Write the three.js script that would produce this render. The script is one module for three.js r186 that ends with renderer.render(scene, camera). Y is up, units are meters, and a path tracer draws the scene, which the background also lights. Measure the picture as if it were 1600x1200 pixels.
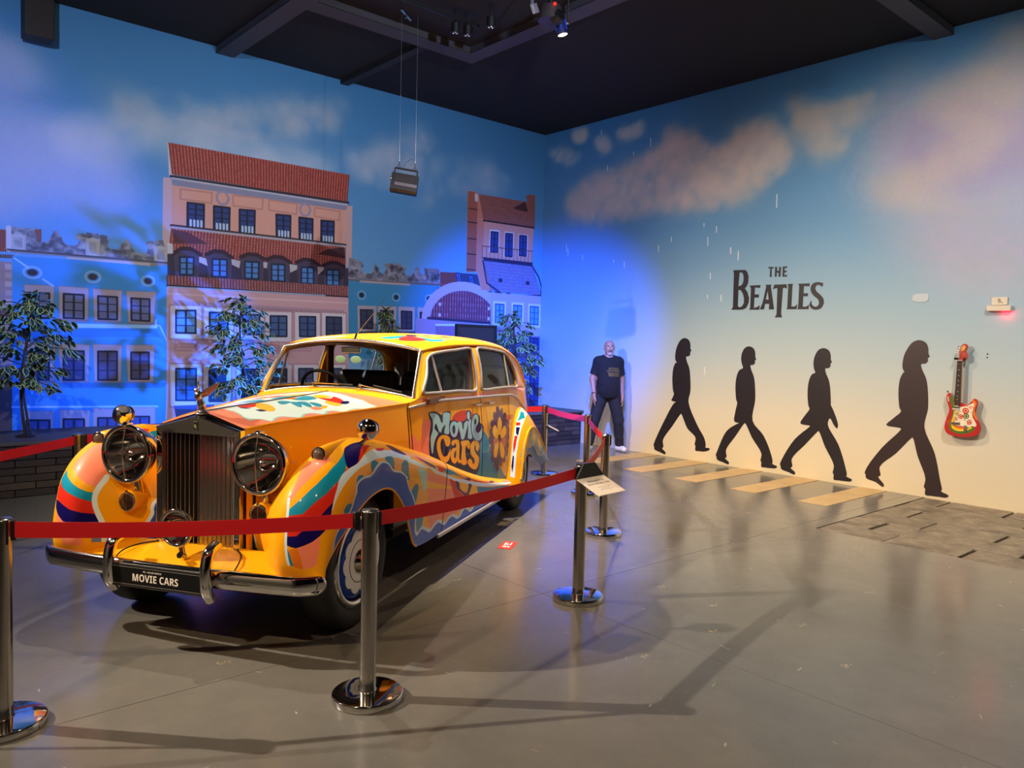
import * as THREE from 'three';
import { RoundedBoxGeometry } from 'three/addons/geometries/RoundedBoxGeometry.js';
import { mergeGeometries, toCreasedNormals } from 'three/addons/utils/BufferGeometryUtils.js';
import { MarchingCubes } from 'three/addons/objects/MarchingCubes.js';
import { RectAreaLightUniformsLib } from 'three/addons/lights/RectAreaLightUniformsLib.js';

// ---------------------------------------------------------------- camera, lights, exposure
const scene = new THREE.Scene();
scene.background = new THREE.Color(0x000000);
const V = (x, y, z) => new THREE.Vector3(x, y, z);
const camera = new THREE.PerspectiveCamera(52.83, 4 / 3, 0.05, 60);
camera.position.set(0, 1.68, 0);
{
  const pitch = 0.05449, roll = 0.02560, yaw = 0.72140;
  camera.rotation.set(-pitch, -yaw, roll, 'YXZ');
}
RectAreaLightUniformsLib.init();
const renderer = new THREE.WebGLRenderer({ antialias: true });
renderer.toneMapping = THREE.LinearToneMapping;
renderer.toneMappingExposure = 1.0;
renderer.shadowMap.enabled = true;
renderer.shadowMap.type = THREE.PCFSoftShadowMap;

const ROOM = { x0: -6.5, x1: 9.513, z0: -10.09, z1: 5.5, h: 5.332 };
const VISIBLE_SPOT = 5, BLUE = 0x1464ff;
// lamps of the hall and a few added fills: [position, target, colour, candela, cone half angle, edge softness, size]
const LAMPS = [
  [[-2.9, 4.8, -7.5], [3.6, 0.0, -2.3], 0xffeeda, 260, 0.36, 0.6, 2.0],      // far left track spot: long shadows of the two front posts
  [[0.35, 4.8, -6.8], [8.6, 0.6, -4.6], 0xffeeda, 170, 0.52, 0.6, 2.0],      // left track spot: right wall, crossing, the man
  [[2.1, 4.85, -5.3], [1.9, 0.6, -4.7], 0xfff4e4, 26, 0.75, 0.6, 1.5],       // above the bonnet
  [[-2.6, 4.8, -1.6], [3.0, 0.9, -4.9], 0xffdcae, 54, 0.45, 0.6, 2.0],      // amber spot on the front of the car
  [[3.9, 4.9, -4.6], [3.9, 1.2, -5.9], 0xfff0cc, 115, 0.6, 0.7, 1.5],         // above the roof
  [[5.8, 4.9, -5.93], [6.7, 0.0, -5.2], 0xffd8a6, 75, 1.0, 0.7, 1.5],       // the lit spot in view: crossing
  [[6.4, 4.8, -1.2], [9.4, 1.9, -3.6], 0xfff4e8, 40, 0.9, 0.8, 2.0],         // wall washer, right wall
  [[4.6, 4.8, 0.4], [6.0, 0.0, -2.0], 0xffe6c8, 30, 0.9, 0.8, 2.0],          // added unseen fill for the floor at right
  [[0.6, 4.85, 0.2], [2.2, 0.0, -2.4], 0xffe2c0, 20, 0.9, 0.8, 2.0],         // added unseen fill for the floor in front
  [[0.3, 4.5, -5.2], [2.6, 2.7, -10.0], 0xd9e5ff, 38, 0.85, 0.8, 2.0],       // wash on the town mural, left
  [[4.2, 4.5, -3.4], [6.6, 2.6, -10.0], 0xd9e5ff, 48, 0.8, 0.8, 2.0],       // wash on the town mural, right
  [[-3.6, 4.8, -3.2], [-6.4, 1.6, -3.0], 0xffedd2, 45, 0.9, 0.8, 2.0],      // added unseen lamp, brightens the left hall wall mirrored in the chrome
  [[3.7, 4.9, -4.0], [4.35, 0.0, -4.75], 0x3c50ff, 45, 0.3, 0.9, 2.0],       // blue spot on the floor beside the car
  [[4.4, 4.9, -4.2], [9.1, 1.2, -9.9], 0x1464ff, 760, 0.34, 1, 2.0],        // blue spot on the corner of the two murals
];
// blue floodlights standing on the floor behind the car: [position, target, candela, half angle]
const BLUES = [
  [[5.2, 0.75, -8.35], [2.4, 1.75, -10.05], 135, 0.6],
  [[6.0, 1.15, -8.0], [6.0, 0.0, -6.4], 18, 0.9],
];
function spot([at, to, color, candela, angle, soft, size]) {
  const l = new THREE.SpotLight(color, candela, 0, angle, soft, 2);
  l.position.set(...at); l.target.position.set(...to); l.castShadow = true; l.shadow.radius = size;
  l.shadow.mapSize.set(1024, 1024); l.shadow.bias = -0.0005;
  scene.add(l, l.target); return l;
}

// ---------------------------------------------------------------- helpers
function rng(seed) { let s = seed >>> 0; return () => { s = (s + 0x6d2b79f5) >>> 0; let t = Math.imul(s ^ (s >>> 15), 1 | s); t = (t + Math.imul(t ^ (t >>> 7), 61 | t)) ^ t; return ((t ^ (t >>> 14)) >>> 0) / 4294967296; }; }
const lerp = (a, b, t) => a + (b - a) * t, clamp = (x, a = 0, b = 1) => Math.min(b, Math.max(a, x));
const smooth = (a, b, x) => { const t = clamp((x - a) / (b - a)); return t * t * (3 - 2 * t); };
function table(rows) {                                  // smooth interpolation of rows [x, a, b, ...]
  return (x) => {
    const n = rows.length; let i = 0; while (i < n - 2 && x > rows[i + 1][0]) i++;
    const p = rows[Math.max(0, i - 1)], q = rows[i], r = rows[i + 1], s = rows[Math.min(n - 1, i + 2)], h = r[0] - q[0], t = clamp((x - q[0]) / h);
    return q.slice(1).map((_, k) => {
      const c = k + 1, m0 = (r[c] - p[c]) / (r[0] - p[0] || 1) * h, m1 = (s[c] - q[c]) / (s[0] - q[0] || 1) * h, t2 = t * t, t3 = t2 * t;
      return (2 * t3 - 3 * t2 + 1) * q[c] + (t3 - 2 * t2 + t) * m0 + (-2 * t3 + 3 * t2) * r[c] + (t3 - t2) * m1;
    });
  };
}
const taken = {};
function numbered(name) { const n = taken[name] = (taken[name] ?? -1) + 1; return n ? `${name}_${String(n).padStart(3, '0')}` : name; }
function lit(m) { m.castShadow = true; m.receiveShadow = true; return m; }
function tag(o, label, category, group) { o.userData.label = label; o.userData.category = category; if (group) o.userData.group = group; return o; }
function thing(name, label, category, [x, y, z] = [0, 0, 0], turn = 0, group) {
  const o = new THREE.Group(); o.name = numbered(name); o.position.set(x, y, z); o.rotation.y = turn; scene.add(o); return tag(o, label, category, group);
}
function part(name, geo, mat, parent, label) {
  const m = lit(new THREE.Mesh(Array.isArray(geo) ? join(geo) : geo, mat)); m.name = name; parent.add(m); if (label) m.userData.label = label; return m;
}
function whole(name, geo, mat, label, category, group) { const m = part(numbered(name), geo, mat, scene); return tag(m, label, category, group); }
function struct(name, geo, mat) { const m = part(name, geo, mat, scene); m.userData.kind = 'structure'; return m; }
function plain(g) { const h = g.index ? g.toNonIndexed() : g; for (const k of Object.keys(h.attributes)) if (!['position', 'normal', 'uv'].includes(k)) h.deleteAttribute(k); if (!h.attributes.uv) h.setAttribute('uv', new THREE.BufferAttribute(new Float32Array(h.attributes.position.count * 2), 2)); return h; }
function join(list) { return list.length === 1 ? list[0] : mergeGeometries(list.map(plain)); }
function put(g, x = 0, y = 0, z = 0, rx = 0, ry = 0, rz = 0) { if (rx) g.rotateX(rx); if (ry) g.rotateY(ry); if (rz) g.rotateZ(rz); return g.translate(x, y, z); }
const box = (w, h, d, r = 0) => (r ? new RoundedBoxGeometry(w, h, d, 2, r) : new THREE.BoxGeometry(w, h, d));
const cyl = (r0, r1, h, n = 24) => new THREE.CylinderGeometry(r1, r0, h, n);
const ball = (r, n = 20) => new THREE.SphereGeometry(r, n, Math.ceil(n * 0.7));
const lathe = (pts, n = 40) => new THREE.LatheGeometry(pts.map(([r, y]) => new THREE.Vector2(r, y)), n);
function tube(pts, r, n = 0, closed = false, radial = 8) { return new THREE.TubeGeometry(new THREE.CatmullRomCurve3(pts.map((p) => V(...p)), closed, 'centripetal'), n || pts.length * 6, r, radial, closed); }
function rod(a, b, r, r2 = r, n = 10) {
  const A = V(...a), B = V(...b), d = B.clone().sub(A), g = new THREE.CylinderGeometry(r2, r, d.length(), n);
  g.applyQuaternion(new THREE.Quaternion().setFromUnitVectors(V(0, 1, 0), d.normalize())); return g.translate((A.x + B.x) / 2, (A.y + B.y) / 2, (A.z + B.z) / 2);
}
function grid(at, nu, nv, flip = false) {               // a smooth sheet through at(u, v), with the same u, v as its texture chart
  const p = [], uv = [], idx = [];
  for (let j = 0; j <= nv; j++) for (let i = 0; i <= nu; i++) { p.push(...at(i / nu, j / nv)); uv.push(i / nu, j / nv); }
  for (let j = 0; j < nv; j++) for (let i = 0; i < nu; i++) { const a = j * (nu + 1) + i, b = a + 1, c = a + nu + 1, d = c + 1; flip ? idx.push(a, c, b, b, c, d) : idx.push(a, b, c, b, d, c); }
  const g = new THREE.BufferGeometry(); g.setAttribute('position', new THREE.Float32BufferAttribute(p, 3)); g.setAttribute('uv', new THREE.Float32BufferAttribute(uv, 2)); g.setIndex(idx); g.computeVertexNormals(); return g;
}
const shape = (pts) => new THREE.Shape(pts.map(([x, y]) => new THREE.Vector2(x, y)));
function slab(pts, depth, bevel = 0, holes = []) { const s = shape(pts); for (const h of holes) s.holes.push(new THREE.Path(h.map(([x, y]) => new THREE.Vector2(x, y)))); return new THREE.ExtrudeGeometry(s, { depth, bevelEnabled: bevel > 0, bevelSize: bevel, bevelThickness: bevel, bevelSegments: 2, curveSegments: 12 }); }
function curve(pts, n = 6, closed = true) { return new THREE.CatmullRomCurve3(pts.map(([x, y]) => V(x, y, 0)), closed, 'centripetal').getPoints(pts.length * n).map((p) => [p.x, p.y]); }
// canvas textures
function canvas(w, h, draw) { const c = document.createElement('canvas'); c.width = w; c.height = h; draw(c.getContext('2d'), w, h); return c; }
function texture(c, color = true, repeat = false) {
  const t = new THREE.CanvasTexture(c); t.flipY = false; if (color) t.colorSpace = THREE.SRGBColorSpace; t.magFilter = THREE.LinearFilter; t.generateMipmaps = true; t.minFilter = THREE.LinearMipmapLinearFilter;
  if (repeat) t.wrapS = t.wrapT = THREE.RepeatWrapping; return t;
}
function noiseField(n, seed, octaves = [[4, 1], [8, 0.5], [16, 0.25], [32, 0.12]]) {   // tiling value noise, 0..1
  const f = new Float32Array(n * n); let total = 0;
  octaves.forEach(([k, w], o) => {
    const r = rng(seed + o * 77), g = Array.from({ length: k * k }, r); total += w;
    for (let y = 0; y < n; y++) for (let x = 0; x < n; x++) {
      const X = x / n * k, Y = y / n * k, i = Math.floor(X), j = Math.floor(Y), a = smooth(0, 1, X - i), b = smooth(0, 1, Y - j), q = (u, v) => g[((v % k) + k) % k * k + ((u % k) + k) % k];
      f[y * n + x] += w * lerp(lerp(q(i, j), q(i + 1, j), a), lerp(q(i, j + 1), q(i + 1, j + 1), a), b);
    }
  });
  for (let i = 0; i < f.length; i++) f[i] /= total; return f;
}
function noiseTexture(n, seed, octaves, color, map) { return texture(canvas(n, n, (c) => { const im = c.createImageData(n, n), f = noiseField(n, seed, octaves); for (let i = 0; i < n * n; i++) { const q = map(f[i], i); im.data.set([q[0], q[1], q[2], 255], i * 4); } c.putImageData(im, 0, 0); }), color, true); }
const path = (c, pts) => { c.beginPath(); pts.forEach(([x, y], i) => (i ? c.lineTo(x, y) : c.moveTo(x, y))); };
const poly = (c, pts, fill) => { path(c, pts); c.closePath(); c.fillStyle = fill; c.fill(); };
const blob = (c, pts, fill, n = 8) => poly(c, curve(pts, n), fill);
const line = (c, pts, w, ink, closed = false, n = 8) => { path(c, curve(pts, n, closed)); if (closed) c.closePath(); c.strokeStyle = ink; c.lineWidth = w; c.lineJoin = c.lineCap = 'round'; c.stroke(); };
// materials
const M = {};
const std = (color, roughness = 0.6, metalness = 0, more = {}) => new THREE.MeshStandardMaterial({ color, roughness, metalness, side: THREE.DoubleSide, ...more });
const phys = (color, roughness, more = {}) => new THREE.MeshPhysicalMaterial({ color, roughness, side: THREE.DoubleSide, ...more });
const paint = (color, more = {}) => phys(color, 0.4, { specularIntensity: 0.2, clearcoat: 0.32, clearcoatRoughness: 0.03, ...more });
M.chrome = std(0xd9d6d2, 0.06, 1); M.chromeSoft = std(0xc9c4bd, 0.22, 1); M.steel = std(0xb8b2aa, 0.2, 1); M.darkChrome = std(0x6c675e, 0.12, 1);
M.black = std(0x0b0b0c, 0.5); M.rubber = std(0x121213, 0.62); M.deepBlack = std(0x050505, 0.9);
M.yellow = paint(0xeda00a); M.satin = std(0xaaa59f, 0.4, 0.5); M.glass = phys(0xffffff, 0.02, { transmission: 1, thickness: 0, ior: 1.5, specularIntensity: 0.5 });
M.wood = std(0x5a2a10, 0.35); M.leather = std(0x16161a, 0.45); M.greyCloth = std(0x77746c, 0.8);

// ---------------------------------------------------------------- floor, paving, low brick bench, ceiling
const R0 = rng(11);
const floorMap = texture(canvas(1024, 1024, (c) => {
  const n = noiseField(1024, 5, [[3, 1], [7, 0.7], [19, 0.4], [61, 0.3], [256, 0.25]]), im = c.createImageData(1024, 1024);
  for (let i = 0; i < n.length; i++) { const k = 0.9 + (n[i] - 0.5) * 0.28; im.data.set([121 * k, 117 * k, 109 * k, 255], i * 4); } c.putImageData(im, 0, 0);
  const r = rng(3); for (let i = 0; i < 90; i++) { const x = r() * 1024, y = r() * 1024, l = 1 + r() ** 4 * 26, a = r() * 6.3; c.strokeStyle = `rgba(${200 + r() * 40 | 0},${185 + r() * 40 | 0},${160 + r() * 40 | 0},${0.25 + r() * 0.5})`; c.lineWidth = 0.6 + r() * 1.3; c.beginPath(); c.moveTo(x, y); c.lineTo(x + l * Math.cos(a), y + l * Math.sin(a)); c.stroke(); }
  for (let i = 0; i < 9; i++) { const x = r() * 1000, y = r() * 1000; for (let k = 0; k < 14; k++) { c.fillStyle = `rgba(205,180,130,${0.2 + r() * 0.5})`; c.beginPath(); c.ellipse(x + r() * 22, y + r() * 9, 0.6 + r() * 2.6, 0.5 + r() * 1.2, r() * 3, 0, 7); c.fill(); } }
}), true, true);
const floorRough = noiseTexture(512, 21, [[4, 1], [9, 0.8], [33, 0.5], [128, 0.3]], false, (f) => { const v = 255 * clamp(0.2 + (f - 0.5) * 0.22, 0.06, 0.6); return [v, v, v]; });
M.floor = phys(0xffffff, 1, { map: floorMap, roughnessMap: floorRough, specularIntensity: 1, ior: 1.55 });
function metreUV(g, k) { const p = g.attributes.position, n = g.attributes.normal, uv = new Float32Array(p.count * 2); for (let i = 0; i < p.count; i++) { const a = [Math.abs(n.getX(i)), Math.abs(n.getY(i)), Math.abs(n.getZ(i))], ax = a.indexOf(Math.max(...a)); uv[i * 2] = (ax === 0 ? p.getZ(i) : p.getX(i)) * k; uv[i * 2 + 1] = (ax === 1 ? p.getZ(i) : p.getY(i)) * k; } g.setAttribute('uv', new THREE.BufferAttribute(uv, 2)); return g; }
const floor = new THREE.Group(); floor.name = 'floor'; floor.userData.kind = 'structure'; scene.add(floor);
const PAV = { x: 6.94, z: -3.5 };
for (const [a, b, c, d] of [[ROOM.x0, 3.543, ROOM.z0, -3.672], [3.547, ROOM.x1, ROOM.z0, -3.672], [ROOM.x0, 3.543, -3.668, ROOM.z1], [3.547, PAV.x - 0.004, -3.668, ROOM.z1], [PAV.x - 0.004, ROOM.x1, -3.668, PAV.z - 0.004]])
  part('floor_slab', metreUV(put(box(b - a, 0.1, d - c, 0.0), (a + b) / 2, -0.05, (c + d) / 2), 0.27), M.floor, floor);
part('floor_bed', put(box(16.4, 0.1, 16), 1.5, -0.16, -2.3), std(0x1c1813, 0.9), floor);
{
  const stoneMaps = [0, 1, 2].map((k) => noiseTexture(256, 60 + k, [[5, 1], [13, 0.8], [40, 0.7], [120, 0.5]], true, (f) => { const q = 0.78 + (f - 0.5) * 0.7; return [150 * q, 136 * q, 116 * q]; }));
  const bump = noiseTexture(256, 71, [[3, 0.7], [8, 1], [24, 0.6], [80, 0.4]], false, (f) => [f * 255, f * 255, f * 255]);
  const mats = stoneMaps.map((m) => std(0xffffff, 0.42, 0, { map: m, bumpMap: bump, bumpScale: 0.009 }));
  const r = rng(8), rows = 6, w = (ROOM.x1 - PAV.x) / rows, L = 0.62;
  for (let i = 0; i < rows; i++) for (let k = -1; k < 9; k++) {
    let z0 = PAV.z + k * L + (i % 2) * L * 0.5 + (r() - 0.5) * 0.05, z1 = z0 + L - 0.012; z0 = Math.max(z0, PAV.z); if (z1 < PAV.z + 0.05 || z0 > 1.2) { r(); continue; }
    const s = part('paving_stone', metreUV(put(box(w - 0.012, 0.08, z1 - z0, 0.008), 0, 0, 0), 1.3), mats[(r() * 3) | 0], floor); s.position.set(PAV.x + w * (i + 0.5), -0.043 - r() * 0.006, (z0 + z1) / 2); s.rotation.z = (r() - 0.5) * 0.006; s.rotation.x = (r() - 0.5) * 0.006;
  }
}
// crossing stripes: thin painted strips
{
  const m = std(0xd9bf93, 0.5, 0, { map: noiseTexture(256, 91, [[6, 1], [20, 0.6], [70, 0.4]], true, (f) => { const q = 0.93 + (f - 0.5) * 0.16; return [244 * q, 236 * q, 220 * q]; }) });
  [['stripe of the floor crossing nearest the standing man', -7.5], ['stripe of the floor crossing second from the standing man', -6.62], ['middle stripe of the floor crossing', -5.76], ['stripe of the floor crossing second from the stone paving', -4.95], ['stripe of the floor crossing nearest the stone paving', -4.09]].forEach(([where, z]) => {
    const s = whole('crossing_stripe', metreUV(put(box(1.5, 0.004, 0.325), 0, 0.002, 0), 1), m, 'beige painted ' + where, 'stripe', 'crossing stripes on the floor'); s.position.set(8.755, 0, z);
  });
}
// low brick bench along the mural wall
{
  const bench = thing('brick_bench', 'long low bench faced with dark narrow bricks below the town mural', 'bench', [4.25, 0, -9.0]);
  const x0 = -1.0 - 4.25, x1 = ROOM.x1 - 4.25 - 0.002;
  part('bench_core', put(box(x1 - x0, 0.52, 1.05), (x0 + x1) / 2, 0.26, -0.545), std(0x17120f, 0.9), bench);
  part('bench_top', metreUV(put(box(x1 - x0, 0.035, 1.13, 0.008), (x0 + x1) / 2, 0.5375, -0.52), 1), std(0x5d564e, 0.6), bench);
  const mats = [0x4a3a2f, 0x3d3029, 0x554438, 0x332823].map((c, k) => std(c, 0.55, 0, { bumpMap: noiseTexture(128, 31 + k, [[8, 1], [30, 1], [64, 0.5]], false, (f) => [f * 255, f * 255, f * 255]), bumpScale: 0.004 }));
  const r = rng(14), rows = 7, h = 0.519 / rows, L = 0.36, geo = box(L - 0.008, h - 0.007, 0.05, 0.004), half = box(L / 2 - 0.008, h - 0.007, 0.05, 0.004);
  for (let j = 0; j < rows; j++) for (let i = 0; i < 30; i++) {
    const x = x0 + (j % 2 ? 0 : -L / 2) + L * (i + 0.5); if (x + L / 2 > x1 + 0.01) { if (x - L / 4 + L / 4 > x1) continue; } if (x - L / 2 < x0 - 0.01) continue;
    const cut = x + L / 2 > x1; const b = part('brick', cut ? half : geo, mats[(r() * 4) | 0], bench); b.position.set(cut ? x - L / 4 : x, 0.002 + h * (j + 0.5), -0.002 + r() * 0.006);
  }
}
// ceiling and the walls that close the hall
M.ceiling = std(0x09090a, 0.85); M.hall = std(0x453e37, 0.85);
struct('ceiling', put(box(16.4, 0.2, 16), 1.5, ROOM.h + 0.1, -2.3), M.ceiling);
struct('wall_back', put(box(16.4, 5.6, 0.2), 1.5, 2.6, ROOM.z1 + 0.1), M.hall);
struct('wall_side', put(box(0.2, 5.6, 15.6), ROOM.x0 - 0.1, 2.6, -2.3), std(0x8f8674, 0.85));

// ---------------------------------------------------------------- the two printed murals
function mural(h0, h1, y0, y1, w, draw) {               // a canvas whose unit is the metre; row 0 is the bottom edge
  const s = w / (h1 - h0), H = Math.round((y1 - y0) * s);
  return canvas(w, H, (c) => { c.setTransform(s, 0, 0, s, -h0 * s, -y0 * s); draw(c, s); });
}
function puffs(c, pts, ink, seed, n = 260, r0 = 0.12, r1 = 0.4, alpha = 0.1) {    // a printed cloud: soft dabs inside an outline
  const r = rng(seed), xs = pts.map((p) => p[0]), ys = pts.map((p) => p[1]), inside = (x, y) => { let k = false; for (let i = 0, j = pts.length - 1; i < pts.length; j = i++) { const [a, b] = pts[i], [d, e] = pts[j]; if ((b > y) !== (e > y) && x < (d - a) * (y - b) / (e - b) + a) k = !k; } return k; };
  for (let i = 0; i < n; i++) { const x = lerp(Math.min(...xs), Math.max(...xs), r()), y = lerp(Math.min(...ys), Math.max(...ys), r()), q = lerp(r0, r1, r() ** 2); if (!inside(x, y)) continue; const g = c.createRadialGradient(x, y, 0, x, y, q); g.addColorStop(0, `rgba(${ink},${alpha})`); g.addColorStop(0.6, `rgba(${ink},${alpha * 0.6})`); g.addColorStop(1, `rgba(${ink},0)`); c.fillStyle = g; c.fillRect(x - q, y - q, 2 * q, 2 * q); }
}
function tiles(c, [a, b, d, e], n, m, base, dark, pale) {     // a roof: corners top left, top right, bottom right, bottom left
  poly(c, [a, b, d, e], base); const at = (u, v) => [0, 1].map((k) => lerp(lerp(a[k], b[k], u), lerp(e[k], d[k], u), v)); c.lineCap = 'butt';
  const w = Math.hypot(b[0] - a[0], b[1] - a[1]) / n, r = rng(n * 7 + m);
  for (let i = 0; i <= n; i++) { path(c, [at(i / n, 0), at(i / n, 1)]); c.strokeStyle = dark; c.lineWidth = w * 0.32; c.stroke(); }
  for (let i = 0; i < n; i++) for (let j = 0; j < m; j++) { path(c, [at((i + 0.55) / n, (j + 0.15) / m), at((i + 0.55) / n, (j + 0.7) / m)]); c.strokeStyle = r() < 0.25 ? base : pale; c.lineWidth = w * 0.3; c.globalAlpha = 0.35 + r() * 0.4; c.stroke(); }
  c.globalAlpha = 1;
}
function sash(c, q, ink, bars = '#1d2440', cols = 2, rows = 3, w = 0.014) {   // window pane with its bars; corners TL TR BR BL
  const [a, b, d, e] = q, at = (u, v) => [0, 1].map((k) => lerp(lerp(a[k], b[k], u), lerp(e[k], d[k], u), v));
  poly(c, q, ink); c.strokeStyle = bars; c.lineCap = 'butt'; path(c, q); c.closePath(); c.lineWidth = w * 1.6; c.stroke();
  for (let i = 1; i < cols; i++) { path(c, [at(i / cols, 0), at(i / cols, 1)]); c.lineWidth = w * 1.6; c.stroke(); }
  for (let i = 1; i < rows; i++) { path(c, [at(0, i / rows), at(1, i / rows)]); c.lineWidth = w * 0.8; c.stroke(); }
}
const oval = (c, [x, y], rx, ry, ink, w = 0) => { c.beginPath(); c.ellipse(x, y, rx, ry, 0, 0, 7); if (w) { c.strokeStyle = ink; c.lineWidth = w; c.stroke(); } else { c.fillStyle = ink; c.fill(); } };
const grow = (q, k, kt = k) => { const cx = q.reduce((s, p) => s + p[0], 0) / 4, cy = q.reduce((s, p) => s + p[1], 0) / 4; return q.map(([x, y]) => [x + Math.sign(x - cx) * k, y + Math.sign(y - cy) * (y > cy ? kt : k)]); };
const townMural = mural(0.2, 9.513, 0.3, 5.332, 2048, (c) => {
  const sky = c.createLinearGradient(0, 5.33, 0, 1.5); sky.addColorStop(0, '#3f86bd'); sky.addColorStop(0.55, '#5c9bcb'); sky.addColorStop(1, '#7fb2d6'); c.fillStyle = sky; c.fillRect(0, 0, 10, 6);
  puffs(c, [[1.062, 4.114], [1.761, 4.096], [2.475, 3.841], [2.683, 3.351], [1.754, 3.004], [0.940, 2.965]], '176,190,214', 1, 420, 0.2, 0.55, 0.055);
  puffs(c, [[1.070, 4.840], [1.644, 4.727], [1.825, 4.425], [1.287, 4.164], [0.901, 4.273]], '170,190,220', 2, 200, 0.2, 0.5, 0.04);
  puffs(c, [[2.442, 4.424], [2.972, 4.619], [3.665, 4.579], [4.606, 4.783], [5.569, 5.037], [5.373, 4.593], [4.255, 4.207], [3.273, 4.104], [2.614, 4.128]], '212,206,208', 3, 420, 0.1, 0.35, 0.085);
  puffs(c, [[1.760, 3.921], [2.408, 4.196], [3.428, 4.173], [4.432, 4.156], [5.582, 4.227], [5.185, 3.804], [4.084, 3.886], [2.973, 3.970], [2.139, 3.562]], '208,214,224', 4, 420, 0.15, 0.45, 0.08);
  puffs(c, [[5.480, 4.209], [6.216, 4.571], [6.899, 4.892], [7.268, 4.765], [6.916, 4.162], [6.118, 3.944]], '214,212,218', 5, 260, 0.1, 0.35, 0.09);
  puffs(c, [[7.152, 4.447], [7.914, 4.679], [8.756, 4.449], [8.481, 4.087], [7.412, 4.038], [6.808, 3.657]], '196,206,222', 6, 240, 0.1, 0.35, 0.07);
  // house at the left edge
  poly(c, [[0.879, 2.426], [1.500, 2.413], [1.476, 0.213], [0.853, 0.265]], '#a58a86'); poly(c, [[0.913, 2.727], [1.390, 2.761], [1.468, 2.761], [1.466, 2.579], [1.388, 2.571], [0.911, 2.546]], '#8d4a3e'); tiles(c, [[1.004, 2.567], [1.464, 2.579], [1.464, 2.526], [1.003, 2.510]], 20, 1, '#a8573f', '#6b3226', '#d1836a'); tiles(c, [[1.003, 2.476], [1.508, 2.495], [1.508, 2.459], [1.002, 2.437]], 22, 1, '#6b5a58', '#2b2426', '#b9aca8');
  for (let i = 0; i < 6; i++) poly(c, [[1.432, 2.394], [1.495, 2.391], [1.494, 2.334], [1.431, 2.335]].map(([x, y]) => [x, y - i * 0.095]), i % 2 ? '#b9a09a' : '#c5ada4');
  poly(c, [[0.904, 1.925], [1.523, 1.927], [1.523, 1.894], [0.903, 1.891]], '#a9b4bd'); poly(c, [[0.903, 1.888], [1.523, 1.892], [1.522, 1.766], [0.902, 1.743]], '#6d4a44'); poly(c, [[0.865, 1.251], [1.508, 1.249], [1.500, 0.211], [0.853, 0.265]], '#5d4540');
  // blue house
  const blueHouse = '#3f95cf';
  poly(c, [[1.500, 2.483], [3.138, 2.523], [3.141, 0.075], [1.482, 0.213]], blueHouse);
  const stone = '#8c8d94', stoneDark = '#4d4f59', stonePale = '#b6b4b4';
  poly(c, [[1.470, 2.797], [1.495, 2.803], [1.694, 2.807], [1.783, 2.808], [1.782, 2.659], [1.819, 2.670], [1.857, 2.700], [1.871, 2.733], [1.894, 2.774], [1.903, 2.805], [1.940, 2.809], [1.954, 2.774], [1.986, 2.735], [1.991, 2.699], [2.024, 2.665], [2.111, 2.650], [2.143, 2.684], [2.165, 2.729], [2.123, 2.733], [2.123, 2.762], [2.156, 2.800], [2.201, 2.804], [2.235, 2.795], [2.240, 2.823], [2.360, 2.821], [2.362, 2.804], [2.417, 2.818], [2.464, 2.799], [2.477, 2.762], [2.463, 2.729], [2.461, 2.678], [2.498, 2.654], [2.551, 2.659], [2.602, 2.692], [2.605, 2.724], [2.640, 2.747], [2.646, 2.784], [2.691, 2.789], [2.698, 2.751], [2.729, 2.728], [2.734, 2.680], [2.773, 2.647], [2.858, 2.632], [2.895, 2.656], [2.910, 2.703], [2.881, 2.759], [2.910, 2.793], [2.958, 2.796], [2.993, 2.781], [2.995, 2.821], [3.086, 2.822], [3.128, 2.848], [3.137, 2.551], [1.468, 2.549]], stone); c.save(); c.clip();
  { const r = rng(5); const spots = [[1.550, 2.670], [1.694, 2.698], [1.926, 2.661], [2.056, 2.613], [2.302, 2.712], [2.417, 2.724], [2.676, 2.661], [2.945, 2.635], [3.058, 2.698], [2.190, 2.738], [1.819, 2.626], [2.557, 2.611]]; for (const [x, y] of spots) for (let k = 0; k < 16; k++) oval(c, [x + (r() - 0.5) * 0.42, y + (r() - 0.5) * 0.24], 0.02 + r() * 0.05, 0.015 + r() * 0.04, r() < 0.55 ? 'rgba(64,66,78,0.35)' : 'rgba(190,190,192,0.3)'); } c.restore();
  for (const q of [[[1.497, 2.706], [1.616, 2.711], [1.615, 2.564], [1.496, 2.559]], [[2.244, 2.741], [2.362, 2.744], [2.361, 2.568], [2.243, 2.569]], [[2.995, 2.725], [3.128, 2.725], [3.128, 2.559], [2.995, 2.558]]]) { path(c, q); c.closePath(); c.strokeStyle = stonePale; c.lineWidth = 0.035; c.stroke(); oval(c, [(q[0][0] + q[2][0]) / 2, (q[0][1] + q[2][1]) / 2], 0.06, 0.12, 'rgba(200,198,198,0.55)'); }
  poly(c, [[1.715, 2.798], [1.780, 2.808], [1.779, 2.671], [1.746, 2.655]], '#87564c'); line(c, [[1.470, 2.791], [1.468, 2.550]], 0.05, '#cfcdd0');
  poly(c, [[1.463, 2.546], [3.137, 2.554], [3.167, 2.522], [2.933, 2.492], [2.034, 2.501], [2.028, 2.525], [1.498, 2.523]], '#8f8a86'); poly(c, [[2.028, 2.522], [2.933, 2.529], [2.933, 2.494], [2.034, 2.501]], '#c9bab4'); line(c, [[1.458, 2.550], [3.167, 2.549]], 0.02, '#55504f', false, 2);
  for (const [p, rx, ry] of [[[[1.691, 2.318]][0], 0.085, 0.062], [[[2.301, 2.314]][0], 0.078, 0.062], [[[2.910, 2.310]][0], 0.072, 0.06]]) { oval(c, p, rx, ry, '#8fb7d6', 0.024); oval(c, p, rx * 0.62, ry * 0.6, '#3a2a2d'); }
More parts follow.
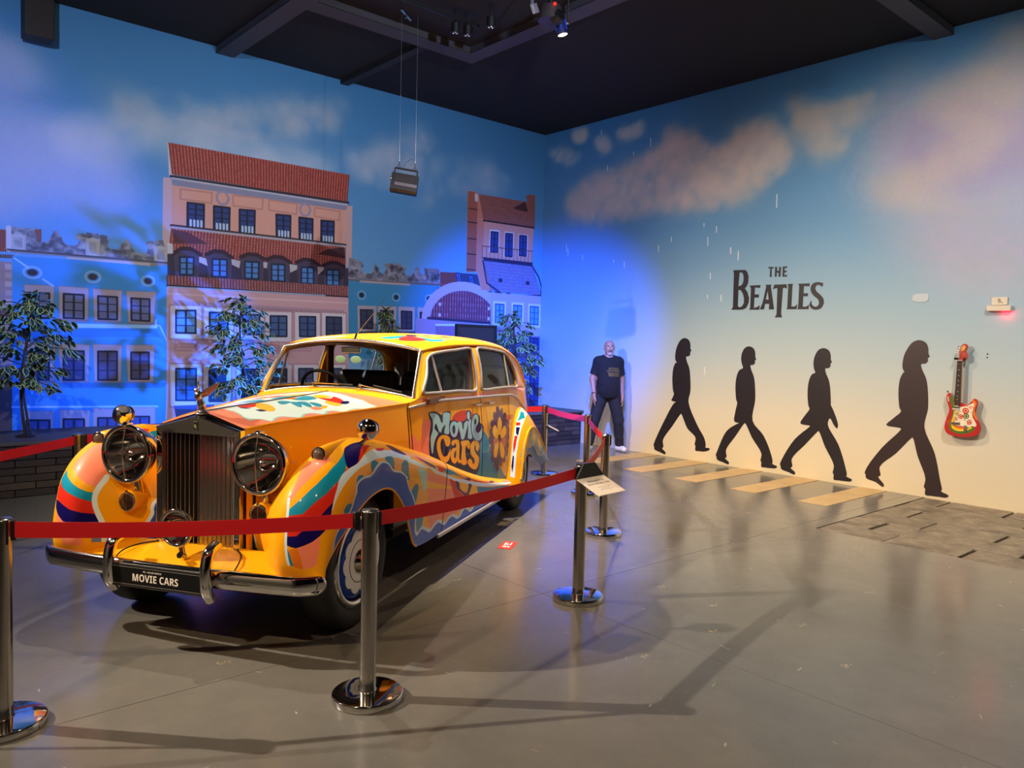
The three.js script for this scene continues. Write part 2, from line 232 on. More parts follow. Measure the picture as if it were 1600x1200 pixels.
  const frameInk = '#b7a3a6', paneInk = '#6f7290';
  const win = (f, p, ink = paneInk) => { poly(c, grow(f, 0.006), '#8d7d86'); poly(c, f, frameInk); sash(c, p, ink, '#1b1d2e', 2, 3, 0.013); line(c, [f[3], f[2]], 0.03, '#8f7f88', false, 1); };
  win([[1.612, 2.176], [1.902, 2.181], [1.887, 1.877], [1.626, 1.872]], [[1.646, 2.092], [1.855, 2.095], [1.851, 1.812], [1.644, 1.812]]); win([[1.950, 2.181], [2.255, 2.180], [2.244, 1.798], [1.956, 1.800]], [[1.999, 2.098], [2.204, 2.098], [2.203, 1.818], [1.997, 1.823]]); win([[2.300, 2.175], [2.615, 2.174], [2.600, 1.795], [2.317, 1.797]], [[2.355, 2.094], [2.562, 2.093], [2.561, 1.826], [2.357, 1.824]]); win([[2.663, 2.170], [3.002, 2.178], [2.970, 1.792], [2.687, 1.793]], [[2.718, 2.089], [2.927, 2.088], [2.927, 1.820], [2.720, 1.823]]);
  poly(c, [[2.000, 1.762], [3.018, 1.774], [3.018, 1.735], [1.987, 1.710]], '#a9d2ee'); poly(c, [[2.000, 1.703], [3.018, 1.727], [3.048, 1.625], [1.999, 1.601]], '#3580ba');
  win([[1.598, 1.540], [1.910, 1.527], [1.899, 1.089], [1.603, 1.094]], [[1.645, 1.438], [1.846, 1.436], [1.844, 1.113], [1.643, 1.116]], '#59506c'); win([[1.944, 1.538], [2.264, 1.514], [2.246, 1.080], [1.958, 1.084]], [[1.994, 1.442], [2.202, 1.444], [2.200, 1.106], [1.992, 1.109]], '#59506c'); win([[2.299, 1.524], [2.611, 1.520], [2.599, 1.075], [2.317, 1.079]], [[2.353, 1.442], [2.559, 1.444], [2.558, 1.102], [2.352, 1.104]], '#59506c'); win([[2.659, 1.520], [2.985, 1.526], [2.966, 1.065], [2.683, 1.069]], [[2.716, 1.436], [2.919, 1.438], [2.919, 1.107], [2.715, 1.110]], '#59506c');
  poly(c, [[1.481, 0.826], [3.031, 0.779], [3.031, 0.754], [1.480, 0.804]], '#a9d2ee'); poly(c, [[1.931, 1.078], [3.140, 1.059], [3.087, 0.996], [1.983, 1.018]], '#2f76b0');
  win([[1.576, 0.761], [1.888, 0.748], [1.886, 0.331], [1.573, 0.354]], [[1.623, 0.660], [1.848, 0.649], [1.846, 0.334], [1.621, 0.350]], '#4a5288'); win([[1.948, 0.765], [2.261, 0.743], [2.250, 0.305], [1.954, 0.327]], [[1.990, 0.656], [2.202, 0.646], [2.201, 0.309], [1.988, 0.324]], '#4a5288'); win([[2.297, 0.771], [2.609, 0.739], [2.608, 0.280], [2.304, 0.302]], [[2.350, 0.653], [2.553, 0.644], [2.552, 0.284], [2.349, 0.298]], '#4a5288'); win([[2.658, 0.764], [2.990, 0.752], [2.990, 0.253], [2.673, 0.275]], [[2.707, 0.653], [2.923, 0.644], [2.923, 0.257], [2.707, 0.273]], '#4a5288');
  line(c, [[1.523, 2.461], [1.655, 2.365]], 0.02, '#a8cbe4', false, 2); line(c, [[1.795, 2.249], [1.891, 2.183]], 0.02, '#a8cbe4', false, 2); line(c, [[3.003, 1.837], [3.003, 1.766], [3.109, 1.745], [3.110, 0.240]], 0.018, '#a8cbe4', false, 1);
  // pink house
  const pink = '#dca48f', rose = '#d6a7a4';
  poly(c, [[3.083, 3.589], [3.193, 3.599], [3.187, 2.791], [3.135, 2.664], [3.076, 2.841]], '#cfb2ae'); poly(c, [[5.589, 3.569], [5.703, 3.593], [5.703, 2.834], [5.613, 2.665]], '#c9a79f');
  poly(c, [[3.185, 3.522], [5.599, 3.526], [5.597, 3.020], [3.186, 3.013]], pink);
  poly(c, [[3.134, 4.023], [3.160, 4.028], [3.210, 3.632], [3.152, 3.615]], '#d5cbc8'); tiles(c, [[3.151, 4.022], [5.642, 4.028], [5.614, 3.634], [3.193, 3.641]], 62, 12, '#b0503f', '#6d2b27', '#dd8f7c');
  poly(c, [[3.175, 3.614], [5.638, 3.625], [5.599, 3.514], [3.193, 3.511]], '#8b8ea6'); line(c, [[3.175, 3.617], [5.638, 3.629]], 0.03, '#2f2b33', false, 2); line(c, [[3.193, 3.596], [5.618, 3.594]], 0.02, '#c3c3d0', false, 2);
  for (const q of [[[3.289, 3.476], [3.681, 3.487], [3.673, 3.353], [3.290, 3.354]], [[3.953, 3.495], [4.355, 3.511], [4.348, 3.363], [3.954, 3.359]], [[4.439, 3.501], [4.843, 3.504], [4.836, 3.359], [4.443, 3.367]], [[5.109, 3.488], [5.500, 3.487], [5.492, 3.354], [5.111, 3.368]]]) { path(c, q); c.closePath(); c.strokeStyle = '#c48a7b'; c.lineWidth = 0.02; c.stroke(); }
  for (const p of [[3.816, 3.440], [4.964, 3.440]]) oval(c, p, 0.075, 0.082, '#9a92ae', 0.03);
  for (const q of [[[3.376, 3.320], [3.580, 3.324], [3.576, 3.038], [3.376, 3.035]], [[3.705, 3.321], [3.909, 3.326], [3.904, 3.033], [3.706, 3.026]], [[4.040, 3.322], [4.246, 3.333], [4.243, 3.038], [4.042, 3.032]], [[4.545, 3.322], [4.751, 3.328], [4.748, 3.035], [4.552, 3.031]], [[4.878, 3.322], [5.081, 3.326], [5.081, 3.037], [4.885, 3.028]], [[5.210, 3.323], [5.410, 3.330], [5.408, 3.036], [5.214, 3.030]]]) {
    sash(c, q, '#27407c', '#1b1630', 2, 4, 0.016); const b = [0, 1].map((k) => [lerp(q[k][0], q[3 - k][0], 0.7), lerp(q[k][1], q[3 - k][1], 0.7)]); for (let k = 0; k < 4; k++) { const u = 0.12 + k * 0.22, x = lerp(b[0][0], b[1][0], u), y = lerp(b[0][1], b[1][1], u); poly(c, [[x, y], [x + 0.03, y - 0.004], [x + 0.03, y - 0.14], [x, y - 0.14]], '#b9d3e6'); } }
  line(c, [[3.182, 3.012], [5.599, 3.017]], 0.035, '#33242b', false, 2);
  tiles(c, [[3.186, 2.990], [5.597, 2.993], [5.592, 2.672], [3.150, 2.627]], 60, 9, '#b0584a', '#6b2f2d', '#dc9a88'); line(c, [[3.186, 2.993], [5.597, 2.997]], 0.03, '#b3aeb4', false, 2);
  poly(c, [[3.191, 2.967], [3.389, 2.951], [3.636, 2.829], [3.209, 2.797]], '#5c3138'); poly(c, [[5.578, 2.982], [5.590, 2.823], [5.159, 2.846], [5.312, 2.930]], '#4a262b');
  poly(c, [[3.135, 2.656], [5.653, 2.686], [5.670, 2.238], [3.136, 2.389]], '#382f3f');
  for (const [g, w] of [[[[3.202, 2.667], [3.359, 2.762], [3.535, 2.689], [3.516, 2.402], [3.232, 2.404]], [[3.284, 2.635], [3.454, 2.647], [3.451, 2.425], [3.284, 2.416]]], [[[3.609, 2.696], [3.779, 2.764], [3.945, 2.684], [3.935, 2.409], [3.638, 2.411]], [[3.688, 2.645], [3.877, 2.657], [3.878, 2.429], [3.689, 2.423]]], [[[4.057, 2.702], [4.216, 2.766], [4.383, 2.707], [4.368, 2.415], [4.076, 2.419]], [[4.116, 2.650], [4.306, 2.659], [4.304, 2.434], [4.117, 2.430]]], [[[4.418, 2.705], [4.581, 2.766], [4.761, 2.690], [4.737, 2.408], [4.443, 2.404]], [[4.485, 2.649], [4.671, 2.657], [4.673, 2.427], [4.487, 2.424]]], [[[4.847, 2.706], [5.009, 2.766], [5.190, 2.692], [5.165, 2.402], [4.865, 2.399]], [[4.918, 2.643], [5.101, 2.651], [5.104, 2.424], [4.920, 2.420]]], [[[5.253, 2.697], [5.412, 2.758], [5.582, 2.707], [5.576, 2.403], [5.271, 2.400]], [[5.306, 2.640], [5.503, 2.649], [5.506, 2.421], [5.309, 2.421]]]]) {
    poly(c, g, '#4b4156'); line(c, g.slice(0, 3), 0.05, '#3a2028', false, 1); sash(c, w, '#4f86c4', '#16213d', 2, 3, 0.014); }
  for (const q of [[[3.520, 2.661], [3.609, 2.646], [3.630, 2.550], [3.520, 2.591]], [[3.934, 2.667], [4.057, 2.653], [4.042, 2.555], [3.942, 2.595]], [[4.366, 2.664], [4.428, 2.666], [4.419, 2.585], [4.372, 2.590]], [[4.743, 2.671], [4.858, 2.664], [4.853, 2.604], [4.753, 2.553]], [[5.162, 2.672], [5.262, 2.668], [5.254, 2.627], [5.173, 2.560]]]) poly(c, q, '#c3bdbd');
  poly(c, [[3.135, 2.801], [3.201, 2.785], [3.202, 2.670], [3.143, 2.665]], '#cfd3da');
  tiles(c, [[3.131, 2.396], [5.660, 2.429], [5.662, 2.281], [3.135, 2.278]], 64, 4, '#9c5a55', '#5a3036', '#d79a8e'); line(c, [[3.135, 2.266], [5.658, 2.268]], 0.03, '#2a2230', false, 2); line(c, [[3.139, 2.254], [5.285, 2.272]], 0.018, '#9db6cf', false, 2);
  poly(c, [[3.126, 2.250], [5.662, 2.263], [5.693, 0.339], [3.128, 0.481]], rose); poly(c, [[3.126, 2.182], [5.663, 2.194], [5.664, 2.170], [3.126, 2.158]], '#e2bdb6');
  poly(c, [[3.208, 2.092], [5.594, 2.074], [5.595, 2.024], [3.200, 2.019]], '#b8939a'); { const a = [[3.208, 2.092]][0], b = [[5.594, 2.074]][0]; for (let i = 0; i < 34; i++) { const u = (i + 0.5) / 34; oval(c, [lerp(a[0], b[0], u), lerp(a[1], b[1], u) - 0.06], 0.028, 0.02, '#8c6b78', 0.01); } }
  for (const [q, ink] of [[[[3.239, 1.965], [3.479, 1.976], [3.480, 1.687], [3.239, 1.685]], '#6d9ccb'], [[[3.656, 1.960], [3.892, 1.965], [3.894, 1.686], [3.658, 1.683]], '#5d8fc4'], [[[4.088, 1.954], [4.322, 1.955], [4.324, 1.689], [4.099, 1.688]], '#5585b4'], [[[4.473, 1.948], [4.709, 1.954], [4.712, 1.675], [4.475, 1.670]], '#46608c'], [[[4.898, 1.958], [5.140, 1.962], [5.144, 1.682], [4.905, 1.680]], '#3f5680'], [[[5.310, 1.969], [5.550, 1.970], [5.555, 1.688], [5.313, 1.686]], '#39425f'],
    [[[3.240, 1.235], [3.488, 1.234], [3.489, 0.827], [3.241, 0.835]], '#3d6fae'], [[[3.655, 1.225], [3.866, 1.225], [3.868, 0.803], [3.656, 0.810]], '#1d2433'], [[[4.085, 1.224], [4.324, 1.223], [4.328, 0.789], [4.087, 0.797]], '#232f47'], [[[4.479, 1.227], [4.716, 1.226], [4.721, 0.777], [4.483, 0.784]], '#2b3850'], [[[4.896, 1.229], [5.110, 1.228], [5.116, 0.810], [4.901, 0.816]], '#47526b'], [[[5.320, 1.228], [5.561, 1.227], [5.568, 0.797], [5.326, 0.804]], '#47526b']]) { poly(c, grow(q, 0.075, 0.06), '#e0d3d2'); path(c, grow(q, 0.08, 0.065)); c.closePath(); c.strokeStyle = '#b98e8e'; c.lineWidth = 0.02; c.stroke(); sash(c, q, ink, '#17203a', 2, 3, 0.014); }
  for (const q of [[[3.228, 1.589], [3.491, 1.591], [3.492, 1.463], [3.229, 1.464]], [[4.346, 1.594], [4.601, 1.596], [4.602, 1.476], [4.347, 1.473]], [[4.769, 1.594], [5.076, 1.596], [5.078, 1.482], [4.770, 1.478]]]) { path(c, q); c.closePath(); c.strokeStyle = '#c08f92'; c.lineWidth = 0.02; c.stroke(); for (let i = 0; i < 5; i++) oval(c, [lerp(q[0][0], q[1][0], 0.2 + i * 0.15), (q[0][1] + q[3][1]) / 2], 0.035, 0.03, '#b98790', 0.01); }
  poly(c, [[3.178, 1.364], [3.565, 1.357], [3.565, 1.320], [3.178, 1.328]], '#c89c9c'); poly(c, [[3.613, 1.382], [4.366, 1.387], [4.366, 1.349], [3.613, 1.346]], '#c89c9c'); poly(c, [[3.218, 0.764], [3.715, 0.725], [3.716, 0.482], [3.257, 0.506]], '#2a2b3c'); poly(c, [[3.214, 0.768], [3.723, 0.766], [3.723, 0.733], [3.438, 0.714], [3.218, 0.729]], '#44517c'); poly(c, [[3.128, 0.594], [5.691, 0.472], [5.693, 0.320], [3.128, 0.465]], '#8d6f70');
  // teal house
  poly(c, [[5.654, 2.513], [7.286, 2.564], [7.283, 1.385], [5.672, 1.376]], '#3b8bb4');
  poly(c, [[5.655, 2.842], [5.729, 2.834], [5.792, 2.830], [5.878, 2.791], [5.901, 2.740], [5.854, 2.705], [5.902, 2.643], [6.043, 2.635], [6.066, 2.703], [6.078, 2.751], [6.099, 2.810], [6.129, 2.756], [6.167, 2.721], [6.177, 2.674], [6.253, 2.641], [6.292, 2.750], [6.239, 2.793], [6.362, 2.823], [6.541, 2.829], [6.546, 2.790], [6.615, 2.800], [6.645, 2.750], [6.606, 2.707], [6.646, 2.662], [6.748, 2.665], [6.794, 2.716], [6.805, 2.753], [6.832, 2.804], [6.866, 2.801], [6.896, 2.756], [6.902, 2.711], [6.999, 2.688], [6.987, 2.797], [7.280, 2.811], [7.286, 2.564], [5.654, 2.522]], '#7d7b84'); c.save(); c.clip();
  { const r = rng(9); for (const [x, y] of [[5.731, 2.685], [5.838, 2.657], [6.120, 2.641], [6.342, 2.696], [6.456, 2.686], [6.571, 2.714], [6.830, 2.685], [7.096, 2.696], [7.195, 2.703]]) for (let k = 0; k < 14; k++) oval(c, [x + (r() - 0.5) * 0.3, y + (r() - 0.5) * 0.2], 0.02 + r() * 0.04, 0.02 + r() * 0.035, r() < 0.6 ? 'rgba(40,40,52,0.4)' : 'rgba(185,185,190,0.3)'); } c.restore();
  poly(c, [[5.654, 2.531], [7.291, 2.572], [7.291, 2.544], [5.654, 2.509]], '#6c625f'); poly(c, [[5.840, 2.526], [6.727, 2.540], [6.727, 2.506], [5.845, 2.496]], '#b9a6a0');
  for (const p of [[5.876, 2.312], [6.475, 2.315], [7.081, 2.327]]) { oval(c, p, 0.066, 0.058, '#7fb0cb', 0.018); oval(c, p, 0.04, 0.036, '#231d2b'); }
  for (const [f, p] of [[[[5.808, 2.158], [6.133, 2.165], [6.127, 1.782], [5.825, 1.774]], [[5.858, 2.095], [6.068, 2.101], [6.073, 1.828], [5.869, 1.822]]], [[[6.155, 2.166], [6.485, 2.173], [6.474, 1.792], [6.176, 1.783]], [[6.201, 2.101], [6.427, 2.106], [6.428, 1.833], [6.211, 1.833]]], [[[6.517, 2.175], [6.823, 2.180], [6.817, 1.801], [6.539, 1.794]], [[6.572, 2.109], [6.767, 2.108], [6.773, 1.840], [6.578, 1.838]]], [[[6.870, 2.182], [7.178, 2.187], [7.172, 1.811], [6.893, 1.804]], [[6.920, 2.104], [7.115, 2.113], [7.122, 1.850], [6.926, 1.849]]]]) { poly(c, f, '#b7a6a6'); sash(c, p, '#343b52', '#17182a', 2, 3, 0.012); }
  line(c, [[7.104, 2.375], [7.263, 2.475]], 0.018, '#a3c4d6', false, 2); poly(c, [[5.810, 1.773], [7.272, 1.814], [7.276, 1.671], [5.812, 1.641]], '#39485c');
  // archway
  poly(c, [[7.256, 2.475], [8.348, 2.494], [8.383, 1.390], [7.278, 1.385]], '#a892b0'); poly(c, [[7.288, 2.761], [7.612, 2.776], [7.670, 2.542], [7.299, 2.528]], '#7a3f3d'); poly(c, [[7.599, 2.775], [8.050, 2.783], [8.133, 2.545], [7.663, 2.542]], '#32405f');
  for (let i = 0; i < 5; i++) { const q = [[7.604, 2.771], [7.690, 2.772], [7.741, 2.547], [7.663, 2.546]].map(([x, y]) => [x + i * 0.26, y - i * 0.012]); sash(c, q, i < 2 ? '#3f74d8' : '#3a4668', '#1a2340', 2, 3, 0.01); }
  tiles(c, [[7.298, 2.589], [7.539, 2.589], [7.541, 2.534], [7.299, 2.532]], 12, 1, '#9a4b44', '#5f2a2a', '#d99a90'); poly(c, [[7.245, 2.508], [8.362, 2.523], [8.363, 2.470], [7.246, 2.460]], '#3a3144'); for (let i = 0; i < 30; i++) { const [a, b] = [[7.263, 2.489], [8.334, 2.502]], x = lerp(a[0], b[0], i / 29), y = lerp(a[1], b[1], i / 29); poly(c, [[x, y], [x + 0.03, y], [x + 0.026, y - 0.08], [x + 0.004, y - 0.08]], '#d6cede'); }
  { const o = [[7.791, 1.992]][0], rx = 0.68, ry = 0.5; oval(c, o, rx + 0.16, ry + 0.15, '#bba8c4'); c.save(); c.beginPath(); c.ellipse(o[0], o[1], rx, ry, 0, 0, 7); c.clip(); tiles(c, [[o[0] - rx, o[1] + ry], [o[0] + rx, o[1] + ry], [o[0] + rx, o[1] - 0.05], [o[0] - rx, o[1] - 0.05]], 26, 6, '#8e4a58', '#55283a', '#c78d96'); c.restore(); poly(c, [[o[0] - 0.95, o[1] + 0.02], [o[0] + 0.9, o[1] - 0.02], [o[0] + 0.9, o[1] - 1.2], [o[0] - 0.95, o[1] - 1.2]], '#9f8aa8'); line(c, [[o[0] - 0.72, o[1] + 0.03], [o[0] + 0.68, o[1] - 0.01]], 0.04, '#3b2a44', false, 1); }
  for (let i = 0; i < 6; i++) for (const x of [728, 1112]) poly(c, [[5.612, 2.306], [5.662, 2.307], [5.662, 2.253], [5.612, 2.252]].map(([a, b]) => [a + [[7.272, 2.405], [8.287, 2.414]][x === 728 ? 0 : 1][0] - [[5.612, 2.306]][0][0], b - i * 0.17 - (x === 728 ? 0.03 : 0.05)]), '#cdbcd6');
  poly(c, [[7.214, 1.931], [7.647, 1.950], [8.323, 1.964], [8.324, 1.930], [7.215, 1.904]], '#d9dbe8'); poly(c, [[7.215, 1.902], [8.352, 1.931], [8.369, 1.390], [7.278, 1.385]], '#8c6a86');
  // tall house
  poly(c, [[7.806, 4.120], [7.971, 4.124], [8.058, 4.087], [8.167, 3.669], [8.155, 3.031], [8.348, 2.525], [8.136, 2.532], [8.049, 2.820], [7.818, 2.801]], '#cf8470'); poly(c, [[7.811, 4.116], [7.964, 4.119], [8.015, 3.971], [8.017, 2.827], [7.818, 2.801]], '#a9604f'); for (const p of [[[7.829, 3.836], [8.013, 3.839]], [[7.825, 3.618], [8.015, 3.621]], [[7.823, 3.350], [8.012, 3.354]], [[7.820, 3.101], [8.009, 3.104]], [[7.822, 2.848], [8.001, 2.850]]]) line(c, p, 0.016, '#3e2226', false, 1);
  tiles(c, [[8.050, 4.099], [9.247, 4.119], [9.298, 3.689], [8.159, 3.684]], 40, 10, '#a8665c', '#5b2f33', '#d7a596'); poly(c, [[8.795, 3.964], [9.073, 4.116], [9.151, 3.947], [8.993, 3.948]], '#4a2a30'); poly(c, [[9.098, 4.214], [9.155, 4.250], [9.306, 4.259], [9.315, 3.712], [9.262, 3.716], [9.224, 3.935], [9.143, 3.946]], '#94584f'); line(c, [[8.159, 3.678], [9.298, 3.689]], 0.03, '#2d1c26', false, 1); poly(c, [[7.954, 4.092], [8.027, 4.088], [8.025, 3.972], [7.963, 3.968]], '#d6d3d8');
  poly(c, [[8.170, 3.669], [9.284, 3.676], [9.275, 3.034], [8.147, 3.040]], '#d99a83');
  for (const [f, p] of [[[[8.295, 3.549], [8.510, 3.555], [8.503, 3.175], [8.288, 3.169]], [[8.323, 3.517], [8.479, 3.520], [8.476, 3.183], [8.317, 3.178]]], [[[8.620, 3.550], [8.831, 3.555], [8.829, 3.122], [8.615, 3.123]], [[8.643, 3.524], [8.801, 3.529], [8.806, 3.137], [8.642, 3.136]]], [[[8.939, 3.544], [9.163, 3.552], [9.156, 3.169], [8.935, 3.167]], [[8.962, 3.524], [9.129, 3.529], [9.130, 3.179], [8.963, 3.178]]]]) { poly(c, f, '#e6dcd8'); sash(c, p, '#2a4080', '#121a38', 2, 3, 0.012); }
  line(c, [[8.135, 3.258], [9.278, 3.280]], 0.012, '#4c3440', false, 1); for (let i = 0; i < 14; i++) { const [a, b] = [[8.146, 3.253], [9.263, 3.279]], x = lerp(a[0], b[0], i / 13), y = lerp(a[1], b[1], i / 13); line(c, [[x, y], [x, y - 0.2]], 0.008, '#4c3440', false, 1); }
  poly(c, [[8.146, 3.077], [9.285, 3.082], [9.288, 3.013], [8.187, 3.019]], '#2a2344'); tiles(c, [[8.168, 3.018], [9.288, 3.009], [9.505, 2.521], [8.354, 2.521]], 40, 9, '#8d88ad', '#3a2f55', '#c7c3dc'); for (const p of [[8.554, 2.720], [9.181, 2.716]]) oval(c, p, 0.05, 0.035, '#2b2340'); line(c, [[8.161, 3.017], [8.354, 2.521], [9.505, 2.516]], 0.03, '#2b2144', false, 1); line(c, [[9.288, 3.009], [9.497, 2.748], [9.505, 2.521]], 0.03, '#2b2144', false, 1);
  poly(c, [[8.349, 2.500], [9.506, 2.505], [9.623, -0.587], [8.415, -0.480]], '#b5a0b4');
  for (const q of [[[8.455, 2.314], [8.647, 2.313], [8.644, 1.995], [8.457, 1.997]], [[8.865, 2.314], [9.056, 2.313], [9.055, 2.031], [8.875, 2.033]], [[9.257, 2.312], [9.456, 2.311], [9.459, 1.993], [9.260, 1.999]]]) { poly(c, grow(q, 0.05), '#d8cfe0'); sash(c, q, '#5f9be0', '#22407e', 2, 3, 0.012); }
  poly(c, [[8.453, 1.858], [9.508, 1.854], [9.509, 1.817], [8.454, 1.821]], '#9fb0dc'); poly(c, [[8.455, 1.791], [9.510, 1.785], [9.586, -0.225], [8.517, -0.148]], '#56619c'); for (const q of [[[9.269, 1.753], [9.471, 1.748], [9.482, 1.465], [9.279, 1.472]], [[9.287, 1.259], [9.506, 1.247], [9.552, 0.010], [9.332, 0.023]]]) sash(c, q, '#2d3c7c', '#141c46', 2, 4, 0.014);
});
struct('wall_left', (() => { const g = put(box(ROOM.x1 - ROOM.x0 + 0.2, 5.6, 0.2), (ROOM.x1 + ROOM.x0) / 2 + 0.1, 2.6, ROOM.z0 - 0.1), p = g.attributes.position, uv = g.attributes.uv; for (let i = 0; i < p.count; i++) uv.setXY(i, (p.getX(i) - 0.2) / 9.313, (p.getY(i) - 0.3) / 5.032); return g; })(), std(0xffffff, 0.62, 0, { map: texture(townMural) }));
const skyMural = mural(-10.09, -1.2, 0, 5.332, 2048, (c) => {
  const g = c.createLinearGradient(0, 5.33, 0, 0); g.addColorStop(0, '#3f86c4'); g.addColorStop(0.36, '#659bc6'); g.addColorStop(0.57, '#8fadc0'); g.addColorStop(0.72, '#adbcc0'); g.addColorStop(0.86, '#cfc9b6'); g.addColorStop(1, '#dccda8'); c.fillStyle = g; c.fillRect(-11, 0, 11, 6);
  puffs(c, [[-4.226, 4.964], [-3.500, 4.651], [-2.536, 4.955], [-2.080, 2.562], [-2.866, 2.328], [-3.821, 2.805], [-4.467, 3.630], [-4.349, 4.383]], '176,164,180', 21, 620, 0.3, 0.8, 0.04);
  puffs(c, [[-4.195, 4.354], [-3.363, 4.550], [-2.272, 4.121], [-2.244, 3.605], [-3.053, 3.520], [-3.871, 3.777]], '150,140,180', 27, 300, 0.2, 0.5, 0.06);
  puffs(c, [[-9.521, 4.124], [-9.138, 4.382], [-8.278, 4.528], [-7.619, 4.703], [-7.456, 4.925], [-6.900, 4.778], [-6.680, 4.523], [-6.277, 4.497], [-6.239, 4.721], [-5.819, 4.784], [-5.450, 4.514], [-5.391, 4.188], [-5.554, 3.934], [-5.955, 3.763], [-6.437, 3.673], [-7.066, 3.699], [-7.518, 3.749], [-8.115, 3.672], [-8.763, 3.663], [-9.398, 3.802]], '206,194,190', 22, 1500, 0.08, 0.3, 0.13);
  puffs(c, [[-9.129, 4.179], [-8.149, 4.437], [-7.448, 4.742], [-6.896, 4.690], [-6.273, 4.413], [-5.990, 4.489], [-5.534, 4.450], [-5.519, 4.129], [-5.962, 3.908], [-6.963, 3.821], [-8.122, 3.815]], '226,212,204', 23, 600, 0.06, 0.2, 0.12);
  puffs(c, [[-5.428, 4.943], [-5.000, 4.738], [-4.726, 4.793], [-4.349, 4.785], [-4.324, 4.635], [-4.554, 4.425], [-4.694, 4.152], [-4.970, 4.121], [-5.229, 4.357], [-5.367, 4.578]], '190,186,184', 24, 420, 0.08, 0.26, 0.11);
  puffs(c, [[-3.781, 4.592], [-3.346, 4.865], [-2.780, 5.229], [-2.644, 4.755], [-2.832, 4.102], [-3.049, 3.816], [-3.596, 3.559], [-3.201, 3.274], [-3.919, 3.317], [-4.370, 3.733], [-3.945, 3.817], [-3.304, 4.057]], '196,182,172', 25, 760, 0.12, 0.42, 0.05);
  for (const q of [[[-9.970, 5.022], [-9.670, 5.050], [-9.262, 4.829], [-9.363, 4.693], [-9.811, 4.839]], [[-8.924, 5.048], [-8.689, 5.055], [-8.517, 4.855], [-8.711, 4.790]], [[-8.430, 5.081], [-7.934, 5.130], [-7.866, 4.954], [-8.296, 4.937]], [[-9.386, 5.231], [-9.103, 5.229], [-9.132, 5.084], [-9.345, 5.112]]]) puffs(c, q, '190,200,208', 26, 150, 0.06, 0.16, 0.14);
  // scratches where the print has torn
  for (const [p, l] of [[[[-5.557, 3.734]][0], 0.17], ...[[-6.698, 3.462], [-6.484, 3.399], [-6.621, 3.260], [-7.270, 3.314], [-7.505, 3.205], [-8.406, 3.044], [-6.235, 3.079], [-6.111, 3.023], [-9.100, 3.163], [-9.490, 3.371], [-8.068, 4.708], [-8.603, 4.577], [-7.731, 4.861], [-8.760, 5.166], [-9.450, 3.290], [-8.906, 3.827], [-8.180, 2.996]].map((p, i) => [p, 0.045 + (i * 37 % 5) * 0.02]), [[[-6.556, 2.736]][0], 0.08], [[[-6.591, 2.425]][0], 0.04], [[[-6.362, 2.419]][0], 0.08], [[[-6.589, 1.379]][0], 0.1], [[[-6.239, 3.074]][0], 0.06], [[[-6.110, 3.009]][0], 0.05]]) line(c, [p, [p[0] + 0.004, p[1] - l]], 0.016, '#d5dbe0', false, 1);
});
struct('wall_right', (() => { const g = put(box(0.2, 5.6, 15.6), ROOM.x1 + 0.1, 2.6, -2.3), p = g.attributes.position, uv = g.attributes.uv; for (let i = 0; i < p.count; i++) uv.setXY(i, (p.getZ(i) + 10.09) / 8.89, p.getY(i) / 5.332); return g; })(), std(0xffffff, 0.6, 0, { map: texture(skyMural) }));

// ---------------------------------------------------------------- the car: its sheets, in the car's own metres (x to the rear, z to its left)
const bonnetEdge = table([[-0.39, 0.272, 1.168, 1.25], [-0.1, 0.345, 1.19, 1.258], [0.4, 0.47, 1.208, 1.27], [0.75, 0.553, 1.22, 1.28], [0.97, 0.605, 1.228, 1.29]]);
function bonnetAt(u, v) { const x = lerp(-0.39, 0.97, u), [w, ye, yc] = bonnetEdge(x), s = v * 2 - 1, e = lerp(1.12, 1.8, u); return [x, ye + (yc - ye) * (1 - Math.abs(s) ** e), s * w]; }
function bonnetSideAt(u, v) { const x = lerp(-0.39, 0.97, u), [w, ye] = bonnetEdge(x), y = lerp(ye, 0.5, v); return [x, y, w + 0.028 * Math.sin(Math.min(1, v * 2.5) * Math.PI / 2) * (0.4 + u * 0.8)]; }
const screenBase = (s) => [1.10 - 0.012 * (1 - s * s), lerp(1.312, 1.256, Math.abs(s) ** 2.2), s * 0.609];
const screenTop = (s) => [1.30 - 0.015 * (1 - s * s), lerp(1.66, 1.595, Math.abs(s) ** 2.2), s * 0.575];
function scuttleAt(u, v) { const s = v * 2 - 1, a = bonnetAt(1, v), b = screenBase(s); b[2] *= 1.07; b[1] -= 0.004; const k = u * u * (3 - 2 * u); return [lerp(a[0], b[0] + 0.02, u), lerp(a[1], b[1], k), lerp(a[2], b[2], u)]; }
const bodyTop = table([[0.97, 1.228, 0.605], [1.1, 1.25, 0.65], [1.3, 1.27, 0.69], [1.6, 1.27, 0.722], [2.1, 1.262, 0.748], [2.8, 1.245, 0.752], [3.3, 1.226, 0.735], [3.6, 1.19, 0.71], [3.9, 1.14, 0.67], [4.2, 1.04, 0.61], [4.5, 0.85, 0.5], [4.68, 0.58, 0.34]]);
function bodyAt(u, v) { const x = lerp(0.97, 4.68, u), [yt, w] = bodyTop(x), y = lerp(yt, 0.32, v); return [x, y, w + 0.032 * Math.sin(Math.PI * clamp(v * 0.85 + 0.02)) + 0.012 * v]; }
